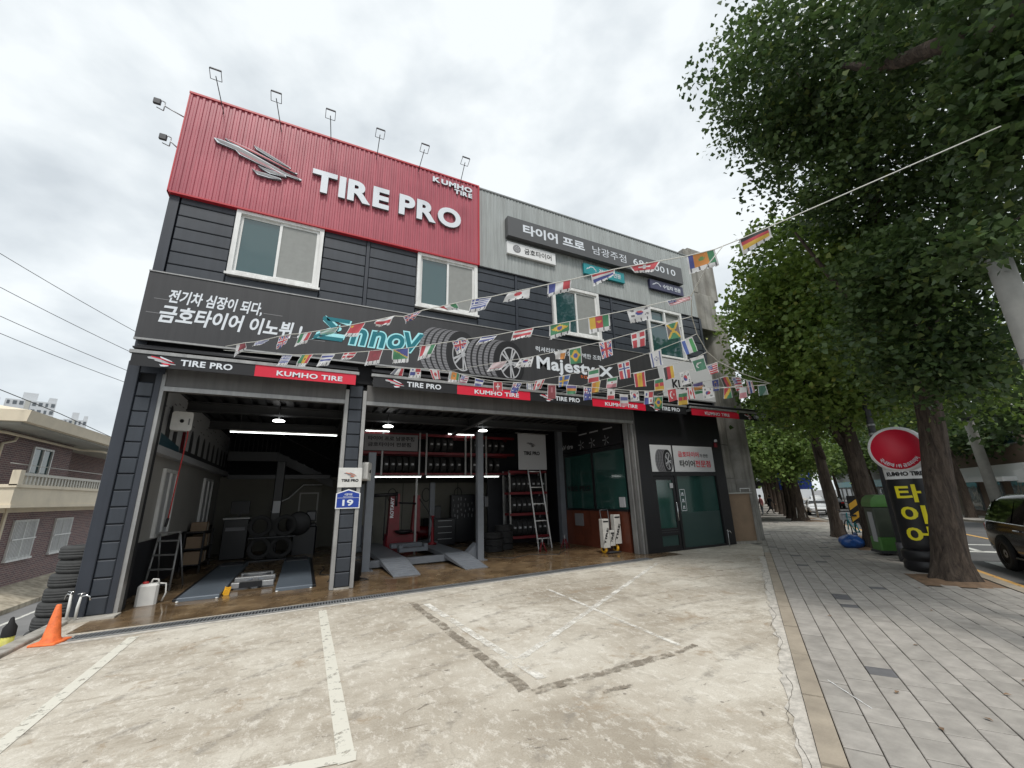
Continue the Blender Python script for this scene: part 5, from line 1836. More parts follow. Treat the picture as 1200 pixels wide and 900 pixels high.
MB().box(-1.3, -.1, 14.42, 14.78, 0, .03).build('tyre_stand', M['darksteel'], SHOP, world=True)
MB().box(-1.3, -.1, 14.42, 14.78, .62, .65).build('tyre_stand', M['darksteel'], SHOP, world=True)
t = thing('loft_stair', 'dark steel stair and landing rising at the back of left bay', 'stair', (-.5, 16.6, 0))
MB().box(-2.3, -.9, 16.0, 16.2, 2.95, 3.25).build('landing_beam', M['beam'], t, world=True)
sg = MB()
sg.hexa([(-.9, 16.05, 2.95), (.9, 16.05, 2.05), (.9, 16.15, 2.05), (-.9, 16.15, 2.95)], [(-.9, 16.05, 3.25), (.9, 16.05, 2.35), (.9, 16.15, 2.35), (-.9, 16.15, 3.25)])
sg.build('stringer', M['beam'], t, world=True)
for k in range(7):
    x = -.8 + k * .26
    MB().box(x, x + .24, 16.15, 16.9, 3.1 - k * .13, 3.13 - k * .13).build('step', M['beam'], t, world=True)
hr = MB()
for k in range(12):
    x = -2.3 + k * .13
    hr.tube([(x, 16.08, 3.25), (x, 16.08, 3.85)], .01, 5)
hr.tube([(-2.3, 16.08, 3.85), (-.9, 16.08, 3.85), (.9, 16.08, 2.95)], .018, 6)
tag(hr.build('baluster', M['beam'], t, world=True), kind='stuff')
# pale stair flank with handrail and cupboard door
t = thing('under_stair_wall', 'pale boarded wall under the stair with a closed door', 'wall', (0, 17.2, 0))
uw = MB()
uw.prism([(-.95, 0), (.62, 0), (.62, 2.15), (.0, 2.15), (-.75, 1.55), (-.95, 1.3)], lambda u, v, d: (u, d, v), 17.2, 17.3)
uw.build('wall', M['innerwall'], t, world=True)
dm = MB()
dm.box(-.12, -.07, 17.16, 17.2, 0, 1.93)
dm.box(.47, .52, 17.16, 17.2, 0, 1.93)
dm.box(-.07, .47, 17.16, 17.2, 1.88, 1.93)
dm.build('door_frame', M['soffit'], t, world=True)
MB().box(-.07, .47, 17.175, 17.2, 0.02, 1.88).build('door', M['innerwall'], t, world=True)
MB().tube([(-.95, 17.1, 1.3), (-.75, 17.1, 1.6), (-.45, 17.1, 1.75), (-.02, 17.1, 2.2), (.6, 17.1, 2.2)], .025, 6).build('handrail', M['white'], t, world=True)

# ---- step ladder and jerrycan just inside the left bay
t = thing('step_ladder', 'aluminium step ladder standing just inside the left bay', 'ladder', (-2.36, 10.9, 0.005))
lf, lt_, rf, rt = Vector((-.26, .10, 0)), Vector((-.19, .22, 1.05)), Vector((.20, -.14, 0)), Vector((.16, .14, 1.05))
for a, c in ((lf, lt_), (rf, rt)):
    MB().tube([a, c], .02, 6).build('rail', M['alu'], t)
for a, c in ((Vector((-.18, .70, 0)), lt_ + Vector((0, .05, -.03))), (Vector((.30, .42, 0)), rt + Vector((0, .05, -.03)))):
    MB().tube([a, c], .016, 6).build('rear_leg', M['steel'], t)
for k in range(4):
    f = .1 + k * .25
    a, c = lf.lerp(lt_, f), rf.lerp(rt, f)
    d = Vector((0, .05, 0))
    MB().hexa([a - d, c - d, c + d, a + d], [p + Vector((0, 0, .025)) for p in (a - d, c - d, c + d, a + d)]).build('step', M['alu'], t)
MB().hexa([lt_ + Vector((-.02, -.03, 0)), rt + Vector((.02, -.03, 0)), rt + Vector((.02, .1, 0)), lt_ + Vector((-.02, .1, 0))], [lt_ + Vector((-.02, -.03, .03)), rt + Vector((.02, -.03, .03)), rt + Vector((.02, .1, .03)), lt_ + Vector((-.02, .1, .03))]).build('top_cap', M['alu'], t)
t = thing('jerrycan', 'white plastic jerrycan with red cap inside the left bay', 'jerrycan', (-2.20, 9.55, 0.005), R(8))
MB().bbox(-.14, .14, -.10, .10, 0, .33, .035).build('can', M['plastic'], t)
MB().lathe([(.04, .33), (.042, .36), (.001, .365)], (-.05, 0, 0), 12).build('cap', M['hose'], t)
MB().tube([(.02, 0, .33), (.04, 0, .39), (.11, 0, .38), (.13, 0, .31)], .016, 6).build('handle', M['plastic'], t)
MB().tube([(.1, 0, .32), (.22, .02, .30), (.24, .02, .15), (.2, .03, .02)], .014, 6).build('spout_hose', M['plastic'], t)

# worn tyres lying in a heap before the red rack, and workshop clutter
for k, (x, y, z, nm) in enumerate(((5.35, 12.2, .1, 'bottom of the front pile'), (5.36, 12.18, .28, 'middle of the front pile'), (5.33, 12.2, .46, 'top of the front pile'), (5.85, 12.5, .1, 'bottom of the rear pile'), (5.86, 12.52, .28, 'middle of the rear pile'), (5.84, 12.5, .46, 'third in the rear pile'), (5.85, 12.5, .64, 'top of the rear pile'))):
    o = link('tyre', TYRE, None, (x, y, z), (random.uniform(-.04, .04), random.uniform(-.04, .04), k))
    tag(o, 'dark tyre lying at the %s before the red rack' % nm, 'tyre', 'tyres piled before the red rack')
def drum(label, loc, r, h, m):
    t = thing('oil_drum', label, 'drum', loc, 0, 'drums in the workshop')
    MB().lathe([(.001, 0), (r, 0), (r * 1.02, .01), (r, .02), (r, h * .33), (r * 1.03, h * .345), (r, h * .36), (r, h * .64), (r * 1.03, h * .655), (r, h * .67), (r, h - .02), (r * 1.02, h), (r * .95, h), (r * .94, h - .02), (.001, h - .02)], (0, 0, 0), 24).build('barrel', m, t)
    MB().lathe([(.001, h + .01), (.03, h + .01), (.03, h - .02)], (r * .55, 0, 0), 10).build('bung', M['steel'], t)
drum('blue steel oil drum at the back wall of the wide bay', (1.5, 15.9, 0), .26, .80, M['blue'])
drum('grey steel oil drum beside the blue one at the back', (2.08, 15.95, 0), .24, .74, M['liftgrey'])
for k, (pts, nm) in enumerate(((((1.3, 12.0, .02), (1.25, 11.0, .012), (1.05, 10.2, .012), (1.35, 9.7, .012), (1.2, 9.5, .012)), 'black air hose lying on the floor behind the centre pillar'),
                  (((4.6, 11.2, .012), (5.2, 10.6, .012), (5.9, 10.9, .012), (6.5, 10.4, .012), (7.2, 11.0, .012)), 'black air hose snaking across the floor of the wide bay'),
                  (((.6, 12.2, .012), (.55, 11.0, .012), (.8, 10.3, .012), (.5, 9.8, .012)), 'thin hose on the floor of the left bay by the pillar'))):
    q = []
    for i in range(len(pts) - 1):
        for j in range(5):
            a, c = Vector(pts[i]), Vector(pts[i + 1])
            q.append(a.lerp(c, j / 5) + Vector((.05 * math.sin(i * 5 + j), .04 * math.cos(i * 3 + j), 0)))
    tag(MB().tube(q, .012, 6).build('air_hose', M['cable']), nm, 'hose')

# ---- more machines at the back
t = thing('wheel_balancer', 'dark wheel balancing machine with curved hood at back of left bay', 'machine', (.15, 15.6, 0))
MB().bbox(-.2, .5, 15.4, 15.95, 0, .85, .04).build('cabinet', M['toolbox'], t, world=True)
MB().bbox(-.18, .48, 15.42, 15.93, .85, .93, .03).build('weight_tray', M['darksteel'], t, world=True)
MB().lathe([(.001, -.02), (.33, -.02), (.36, .0), (.36, .16), (.33, .18), (.001, .18)], (-.05, 15.2, .95), 24, 'y').build('wheel_hood', M['black'], t, world=True)
MB().bbox(.15, .45, 15.6, 15.68, .98, 1.32, .02).build('display', M['black'], t, world=True)
MB().box(.18, .42, 15.592, 15.6, 1.03, 1.27).build('screen', M['midprint'], t, world=True)
t = thing('metal_rack', 'black metal rack with cartons along the left wall', 'rack', (-2.35, 14.2, 0))
for y in (13.6, 14.8):
    for x in (-2.6, -2.2):
        MB().box(x - .02, x + .02, y - .02, y + .02, 0, .95).build('upright', M['black'], t, world=True)
for z in (.12, .5, .9):
    MB().box(-2.62, -2.18, 13.58, 14.82, z, z + .03).build('shelf', M['black'], t, world=True)
for k, (y, z, h, nm) in enumerate(((13.8, .15, .3, 'low at the front'), (14.3, .15, .26, 'low at the back'), (13.85, .53, .28, 'in the middle at the front'), (14.45, .53, .3, 'in the middle at the back'), (14.1, .93, .22, 'on top'))):
    c = thing('carton', 'small brown carton on the left wall rack, %s' % nm, 'carton', (-2.4, y, z), 0, 'cartons on the metal rack')
    MB().bbox(-.17, .17, -.2, .2, 0, h, .006).build('box', M['plywood'], c)
    MB().box(.168, .173, -.03, .03, 0, h).build('tape', M['carton'], c)
t = thing('air_compressor', 'red horizontal air compressor tank at the back of wide bay', 'compressor', (4.2, 15.9, 0))
MB().lathe([(.001, -.5), (.16, -.48), (.22, -.40), (.22, .40), (.16, .48), (.001, .5)], (4.3, 15.8, .42), 24, 'x').build('tank', M['machred'], t, world=True)
MB().bbox(4.05, 4.55, 15.65, 15.95, .64, .9, .03).build('motor', M['black'], t, world=True)
for x in (4.0, 4.6):
    MB().box(x - .02, x + .02, 15.65, 15.95, 0, .3).build('foot', M['black'], t, world=True)
t = thing('lift_jack', 'slim red bottle shaped jack stand beside the tyre changer', 'jack', (3.75, 13.3, .22))
MB().lathe([(.001, 0), (.14, 0), (.14, .04), (.05, .08), (.045, .5), (.03, .52), (.03, .8), (.06, .82), (.06, .86), (.001, .86)], (0, 0, 0), 16).build('stand', M['machred'], t)
t = thing('waste_bin', 'round black waste bin by the centre pillar inside', 'bin', (1.12, 9.75, 0.005))
MB().lathe([(.001, 0), (.10, 0), (.125, .34), (.13, .35), (.115, .35), (.095, .03), (.001, .03)], (0, 0, 0), 20).build('bucket', M['blackmatt'], t)
for k, (x, y, nm) in enumerate(((6.5, 11.2, 'left'), (7.55, 11.6, 'right'))):
    t = thing('axle_stand', 'small steel axle stand on the wide bay floor, the %s one' % nm, 'stand', (x, y, 0.005), k, 'axle stands')
    [MB().tube([(.14 * math.cos(an), .14 * math.sin(an), 0), (.03 * math.cos(an), .03 * math.sin(an), .26)], .014, 6).build('leg', M['machred'], t) for an in (.4, 1.97, 3.54, 5.11)]
    MB().tube([(0, 0, .2), (0, 0, .38)], .022, 8).build('post', M['steel'], t)
# cables looped on the rear wall
for k, x in enumerate((1.6, 3.0, 4.3, 5.6)):
    pts = [(x + .16 * math.cos(a), 16.26, 1.75 + .25 * math.sin(a)) for a in [2 * math.pi * i / 20 for i in range(21)]]
    tag(MB().tube(pts, .014, 6).build('cable_coil', M['cable']), 'black cable coil hung on the rear wall, %s from the left' % ORD[k], 'cable', 'cable coils on the rear wall')
# ================================================================ things by the building front
# stack of old tyres beside the left pillar
MB().box(-3.9, -2.92, 8.95, 10.2, -1.6, -.36).build('tyre_ledge', M['concwall'], LOT)
zt = -.36
for k in range(7):
    o = link('tyre', TYREG, None, (-3.20 + k * .028 + random.uniform(-.02, .02), 9.42, zt + .10), (random.uniform(-.03, .03), random.uniform(-.03, .03), k))
    o.scale = (1.10, 1.10, 1.0)
    pos = ['lowest', 'second lowest', 'third from the bottom', 'fourth from the bottom', 'third from the top', 'second from the top', 'topmost'][k]
    tag(o, 'worn grey tyre, %s in the stack behind the left pillar' % pos, 'tyre', 'tyres stacked behind the left pillar')
    zt += .197
# traffic cone
t = thing('traffic_cone', 'orange traffic cone on the lot edge before the tyre stack', 'traffic cone', (-2.63, 7.66, 0.004), R(-14))
MB().bbox(-.14, .14, -.14, .14, 0, .022, .01).build('base', M['orange'], t)
cn = MB()
cn.lathe([(.105, .022), (.085, .06), (.026, .42), (.020, .43), (.001, .43)], (0, 0, 0), 24)
cn.build('cone', M['orange'], t)
# standpipe taps
def tap(name, label, loc, h, rz, wrapped=True):
    t = thing(name, label, 'water tap', loc, rz)
    MB().tube([(0, 0, 0), (.0, 0, h * .55), (.01, 0, h)], [.016, .02 if wrapped else .013, .014], 8).build('pipe', M['plastic'] if wrapped else M['steel'], t)
    sp = MB()
    sp.tube([(.01, 0, h), (.07, -.01, h + .012), (.11, -.02, h - .01), (.12, -.02, h - .06)], .012, 8)
    sp.build('spout', M['chrome'], t)
    hm = MB()
    hm.tube([(.01, 0, h), (.01, 0, h + .04)], .008, 6)
    hm.tube([(-.03, 0, h + .04), (.06, 0, h + .045)], .008, 6)
    hm.build('tap_handle', M['chrome'], t)
    return t
tap('standpipe', 'wrapped white standpipe tap at the left pillar, the left one', (-2.91, 8.80, 0.03), .34, R(150))
tap('standpipe', 'wrapped white standpipe tap at the left pillar, the right one', (-2.80, 8.76, 0.03), .31, R(10))
tap('standpipe', 'thin steel standpipe tap before the black wall at right corner', (11.55, 8.80, 0.0), .42, R(0), False)
# post in the alley
t = thing('bollard', 'yellow post with black cap in the alley below the lot', 'bollard', (-3.135, 7.95, -1.5))
MB().tube([(0, 0, 0), (0, 0, 1.60)], .062, 14).build('post', mat('dull_yellow_post', (.50, .47, .10), .6, 0, .25, 12), t)
MB().lathe([(.066, 1.58), (.064, 1.68), (.032, 1.73), (.016, 1.79), (.001, 1.80)], (0, 0, 0), 14).build('cap', M['blackmatt'], t)

# ---- concrete stair tower and enclosure at the right end
t = thing('concrete_tower', 'weathered round concrete column and wall behind the right corner', 'building', (13.4, 9.9, 0))
def TB(x0, x1, y0, y1, z0, z1, nm, m='concwall', c=.02):
    return MB().bbox(x0, x1, y0, y1, z0, z1, c).build(nm, M[m], t, world=True)
col = MB()
col.lathe([(.72, 0), (.72, 1.95), (.713, 1.97), (.72, 1.99), (.72, 3.1), (.713, 3.12), (.72, 3.14), (.72, 4.2), (.713, 4.22), (.72, 4.24), (.72, 5.9), (.713, 5.92), (.72, 5.94), (.72, 8.1)], (13.75, 10.0, 0), 40)
col.build('column', M['concwall'], t, world=True)
TB(12.16, 13.05, 9.35, 10.6, 0, 2.0, 'wall_block')
for z0, z1 in ((2.01, 3.13), (3.14, 4.25), (4.26, 5.9)):
    TB(12.16, 13.05, 9.36, 10.6, z0, z1, 'wall_block')
TB(12.13, 13.45, 9.25, 10.9, 7.35, 8.8, 'upper_block')
TB(12.13, 12.62, 9.25, 11.2, 8.81, 10.6, 'upper_block')
TB(12.64, 14.0, 9.45, 11.2, 8.81, 10.9, 'upper_block')
TB(12.4, 14.2, 10.2, 11.2, 5.0, 8.1, 'recess_wall', 'concwall')
pan = thing('corner_enclosure', 'brown boarded low enclosure with grey posts at right corner', 'enclosure', (12.6, 8.8, 0))
# brown front board and its grey side facing the street
pa_, pb_2, pc = Vector((12.18, 9.02, 0)), Vector((12.75, 8.72, 0)), Vector((13.05, 8.95, 0))
def wallseg(a, c, z0, z1, th, nm, m, par):
    d = (c - a).normalized()
    k = Vector((-d.y, d.x, 0)) * th
    q = [a, c, c + k, a + k]
    return MB().hexa([(p.x, p.y, z0) for p in q], [(p.x, p.y, z1) for p in q]).build(nm, M[m], par, world=True)
wallseg(Vector((12.16, 9.16, 0)), Vector((12.97, 8.86, 0)), 0.06, 1.50, .05, 'front_board', 'plywood', pan)
wallseg(Vector((12.14, 9.10, 0)), Vector((12.99, 8.78, 0)), 1.50, 1.54, .14, 'top_board', 'soffit', pan)
wallseg(Vector((12.14, 9.0, 0)), Vector((12.95, 8.70, 0)), 0.0, .07, .2, 'base_slab', 'concpale', pan)
wallseg(Vector((12.97, 8.78, 0)), Vector((13.3, 8.95, 0)), 0.0, 1.56, .08, 'side_board', 'concwall', pan)
hb = MB()
hb.tube([(12.7, 8.98, 1.54), (12.7, 8.98, 1.66), (13.0, 8.86, 1.66), (13.0, 8.86, 1.54)], .014, 6)
hb.build('grab_bar', M['white'], pan, world=True)
wallseg(Vector((13.3, 8.95, 0)), Vector((14.2, 9.57, 0)), 0.0, 1.56, .08, 'side_board', 'concwall', pan)
# ================================================================ house across the alley and towers
H = thing('brick_house', 'two storey dark brick house with cream bands and balcony', 'house', (-9.0, 24, -.9))
X = -9.0
def hp(mb, nm, m, par=None):
    return mb.build(nm, M[m], par or H, world=True)
y0, y1 = 19.3, 34.0
hp(MB().box(X - 8, X, y0 + .8, y1, -1.62, 1.5), 'lower_wall', 'brick')
hp(MB().box(X - 8, X + .03, y0 + .8, y1, 1.5, 1.75), 'lintel_band', 'cream')
hp(MB().box(X - 8, X + .62, y0, y1, 1.75, 2.36), 'balcony_front', 'cream')
hp(MB().box(X - .1, X + .66, y0 - .04, y1, 1.66, 1.76), 'band_moulding', 'cream')
hp(MB().box(X - .1, X + .67, y0 - .05, y1, 2.30, 2.40), 'band_moulding', 'cream')
hp(MB().box(X - 8, X - .45, y0 + .6, 25.2, 2.0, 4.4), 'upper_wall', 'brick')
hp(MB().box(X - 8, X - 1.5, 25.2, y1, 2.0, 4.4), 'upper_wall', 'brick')
yy = y0 + .25
while yy < 32:
    hp(MB().box(X + .54, X + .62, yy, yy + .105, 2.40, 2.69), 'baluster', 'railing')
    yy += .235
hp(MB().box(X + .52, X + .65, y0, 32, 2.69, 2.78), 'hand_rail', 'railing')
hp(MB().box(X + .48, X + .68, y0 - .05, y0 + .2, 2.36, 2.85), 'rail_post', 'cream')
# eaves and roof
ef = MB()
ef.hexa([(X - 8, 18.6, 4.35), (X + .75, 18.6, 4.35), (X + .75, y1, 4.35), (X - 8, y1, 4.35)], [(X - 8, 18.6, 4.72), (X + .8, 18.6, 4.72), (X + .8, y1, 4.72), (X - 8, y1, 4.72)])
hp(ef, 'eave_fascia', 'cream')
hp(MB().box(X - 8, X + .55, 18.8, y1, 4.28, 4.352), 'soffit', 'soffit')
rf = MB()
rf.add([(X + .75, 18.6, 4.72), (X + .75, y1, 4.72), (X - 4, 23, 5.9), (X - 8, 18.6, 4.72), (X - 4, y1, 5.9), (X - 8, y1, 4.72)], [(0, 1, 4, 2), (0, 2, 3), (3, 2, 4, 5)])
hp(rf, 'roof', 'cream')
gt = MB()
gt.tube([(X - 2, 19.75, 4.18), (X - .3, 19.75, 4.14), (X - .25, 19.95, 4.14), (X - .25, 25.2, 4.13), (X + .4, 25.6, 4.1), (X + .45, 33, 4.1)], .05, 8)
hp(gt, 'gutter', 'cream')
dp = MB()
dp.tube([(X - .3, 20.75, 4.14), (X - .35, 20.75, 3.95), (X - .4, 20.25, 3.8), (X - .4, 20.2, 2.4)], .045, 8)
hp(dp, 'downpipe', 'cream')
hp(MB().box(X - .6, X - .43, 19.2, 20.05, 2.0, 4.3), 'end_panel', 'soffit')
hp(MB().box(X - .2, X + .06, 20.5, 20.62, -1.0, 1.7), 'downpipe', 'cream')
def hwin(ya, yb, za, zb, xx, bars, dark):
    f = MB()
    f.box(xx - .02, xx + .06, ya, yb, za, za + .07)
    f.box(xx - .02, xx + .06, ya, yb, zb - .07, zb)
    for q in (ya, (ya + yb) / 2 - .03, yb - .07):
        f.box(xx - .02, xx + .06, q, q + .07, za + .07, zb - .07)
    f.box(xx - .02, xx + .10, ya - .04, yb + .04, za - .07, za)
    w_ = hp(f, 'window', 'white')
    MB().box(xx - .01, xx + .005, ya + .07, yb - .07, za + .07, zb - .07).build('pane', M[dark], w_, world=True)
    if bars:
        g_ = MB()
        q = ya + .05
        while q < yb - .03:
            g_.box(xx + .075, xx + .09, q, q + .02, za, zb)
            q += .085
        g_.box(xx + .07, xx + .1, ya, yb, (za + zb) / 2 - .02, (za + zb) / 2 + .02)
        g_.build('window_grille', M['white'], w_, world=True)
    return w_
hwin(21.2, 22.7, -.08, 1.24, X, True, 'paleprint')
hwin(24.0, 25.4, -.10, 1.22, X, True, 'paleprint')
hwin(22.2, 23.6, 2.72, 3.92, X - .45, False, 'glass')
hwin(25.4, 27.3, 2.42, 3.36, X - 1.5, False, 'screen')
# gutter and fence wires
t = thing('balcony_wire', 'thin pale rail wire along the house balcony', 'wire', (X, 24, 3.0))
MB().tube([(X + .5, 19, 3.05), (X + .5, 32, 3.1)], .012, 5).build('strand', M['rope'], t, world=True)

# apartment towers far away
def tower(label, ang, dist, wdt, hgt, base, floors, bays, depth=14):
    d = Vector((ang[0], ang[1], 0)).normalized()
    p = d * dist
    rz = math.atan2(d.y, d.x) - math.pi / 2
    t = thing('apartment_tower', label, 'apartment tower', (p.x, p.y, base), rz, 'apartment towers in the distance')
    MB().box(-wdt / 2, wdt / 2, 0, depth, 0, hgt).build('wall', M['tower'], t)
    MB().box(-wdt * .2, wdt * .1, 3, depth - 3, hgt, hgt + 3.5).build('lift_house', M['tower'], t)
    MB().box(wdt * .33, wdt * .5, 1, depth, hgt, hgt + 2.0).build('lift_house', M['tower'], t)
    MB().box(-wdt * .12, -wdt * .02, -.25, 0, 0, hgt).build('stair_strip', M['soffit'], t)
    fh = hgt / floors
    for i in range(max(0, floors - 7), floors):
        for b in range(bays):
            x = -wdt / 2 + wdt * (b + .5) / bays
            ww = wdt / bays * (.30 if b % 3 else .2)
            MB().box(x - ww, x + ww, -.12, .0, i * fh + fh * .35, i * fh + fh * .82).build('window', M['towerdark'], t)
    return t
tower('pale broad apartment tower far behind the brick house', (-.402, .905), 240, 13.0, 45.0, -3, 16, 8)
tower('lower pale apartment tower behind the house roof to the right', (-.357, .935), 250, 7.0, 40.5, -3, 14, 5)
tower('bluish apartment tower cut by the left picture edge', (-.452, .892), 236, 9, 42.5, -3, 14, 5)
t = thing('apartment_tower', 'small distant apartment tower between the two pale ones', 'apartment tower', (-.372 * 252, .928 * 252, -3), R(20), 'apartment towers in the distance')
MB().box(-2.5, 2.5, 0, 8, 0, 40.4).build('wall', M['tower'], t)
for i in range(4):
    MB().box(-1.5, 1.5, -.12, 0, 30 + i * 2.6, 31.3 + i * 2.6).build('window', M['towerdark'], t)

# overhead cables at the left
for k, (za, zb, nm) in enumerate(((7.25, 5.45, 'highest'), (6.55, 5.0, 'second highest'), (5.95, 4.6, 'third'), (5.6, 4.35, 'lowest'))):
    mb = MB()
    pts = []
    for i in range(13):
        f = i / 12
        pts.append((-7.2 + f * 4.2, 10.2 + f * 3.8 + k * .2, za + (zb - za) * f - .10 * math.sin(math.pi * f)))
    # cables run from a pole out of frame to the rear of the building
    mb.tube(pts, .0065, 5)
    tag(mb.build('overhead_cable', M['cable']), 'thin black overhead cable at the left, the %s of four' % nm, 'cable', 'overhead cables at the left')
t = thing('utility_pole', 'concrete utility pole in the alley carrying the overhead cables', 'utility pole', (-7.3, 10.2, -1.5))
MB().tube([(0, 0, 0), (0, 0, 9.4)], [.17, .12], 14).build('pole', M['poleconc'], t)
MB().box(-.5, .6, -.05, .95, 8.62, 8.70).build('crossarm', M['steel'], t)
mb = MB()
mb.tube([(-7.3, 10.2, 6.3), (-9.5, 12.0, 6.0), (-9.0, 16, 5.35), (-8.1, 20.0, 4.88), (-8.1, 26, 4.62), (-8.2, 33, 4.55)], .013, 5)
tag(mb.build('overhead_cable', M['cable']), 'dark cable running along the eaves of the brick house', 'cable')
# ================================================================ street furniture, vehicles, far side
# ---- inflatable advertising column
p = st(7.95, 2.62)
t = thing('advertising_column', 'inflatable black advertising column with red disc head behind the tree', 'advertising column', p, math.atan2(-p[1], -p[0]) + math.pi / 2)
# local: -y faces the camera side
rot_here = math.atan2(p[1], p[0]) - math.pi / 2 - .12
t.rotation_euler = (0, 0, rot_here)
ROOTM[t.name] = Matrix.Translation(p) @ Matrix.Rotation(rot_here, 4, 'Z')
MB().lathe([(.001, .0), (.36, 0), (.40, .04), (.40, .16), (.37, .19), (.37, .20), (.40, .23), (.40, .36), (.34, .40), (.001, .40)], (0, 0, 0), 28).build('base', M['black'], t)
cl = MB()
prof = [(.33, .40)]
for k in range(6):
    z = .42 + k * .215
    prof += [(.345, z), (.352, z + .10), (.345, z + .2)]
prof += [(.34, 1.74)]
cl.lathe(prof, (0, 0, 0), 28)
cl.build('black_sleeve', M['blackprint'], t)
wl = MB()
wl.lathe([(.342, 1.74), (.345, 1.9), (.345, 2.1)], (0, 0, 0), 28)
wl.build('white_sleeve', M['whitepaint'], t)
hd = MB()
hd.lathe([(.001, -.17), (.40, -.17), (.455, -.13), (.47, 0), (.44, .12), (.36, .17), (.001, .17)], (0, -.20, 2.33), 36, 'y')
hd.build('disc_head', M['whitepaint'], t)
MB().lathe([(.001, -.178), (.40, -.178), (.402, -.165)], (0, -.20, 2.33), 36, 'y').build('red_disc', M['redprint'], t)
def curved_text(mb, body, rad, zc, h, span, a0=-math.pi / 2, bold=.03, mi=0):
    uv, fs, _ = glyphs(body, bold)
    bm = bmesh.new()
    bv = [bm.verts.new((u, v, 0)) for u, v in uv]
    for f in fs:
        try:
            bm.faces.new([bv[i] for i in f])
        except ValueError:
            pass
    nc = max(8, int(span / .07))
    for k in range(1, nc):                # cut so that the strokes follow the curve
        bmesh.ops.bisect_plane(bm, geom=bm.verts[:] + bm.edges[:] + bm.faces[:], plane_co=(k / nc, 0, 0), plane_no=(1, 0, 0))
    bm.verts.index_update()
    vs = []
    for q in bm.verts:
        a = a0 + (q.co.x - .5) * span
        vs.append((rad * math.cos(a), rad * math.sin(a), zc + (q.co.y - .5) * h))
    mb.add(vs, [tuple(q.index for q in f.verts) for f in bm.faces], mi)
    bm.free()
mb = MB()
for ch, zc in (('타', 1.46), ('이', 1.06), ('어', .67)):
    curved_text(mb, ch, .357, zc, .34, 1.10, -math.pi / 2 - .02, .028)
mb.build('yellow_lettering', M['lemon'], t, fix=False)
mb = MB()
curved_text(mb, 'KUMHO TIRE', .352, 1.84, .085, 1.75, -math.pi / 2, .05)
mb.build('lettering', M['blackprint'], t, fix=False)
# curved line of lettering on the disc
mb = MB()
uv, fs, _ = glyphs('국내판매 1위 금호타이어', .02)
vs = []
for u, v in uv:
    a = -math.pi / 2 + (u - .5) * 2.0
    rr = .37 - v * .075
    rr = .295 + (1 - v) * .075
    vs.append((rr * math.cos(a), -.383, 2.33 + rr * math.sin(a)))
mb.add(vs, fs)
mb.build('lettering', M['letter'], t, fix=False)

# ---- bins
p = st(10.3, 2.50)
t = thing('clothing_bin', 'tall grey bin with rounded green top beside the black column', 'bin', p, SRZ - R(90) + R(12))
MB().bbox(-.21, .21, -.22, .22, .42, 1.12, .02).build('body', M['binbody'], t)
MB().bbox(-.22, .22, -.23, .23, .10, .42, .03).build('lower_body', M['green'], t)
lid = MB()
pr = [(-.25, 1.12), (-.25, 1.22), (-.20, 1.33), (-.1, 1.40), (.1, 1.41), (.20, 1.36), (.25, 1.26), (.25, 1.12)]
lid.prism(pr, lambda u, v, d: (u * .92, d, v), -.235, .235)
lid.build('green_lid', M['green'], t)
MB().box(-.224, -.21, -.15, .05, .3, 1.0).build('poster', M['paleprint'], t)
for x in (-.2, .2):
    MB().lathe([(.001, -.02), (.05, -.02), (.05, .02), (.001, .02)], (x * .7, -.19, .05), 12, 'x').build('castor', M['black'], t)
MB().box(-.25, .25, -.25, .25, .05, .11).build('chassis', M['darksteel'], t)
p = st(9.5, 2.86)
t = thing('street_cabinet', 'dark grey street cabinet between the bin and the column', 'cabinet', p, SRZ)
MB().bbox(-.32, .32, -.22, .22, .06, 1.25, .02).build('body', M['darksteel'], t)
MB().box(-.36, .36, -.26, .26, 0, .07).build('plinth', M['poleconc'], t)
MB().box(-.03, .28, -.232, -.222, 1.12, 1.26).build('blue_notice', M['paleprint'], t)

# blue bag
p = st(11.6, 2.02)
t = thing('rubbish_bag', 'blue plastic rubbish bag lying at the foot of a tree', 'bag', p)
me = bpy.data.meshes.new('bag')
bm = bmesh.new()
bmesh.ops.create_icosphere(bm, subdivisions=4, radius=.27)
from mathutils import noise as mn
for v in bm.verts:
    n_v = mn.fractal(v.co * 5, 1, 2, 4) * .05
    v.co *= 1 + n_v * 2
    v.co.z = max(v.co.z * .72, -.15) + .15
    v.co.x *= 1.2
for f in bm.faces:
    f.smooth = True
bm.to_mesh(me)
bm.free()
me.materials.append(M['bluebag'])
link('sack', me, t)
MB().tube([(.2, 0, .25), (.27, 0, .33), (.33, .03, .33)], [.05, .02, .05], 8).build('knot', M['bluebag'], t)

# ---- lamp post, poles, signs
p = st(9.1, 2.52)
t = thing('lamp_post', 'dark tapered steel post rising into the leaves behind the column', 'post', p)
MB().tube([(0, 0, 0), (0, 0, 7.0)], [.085, .05], 12).build('pole', M['darksteel'], t)
MB().tube([(0, 0, 2.78), (0, 0, 2.84)], .085, 12).build('clamp_band', M['steel'], t)
MB().tube([(0, 0, 3.0), (0, 0, 3.05)], .083, 12).build('clamp_band', M['steel'], t)
MB().tube([(0, 0, .0), (0, 0, .4)], .11, 12).build('foot', M['darksteel'], t)

t = thing('utility_pole', 'thick pale concrete pole with its top in leaves at right edge', 'utility pole', (7.78, 1.36, 0))
MB().tube([(0, 0, 0), (0, 0, 4.42)], [.135, .120], 18).build('pole', M['poleconc'], t)
MB().tube([(0, 0, 3.0), (0, 0, 3.05)], .135, 14).build('clamp_band', M['steel'], t)

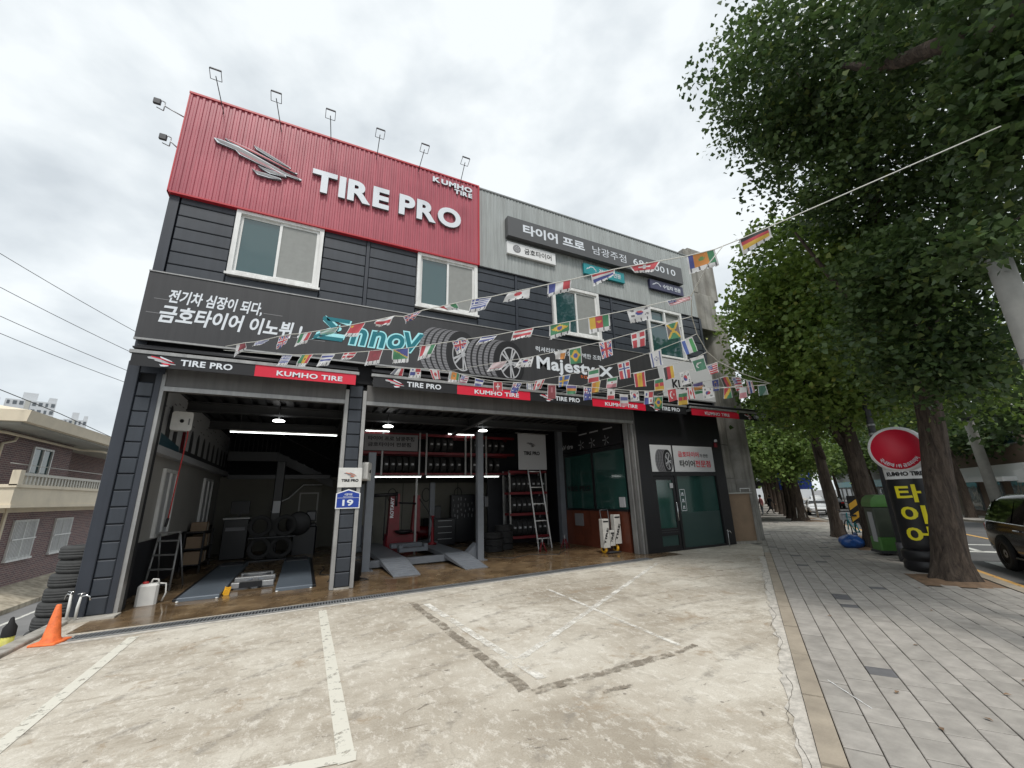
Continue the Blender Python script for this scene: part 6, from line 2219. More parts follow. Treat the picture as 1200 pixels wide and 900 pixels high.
t = thing('utility_pole', 'pale concrete utility pole across the road with bands', 'utility pole', st(24.2, 9.6))
MB().tube([(0, 0, 0), (-.4, .1, 10.5)], [.22, .14], 14).build('pole', M['poleconc'], t)
MB().tube([(-.17, .04, 4.6), (-.18, .05, 4.9)], .23, 10).build('clamp_band', M['darksteel'], t)
tm = MB().bbox(-.62, -.30, -.2, .1, 7.2, 7.9, .03)
tm.build('transformer', M['poleconc'], t)

def post_sign(name, label, cat, loc, rz, pole_h, x0, x1, z0, z1, face, side):
    t = thing(name, label, cat, loc, rz)
    MB().tube([(0, .05, 0), (0, .05, pole_h)], .06, 8).build('pole', M['steel'], t)
    MB().bbox(x0, x1, -.03, .02, z0, z1, .01).build('sign_face', face, t)
    return t
BS = post_sign('road_sign', 'blue road direction sign with white arrow over the far road', 'road sign', st(29.5, 3.35), SRZ - R(90), 4.0, -1.75, .05, 1.75, 3.05, M['blue'], None)
mb = MB()
mb.quad((-1.3, -.034, 2.05), (-.6, -.034, 2.05), (-.6, -.034, 2.12), (-1.3, -.034, 2.12))
mb.add([(-1.45, -.034, 2.085), (-1.25, -.034, 1.97), (-1.25, -.034, 2.2)], [(0, 1, 2)])
letters(mb, '남광주', (-1.55, -.033, 2.55), FX, FZ, .65, .24, .002, 0, bold=.01)
letters(mb, '조선대', (-.75, -.033, 2.45), FX, FZ, .65, .24, .002, 0, bold=.01)
mb.build('white_marks', M['letter'], BS, fix=False)

# hazard board
t = thing('hazard_board', 'yellow and black chevron hazard board beside the third tree', 'hazard sign', st(13.2, 2.62), SRZ - R(90) + R(10))
MB().tube([(0, .03, 0), (0, .03, 1.3)], .03, 8).build('post', M['steel'], t)
MB().box(-.24, .24, -.02, .02, .55, 1.35).build('board', M['blackmatt'], t)
mb = MB()
for z in (.58, .92):
    mb.quad((-.23, -.023, z), (.0, -.023, z + .16), (0, -.023, z + .34), (-.23, -.023, z + .18))
    mb.quad((.0, -.023, z + .16), (.23, -.023, z), (.23, -.023, z + .18), (0, -.023, z + .34))
mb.build('yellow_chevron', M['yellow'], t, fix=False)

# ---- bicycle leaning by the third tree
def bicycle(label, loc, rz):
    t = thing('bicycle', label, 'bicycle', loc, rz)
    for x in (-.45, .45):
        wm = MB()
        n = 24
        pts = [(x + .29 * math.cos(a), 0, .30 + .29 * math.sin(a)) for a in [2 * math.pi * k / n for k in range(n + 1)]]
        wm.tube(pts, .018, 6, cap=False)
        w_ = wm.build('wheel', M['rubber'], t)
        sp = MB()
        for k in range(8):
            a = k * math.pi / 4
            sp.tube([(x, 0, .30), (x + .28 * math.cos(a), 0, .30 + .28 * math.sin(a))], .003, 4)
        sp.build('spoke', M['steel'], w_)
    f = MB()
    for a, c in (((-.45, 0, .3), (-.12, 0, .28)), ((-.12, 0, .28), (.32, 0, .62)), ((-.12, 0, .28), (-.22, 0, .72)), ((-.22, 0, .68), (.30, 0, .70)), ((-.45, 0, .3), (-.2, 0, .62)), ((.45, 0, .3), (.3, 0, .82))):
        f.tube([a, c], .018, 6)
    f.build('frame', M['tealsign'], t)
    MB().bbox(-.34, -.12, -.06, .06, .74, .80, .02).build('saddle', M['black'], t)
    h = MB()
    h.tube([(.26, -.25, .92), (.3, -.1, .86), (.3, .1, .86), (.26, .25, .92)], .014, 6)
    h.build('handlebar', M['darksteel'], t)
    MB().bbox(.34, .56, -.13, .13, .6, .82, .02).build('basket', M['paleprint'], t)
    return t
bicycle('small green bicycle parked between the third and second tree', st(13.4, 2.42), SRZ + R(8))

# ---- cars
def car(label, loc, rz, L_, Wd, Ht, paint_, kind, group=None):
    """front towards +x; origin on the ground at the middle"""
    t = thing('parked_car' if 'parked' in label else 'car', label, 'car', loc, rz, group)
    hl, hw = L_ / 2, Wd / 2
    belt = Ht * .60
    hood = Ht * .585
    suv = kind == 'suv'
    #       x      z_low  z_belt  z_roof  half width  roof half width
    prof = [(-hl, .42, .62, .62, .80, .80), (-hl + .05, .30, belt * .93, belt * .96, .91, .86), (-hl + .14, .24, belt * 1.0, belt * 1.02 if not suv else belt * 1.12, .96, .80),
            (-hl + (.42 if suv else .75), .22, belt, Ht * .955 if suv else Ht * .86, .985, .74), (-hl + (.75 if suv else 1.2), .21, belt * .995, Ht * .99 if suv else Ht * .985, 1.0, .74),
            (-.25, .20, belt * .98, Ht, 1.0, .74), (.25, .20, belt * .97, Ht * .985, 1.0, .735), (.62, .20, belt * .96, Ht * .90, 1.0, .74), (hl * .52, .20, hood * .985, hood * 1.0, .99, .90),
            (hl * .8, .22, hood * .92, hood * .94, .96, .86), (hl - .08, .28, hood * .78, hood * .82, .88, .80), (hl, .36, .52, .54, .78, .74)]
    mb = MB()
    rings = []
    for x, zl, zb, zr, k, kr in prof:
        wv, wr = hw * k, hw * kr
        half = [(wv * .90, zl), (wv * .98, zl + .10), (wv, zl + (zb - zl) * .5), (wv * .985, zb), (wr + (wv - wr) * .12, zb + (zr - zb) * .82), (wr * .90, zr), (0, zr + .012)]
        rings.append([(x, y, z) for y, z in half] + [(x, -y, z) for y, z in half[-2::-1]])
    n = len(rings[0])
    o = 0
    for r_ in rings:
        mb.v += r_
    for i in range(len(rings) - 1):
        for k in range(n - 1):
            mb.f.append((i * n + k, i * n + k + 1, (i + 1) * n + k + 1, (i + 1) * n + k))
            mb.m.append(0)
            mb.sm.append(True)
        mb.f.append((i * n + n - 1, i * n, (i + 1) * n, (i + 1) * n + n - 1))
        mb.m.append(0)
        mb.sm.append(True)
    for i in (0, len(rings) - 1):
        mb.f.append(tuple(i * n + k for k in (range(n) if i else range(n - 1, -1, -1))))
        mb.m.append(0)
        mb.sm.append(False)
    body = mb.build('body', paint_, t)
    sd = body.modifiers.new('smooth', 'SUBSURF')
    sd.levels = sd.render_levels = 2
    # glass: side windows follow the greenhouse a little proud
    def gl(xa, xb, side, name='side_window'):
        def rowz(x):
            xs = [q[0] for q in prof]
            def it(c):
                return float(np.interp(x, xs, [q[c] for q in prof]))
            zb, zr, k, kr = it(2), it(3), it(4), it(5)
            return zb, zr, hw * k, hw * kr
        g_ = MB()
        N_ = 6
        lo, hi = [], []
        for i in range(N_ + 1):
            x = xa + (xb - xa) * i / N_
            zb, zr, wv, wr = rowz(x)
            lo.append((x, side * (wv * .985 - .0 + .006), zb + .03))
            hi.append((x - (.03 if i == 0 else 0), side * (wr + (wv - wr) * .22 + .010), zb + (zr - zb) * .76))
        for i in range(N_):
            g_.quad(lo[i], lo[i + 1], hi[i + 1], hi[i], 0, True)
        return g_.build(name, M['carglass'], t)
    r0 = -hl + (.30 if suv else .95)
    for side in (-1, 1):
        gl(r0, -.78 if suv else -.55, side)
        gl(-.72 if suv else -.5, .05, side)
        gl(.10, .78, side)
        mr = MB().bbox(.72, .92, min(side * hw * 1.0, side * (hw + .19)), max(side * hw * 1.0, side * (hw + .19)), belt * .98, belt * 1.14, .03)
        mr.build('mirror', paint_, t)
        ch = MB()
        ch.tube([(r0 - .08, side * (hw * .99), belt * 1.03), (-.3, side * (hw * 1.004), belt * 1.0), (.8, side * (hw * 1.0), belt * .985)], .011, 6)
        ch.build('window_trim', M['chrome'], t)
        for hxp in (-.62, .18):
            MB().bbox(hxp - .09, hxp + .09, min(side * hw * .995, side * (hw + .025)), max(side * hw * .995, side * (hw + .025)), belt * .86, belt * .89, .006).build('handle', M['chrome'], t)
        sk = MB()
        sk.tube([(-hl * .5, side * (hw * .985), .27), (hl * .5, side * (hw * .985), .27)], .02, 6)
        sk.build('sill_trim', M['steel'], t)
    def face(xs_, ys_, zs_, name, m):
        a = [(xs_[0], -ys_[0], zs_[0]), (xs_[0], ys_[0], zs_[0]), (xs_[1], ys_[1], zs_[1]), (xs_[1], -ys_[1], zs_[1])]
        return MB().quad(*a).build(name, m, t)
    face((hl * .50, .70), (hw * .86, hw * .70), (hood * 1.03, Ht * .90), 'windscreen', M['carglass'])
    face((-hl + .06, -hl + .34) if suv else (-hl + .3, -hl + .98), (hw * .78, hw * .68), (belt * 1.04, Ht * .90), 'rear_window', M['carglass'])
    wr_ = .31 if suv else .28
    for x in (-hl * .60, hl * .62):
        for side in (-1, 1):
            y = side * (hw - .10)
            ar = MB().lathe([(.001, -.02), (wr_ * 1.16, -.02), (wr_ * 1.16, .01), (.001, .012)], (x, side * (hw * .985 - .0), wr_ + .01), 24, 'y')
            ar.build('wheel_arch', M['blackmatt'], t)
            wm = MB().lathe([(wr_ * .66, -.10), (wr_ * .94, -.10), (wr_, -.07), (wr_, .07), (wr_ * .94, .10), (wr_ * .66, .10)], (x, y + side * .035, wr_), 26, 'y', 0, True, True)
            w_ = wm.build('wheel', M['rubber'], t)
            rm = MB()
            yy = y + side * .10
            rm.lathe([(.001, 0), (wr_ * .66, 0)], (x, yy - side * .05, wr_), 20, 'y', 1)
            for k in range(10):
                a = k * 2 * math.pi / 10
                d1, d2 = .10, .06
                rm.hexa([(x + .04 * math.cos(a - .6), yy - side * .03, wr_ + .04 * math.sin(a - .6)), (x + .04 * math.cos(a + .6), yy - side * .03, wr_ + .04 * math.sin(a + .6)), (x + wr_ * .66 * math.cos(a + d1), yy - side * .03, wr_ + wr_ * .66 * math.sin(a + d1)), (x + wr_ * .66 * math.cos(a - d1), yy - side * .03, wr_ + wr_ * .66 * math.sin(a - d1))],
                        [(x + .04 * math.cos(a - .5), yy + side * .01, wr_ + .04 * math.sin(a - .5)), (x + .04 * math.cos(a + .5), yy + side * .01, wr_ + .04 * math.sin(a + .5)), (x + wr_ * .64 * math.cos(a + d2), yy, wr_ + wr_ * .64 * math.sin(a + d2)), (x + wr_ * .64 * math.cos(a - d2), yy, wr_ + wr_ * .64 * math.sin(a - d2))], 0)
            rm.lathe([(wr_ * .60, 0), (wr_ * .68, .015 * side), (wr_ * .70, -.01 * side)], (x, yy, wr_), 24, 'y', 0)
            rm.build('rim', [M['steel'], M['blackmatt']], w_)
    for side in (-1, 1):
        MB().bbox(hl - .20, hl - .03, min(side * hw * .42, side * hw * .80), max(side * hw * .42, side * hw * .80), hood * .66, hood * .80, .02).build('headlight', M['paleprint'], t)
        MB().bbox(-hl + .0, -hl + .16, min(side * hw * .55, side * hw * .90), max(side * hw * .55, side * hw * .90), belt * .78, belt * .95, .02).build('tail_light', M['redlight'], t)
    MB().bbox(hl - .06, hl + .012, -hw * .40, hw * .40, hood * .42, hood * .68, .02).build('grille', M['blackmatt'], t)
    MB().box(hl + .005, hl + .02, -.24, .24, .30, .40).build('number_plate', M['whitepaint'], t)
    return t
car('black suv with chrome trim passing on the near lane at the right edge', st(7.95, 5.0, -.1), SRZ + math.pi, 4.35, 1.70, 1.52, M['carblack'], 'suv')
car('white car coming up the road in the distance between the trees', st(41.5, 4.75, -.1), SRZ + math.pi, 4.2, 1.66, 1.32, M['carwhite'], 'sedan')
car('grey car following far behind the white car on the road', st(62, 5.0, -.1), SRZ + math.pi, 4.2, 1.66, 1.32, M['cargrey'], 'sedan')
car('dark parked car far down the road on the other side', st(58, 8.2, -.1), SRZ, 4.2, 1.66, 1.32, M['carblack'], 'sedan')
car('pale parked car far away under the trees on the other side', st(72, 8.2, -.1), SRZ, 4.2, 1.66, 1.32, M['carwhite'], 'sedan')

# ---- people far down the pavement
def person(label, loc, rz, joints, colours, hairc=True):
    t = thing('person', label, 'person', loc, rz)
    me = bpy.data.meshes.new('body')
    names = list(joints.keys())
    idx = {k: i for i, k in enumerate(names)}
    edges = [('pelvis', 'chest'), ('chest', 'neck'), ('neck', 'head'), ('head', 'crown'), ('chest', 'shoL'), ('shoL', 'elbL'), ('elbL', 'wriL'), ('wriL', 'hanL'), ('chest', 'shoR'), ('shoR', 'elbR'), ('elbR', 'wriR'), ('wriR', 'hanR'),
             ('pelvis', 'hipL'), ('hipL', 'kneL'), ('kneL', 'ankL'), ('ankL', 'toeL'), ('pelvis', 'hipR'), ('hipR', 'kneR'), ('kneR', 'ankR'), ('ankR', 'toeR')]
    me.from_pydata([joints[k][0] for k in names], [(idx[a], idx[b]) for a, b in edges], [])
    o = bpy.data.objects.new('body_tmp', me)
    COL.objects.link(o)
    sk = o.modifiers.new('skin', 'SKIN')
    sb = o.modifiers.new('sub', 'SUBSURF')
    sb.levels = sb.render_levels = 1
    lay = me.skin_vertices[0].data if me.skin_vertices else None
    if lay is None:
        bpy.context.view_layer.objects.active = o
        bm = bmesh.new()
        bm.from_mesh(me)
        bm.verts.layers.skin.verify()
        bm.to_mesh(me)
        bm.free()
        lay = me.skin_vertices[0].data
    for k in names:
        r_ = joints[k][1]
        lay[idx[k]].radius = (r_, r_)
    lay[idx['pelvis']].use_root = True
    dg = bpy.context.evaluated_depsgraph_get()
    m2 = bpy.data.meshes.new_from_object(o.evaluated_get(dg))
    bpy.data.objects.remove(o)
    for c in colours['mats']:
        m2.materials.append(c)
    for f in m2.polygons:
        z = f.center.z
        x = abs(f.center.y)
        f.use_smooth = True
        if z > 1.36:
            f.material_index = 0
        elif z > .82:
            f.material_index = 0 if any((Vector(joints[h][0]) - f.center).length < .10 for h in ('hanL', 'hanR')) else 1
        elif z > .07:
            f.material_index = 0 if any((Vector(joints[h][0]) - f.center).length < .10 for h in ('hanL', 'hanR')) else 2
        else:
            f.material_index = 3
    link('body', m2, t)
    hm = MB()
    c = joints['head'][0]
    hm.lathe([(.001, .135), (.06, .125), (.10, .08), (.108, .02), (.095, -.05)], (c[0] - .015, c[1], c[2] + .02), 14)
    hm.build('hair', M['hair'], t)
    return t
def walk(stride, lean=.05, arm=.25):
    s = stride
    return {'pelvis': ((0, 0, .84), .12), 'chest': ((lean, 0, 1.16), .135), 'neck': ((lean * 1.3, 0, 1.36), .055), 'head': ((lean * 1.6 + .01, 0, 1.47), .085), 'crown': ((lean * 1.6, 0, 1.54), .07),
            'shoL': ((lean, .17, 1.27), .06), 'elbL': ((lean - arm * .5, .2, 1.03), .045), 'wriL': ((lean - arm * .4, .2, .82), .032), 'hanL': ((lean - arm * .3, .2, .74), .038),
            'shoR': ((lean, -.17, 1.27), .06), 'elbR': ((lean + arm * .3, -.2, 1.03), .045), 'wriR': ((lean + arm * .9, -.19, .86), .032), 'hanR': ((lean + arm * 1.1, -.19, .79), .038),
            'hipL': ((0, .09, .80), .09), 'kneL': ((s * .35, .09, .44), .062), 'ankL': ((s * .45, .09, .08), .042), 'toeL': ((s * .45 + .16, .09, .035), .036),
            'hipR': ((0, -.09, .80), .09), 'kneR': ((-s * .1, -.09, .44), .062), 'ankR': ((-s * .55, -.09, .12), .042), 'toeR': ((-s * .5 + .12, -.09, .04), .036)}
person('person in dark clothes striding along the far pavement', st(40.5, 1.2), SRZ - R(60), walk(.75, .10, .35), {'mats': [M['skin'], M['cloth_dark'], M['cloth_dark'], M['black']]})
person('person in a pink top standing by the shop fronts far off', st(37.5, .55), SRZ + R(120), walk(.12, .02, .1), {'mats': [M['skin'], M['cloth_pink'], M['cloth_grey'], M['black']]})

# ---- shops along the near pavement further on (left side of the street)
def shop(label, s0, s1, n0, n1, h, m, floors, cols, group, awn=None, signc=None):
    p = st(s0, n0)
    t = thing('shop_building', label, 'building', p, SRZ, group)
    dpt = n0 - n1                        # local +y points away from the road when n decreases
    Ln = s1 - s0
    ya, yb = (0, dpt) if dpt > 0 else (dpt, 0)
    road_y = ya if n0 > n1 else yb
    sgn = -1 if n0 > n1 else 1
    MB().box(0, Ln, min(ya, yb), max(ya, yb), -1.2, h).build('wall', m, t)
    MB().box(-.1, Ln + .1, min(ya, yb) - .12, max(ya, yb) + .12, h, h + .22).build('parapet', M['soffit'], t)
    fh = h / floors
    for f in range(floors):
        for c in range(cols):
            x0, x1 = Ln * (c + .18) / cols, Ln * (c + .82) / cols
            z0, z1 = f * fh + (.12 if f == 0 else fh * .34), f * fh + fh * (.68 if f == 0 else .80)
            yf = road_y
            w_ = MB().box(x0, x1, min(yf, yf + sgn * .06), max(yf, yf + sgn * .06), z0, z1).build('window', M['greyprint'], t)
            MB().box(x0 + .06, x1 - .06, min(yf + sgn * .06, yf + sgn * .075), max(yf + sgn * .06, yf + sgn * .075), z0 + .06, z1 - .06).build('pane', M['glass'], w_)
    if signc is not None:
        MB().box(.2, Ln - .2, min(road_y, road_y + sgn * .22), max(road_y, road_y + sgn * .22), fh * .74, fh * .98).build('fascia_sign', signc, t)
    if awn is not None:
        aw = MB()
        y1_ = road_y + sgn * 1.1
        aw.hexa([(.2, min(road_y, y1_), fh * .66), (Ln - .2, min(road_y, y1_), fh * .66), (Ln - .2, max(road_y, y1_), fh * .66), (.2, max(road_y, y1_), fh * .66)], [(.2, min(road_y, y1_), fh * .74), (Ln - .2, min(road_y, y1_), fh * .74), (Ln - .2, max(road_y, y1_), fh * .74), (.2, max(road_y, y1_), fh * .74)])
        aw.build('canopy', awn, t)
    return t
shop('cream three storey shop just beyond the driveway on the left', 22.5, 32, -.6, -9, 8.5, M['shopcream'], 3, 4, 'shops along the near pavement', M['blackmatt'], M['paleprint'])
shop('grey two storey shop with black canopy further along the left', 33, 43, -.5, -9, 6.0, M['shopgrey'], 2, 4, 'shops along the near pavement', M['blackmatt'], M['whitepaint'])
shop('brown shop far down the left side of the street', 44, 60, -.5, -9, 7.5, M['shopbrown'], 3, 5, 'shops along the near pavement', None, M['redprint'])
shop('distant pale shop block at the end of the left side', 61, 90, -.3, -9, 8, M['shopcream'], 3, 8, 'shops along the near pavement', None, M['tealsign'])
# far side of the road
shop('grey flat roofed shop with deep pale fascia across the road', 14.5, 26.5, 12.4, 22, 4.6, M['shopgrey'], 1, 4, 'shops across the road', None, M['soffit'])
shop('brown two storey shop across the road behind the pole', 27.5, 36, 12.4, 22, 5.6, M['shopbrown'], 2, 3, 'shops across the road', M['whitepaint'], M['whitepaint'])
shop('cream shop block further off across the road', 37, 52, 12.3, 22, 7.2, M['shopcream'], 2, 5, 'shops across the road', None, M['orangeprint'])
shop('grey apartment shop block far across the road', 53, 80, 12.3, 24, 9.0, M['shopgrey'], 3, 8, 'shops across the road', None, M['tealsign'])
shop('tall pale block closing the far end of the street', 125, 137, 14, -8, 12, M['tower'], 4, 6, 'shops across the road', None, None)
t = thing('shop_sign_board', 'white sign board with green and red lettering across the road', 'sign', st(27.0, 11.9, 0), SRZ + math.pi)
MB().bbox(-.9, .9, -.06, .06, 1.75, 2.35, .01).build('board', M['whitepaint'], t)
mb = MB()
letters(mb, '국밥 전문', (-.7, .062, 2.05), (1, 0, 0), FZ, 1.4, .22, .004, 0, bold=.03)
for v in range(len(mb.v)):
    x, y, z = mb.v[v]
    mb.v[v] = (-x, .066, z)
mb.build('lettering', M['green'], t, fix=False)
MB().quad((-.7, .064, 1.82), (.7, .064, 1.82), (.7, .064, 1.94), (-.7, .064, 1.94)).build('red_stripe', M['redprint'], t, fix=False)
MB().tube([(.8, 0, 0), (.8, 0, 1.75)], .04, 8).build('post', M['steel'], t)
FLAGS=[
('S1','maroonwhite',1,-1.26,7.87,4.21,-1.11,7.72,4.21,-1.10,7.75,4.12,-1.29,7.96,3.99),
('S1','greece',1,-0.96,7.59,4.20,-0.74,7.37,4.21,-0.80,7.42,4.13,-1.00,7.63,4.12),
('S1','uk',0,-0.60,7.23,4.22,-0.43,7.07,4.22,-0.49,7.14,4.07,-0.62,7.30,4.01),
('S1','italy',1,-0.29,6.93,4.20,-0.12,6.77,4.20,-0.19,6.86,4.03,-0.37,7.04,4.00),
('S1','greenwhite',0,-0.02,6.68,4.20,0.25,6.41,4.20,0.17,6.49,4.10,0.00,6.68,4.13),
('S1','china',1,0.41,6.26,4.21,0.60,6.08,4.21,0.51,6.19,3.99,0.33,6.36,4.03),
('S1','poland',1,0.74,5.94,4.21,0.96,5.71,4.22,0.89,5.79,4.08,0.72,5.97,4.12),
('S1','crumple_uk',0,1.07,5.62,4.19,1.29,5.39,4.23,1.17,5.49,4.11,1.10,5.64,4.08),
('S1','hungary',1,1.46,5.23,4.24,1.68,5.01,4.25,1.73,5.02,4.14,1.57,5.18,4.20),
('S1','greece',1,1.84,4.85,4.25,2.06,4.64,4.25,1.99,4.73,4.08,1.83,4.92,4.07),
('S1','japan',1,2.23,4.47,4.26,2.45,4.26,4.27,2.45,4.30,4.14,2.17,4.54,4.14),
('S1','france',1,2.62,4.09,4.28,2.85,3.87,4.29,2.85,3.91,4.15,2.63,4.14,4.11),
('S1','netherlands',1,3.02,3.69,4.30,3.24,3.48,4.32,3.24,3.50,4.24,3.07,3.72,4.15),
('S1','swiss',1,3.36,3.36,4.33,3.63,3.10,4.32,3.56,3.18,4.19,3.44,3.35,4.24),
('S1','vincent',1,3.84,2.90,4.32,4.06,2.68,4.34,4.13,2.70,4.15,3.90,2.94,4.11),
('S1','germany',1,4.24,2.49,4.40,4.46,2.25,4.48,4.50,2.26,4.36,4.31,2.51,4.22),
('S2','greece',1,-0.52,7.25,3.91,-0.37,7.11,3.89,-0.43,7.18,3.73,-0.59,7.33,3.74),
('S2','ghana',1,-0.24,6.99,3.87,-0.07,6.83,3.85,-0.17,6.94,3.66,-0.31,7.08,3.69),
('S2','bluewhite',1,0.06,6.71,3.83,0.24,6.55,3.81,0.14,6.65,3.63,-0.02,6.81,3.64),
('S2','denmark',1,0.35,6.44,3.80,0.53,6.27,3.78,0.46,6.34,3.68,0.31,6.49,3.69),
('S2','maroon',1,0.68,6.13,3.77,0.86,5.96,3.76,0.83,6.04,3.56,0.65,6.21,3.55),
('S2','solomon',1,0.98,5.85,3.74,1.18,5.66,3.73,1.19,5.72,3.52,0.99,5.91,3.54),
('S2','mexico',1,1.32,5.53,3.73,1.50,5.35,3.73,1.43,5.44,3.55,1.29,5.60,3.52),
('S2','uk',1,1.67,5.18,3.73,1.85,5.01,3.73,1.82,5.07,3.58,1.76,5.20,3.54),
('S2','bluewhite2',1,1.99,4.87,3.73,2.17,4.71,3.73,2.12,4.75,3.66,1.94,4.93,3.62),
('S2','austria',1,2.33,4.54,3.74,2.53,4.34,3.75,2.50,4.39,3.63,2.30,4.59,3.62),
('S2','brazil',1,2.68,4.20,3.75,2.88,4.00,3.76,2.89,4.04,3.61,2.70,4.25,3.56),
('S2','cameroon',1,3.04,3.84,3.77,3.23,3.65,3.78,3.27,3.70,3.58,3.08,3.89,3.57),
('S2','korea',1,3.38,3.50,3.79,3.58,3.31,3.81,3.62,3.34,3.64,3.44,3.52,3.63),
('S2','usastripes',0,3.71,3.17,3.83,3.91,2.97,3.85,3.92,2.98,3.80,3.75,3.17,3.77),
('S3','pinkwhite',1,3.07,6.93,4.12,3.33,6.79,4.16,3.23,6.89,3.99,2.98,7.03,3.96),
('S3','korea',1,3.35,6.29,4.04,3.57,6.17,4.08,3.54,6.24,3.89,3.25,6.39,3.89),
('S3','orangewhite',0,3.65,5.59,3.98,3.83,5.49,4.01,3.82,5.55,3.86,3.68,5.62,3.86),
('S3','brazilv',0,3.76,5.32,3.96,3.94,5.22,4.00,3.98,5.28,3.73,3.80,5.38,3.71),
('S3','ukv',0,3.97,4.80,3.92,4.15,4.70,3.96,4.19,4.75,3.72,4.05,4.84,3.66),
('S3','denmarkv',0,4.17,4.29,3.90,4.36,4.18,3.96,4.39,4.24,3.73,4.21,4.33,3.69),
('S3','jamaica',0,4.37,3.81,3.90,4.53,3.71,3.95,4.60,3.75,3.71,4.43,3.84,3.69),
('S4','canada',0,4.42,7.63,4.09,4.62,7.52,4.13,4.55,7.62,3.91,4.39,7.71,3.88),
('S4','sweden',0,4.56,6.88,4.00,4.78,6.76,4.04,4.74,6.85,3.81,4.58,6.94,3.78),
('S4','hungaryv',0,4.74,6.11,3.92,4.92,6.00,3.96,4.95,6.06,3.72,4.75,6.17,3.69),
('S4','norwayv',0,4.87,5.42,3.87,5.06,5.31,3.92,5.12,5.37,3.62,4.94,5.47,3.59),
('S4','israelv',0,5.00,4.77,3.87,5.17,4.66,3.93,5.23,4.71,3.68,5.07,4.81,3.63),
('S4','sierra',0,5.11,4.20,3.90,5.27,4.10,3.96,5.37,4.12,3.74,5.20,4.22,3.68),
('S5','orangeyellow',0,5.43,6.91,3.96,5.60,6.81,4.01,5.59,6.89,3.76,5.44,6.97,3.74),
('S5','iranv',0,5.41,6.37,3.91,5.60,6.26,3.94,5.61,6.33,3.73,5.41,6.43,3.71),
('S5','spainv',0,5.40,5.60,3.80,5.59,5.49,3.84,5.64,5.55,3.55,5.46,5.65,3.54),
('S5','germanyv',0,5.41,4.89,3.71,5.57,4.80,3.75,5.62,4.84,3.53,5.47,4.94,3.48),
('S5','pakistanv',0,5.38,4.29,3.67,5.57,4.18,3.72,5.65,4.21,3.51,5.49,4.30,3.46),
('S6','francegrey',0,1.48,8.27,4.24,1.63,8.20,4.23,1.61,8.26,4.07,1.37,8.37,4.11),
('S6','panama',1,1.74,8.12,4.21,1.94,8.03,4.20,1.95,8.09,4.01,1.72,8.19,4.02),
('S6','canada',0,2.08,7.93,4.18,2.27,7.84,4.16,2.31,7.88,3.97,2.18,7.95,3.97),
('S6','senegal',1,2.46,7.73,4.12,2.65,7.65,4.07,2.65,7.71,3.88,2.43,7.81,3.90),
('S6','malaysia',0,2.68,7.63,4.04,2.83,7.57,4.00,2.79,7.63,3.87,2.65,7.69,3.89),
('S6','bluewhite2',0,2.93,7.50,3.96,3.11,7.43,3.91,3.06,7.49,3.79,2.93,7.55,3.81),
('S6','swiss',0,3.26,7.34,3.88,3.43,7.26,3.87,3.45,7.30,3.68,3.28,7.39,3.67),
('S6','australia',0,3.62,7.14,3.84,3.78,7.06,3.83,3.71,7.16,3.62,3.58,7.22,3.64),
('S6','israelv',0,3.85,7.01,3.82,3.97,6.96,3.81,3.98,6.99,3.68,3.87,7.04,3.70),
('S6','maroonv',0,4.23,6.80,3.78,4.38,6.73,3.77,4.41,6.80,3.49,4.25,6.88,3.49),
('S6','vincentv',0,4.55,6.62,3.75,4.75,6.53,3.73,4.75,6.58,3.57,4.58,6.66,3.56),
('S6','australia',0,4.86,6.46,3.70,5.01,6.39,3.68,5.03,6.45,3.44,4.89,6.53,3.43),
('S6','mexicov',0,5.27,6.23,3.64,5.42,6.17,3.62,5.42,6.22,3.44,5.29,6.29,3.43),
('S6','korea',0,5.66,6.02,3.59,5.82,5.95,3.58,5.86,5.99,3.38,5.70,6.07,3.37),
('S6','panama',0,5.91,5.88,3.56,6.08,5.80,3.56,6.09,5.87,3.32,5.93,5.95,3.30),
('S6','turkeyv',0,6.29,5.65,3.58,6.45,5.57,3.60,6.51,5.61,3.37,6.35,5.70,3.33),
('S6','canada',0,6.62,5.45,3.61,6.73,5.40,3.61,6.80,5.43,3.38,6.68,5.50,3.37),
('S6','koreab',0,6.88,5.30,3.59,7.05,5.22,3.59,7.12,5.24,3.40,6.92,5.36,3.34),
('S6','congo',0,7.24,5.10,3.57,7.36,5.04,3.57,7.42,5.07,3.37,7.27,5.16,3.35),
('S6','polandv',0,7.50,4.95,3.56,7.63,4.89,3.56,7.66,4.93,3.37,7.52,5.01,3.33),
('S6','darkgreen',0,7.80,4.77,3.58,7.93,4.70,3.59,8.00,4.72,3.40,7.83,4.81,3.38),
('S7','russiav',0,6.62,7.40,3.92,6.81,7.32,3.90,6.85,7.38,3.63,6.67,7.47,3.62),
('S7','brazilv',0,6.83,6.53,3.68,7.01,6.44,3.69,7.04,6.51,3.42,6.86,6.60,3.41),
('S7','cameroonv',0,6.95,5.96,3.63,7.13,5.87,3.65,7.17,5.93,3.40,6.97,6.03,3.38),
('S8','cameroonv',0,6.16,5.82,3.81,6.32,5.73,3.85,6.37,5.78,3.60,6.18,5.88,3.58),
('S8','korea',0,6.13,5.16,3.76,6.28,5.07,3.80,6.36,5.11,3.57,6.19,5.20,3.53),
('S8','usa',0,6.10,4.55,3.71,6.26,4.45,3.77,6.30,4.48,3.60,6.17,4.56,3.56),
('S9','vincentv',0,7.96,6.39,4.05,8.18,6.26,4.11,8.24,6.32,3.84,8.04,6.43,3.80),
('S9','euro',0,7.98,5.89,4.01,8.12,5.81,4.04,8.17,5.87,3.78,8.04,5.94,3.76),
('S9','germanyv',0,7.96,5.66,4.00,8.11,5.57,4.04,8.22,5.58,3.82,8.09,5.67,3.76),
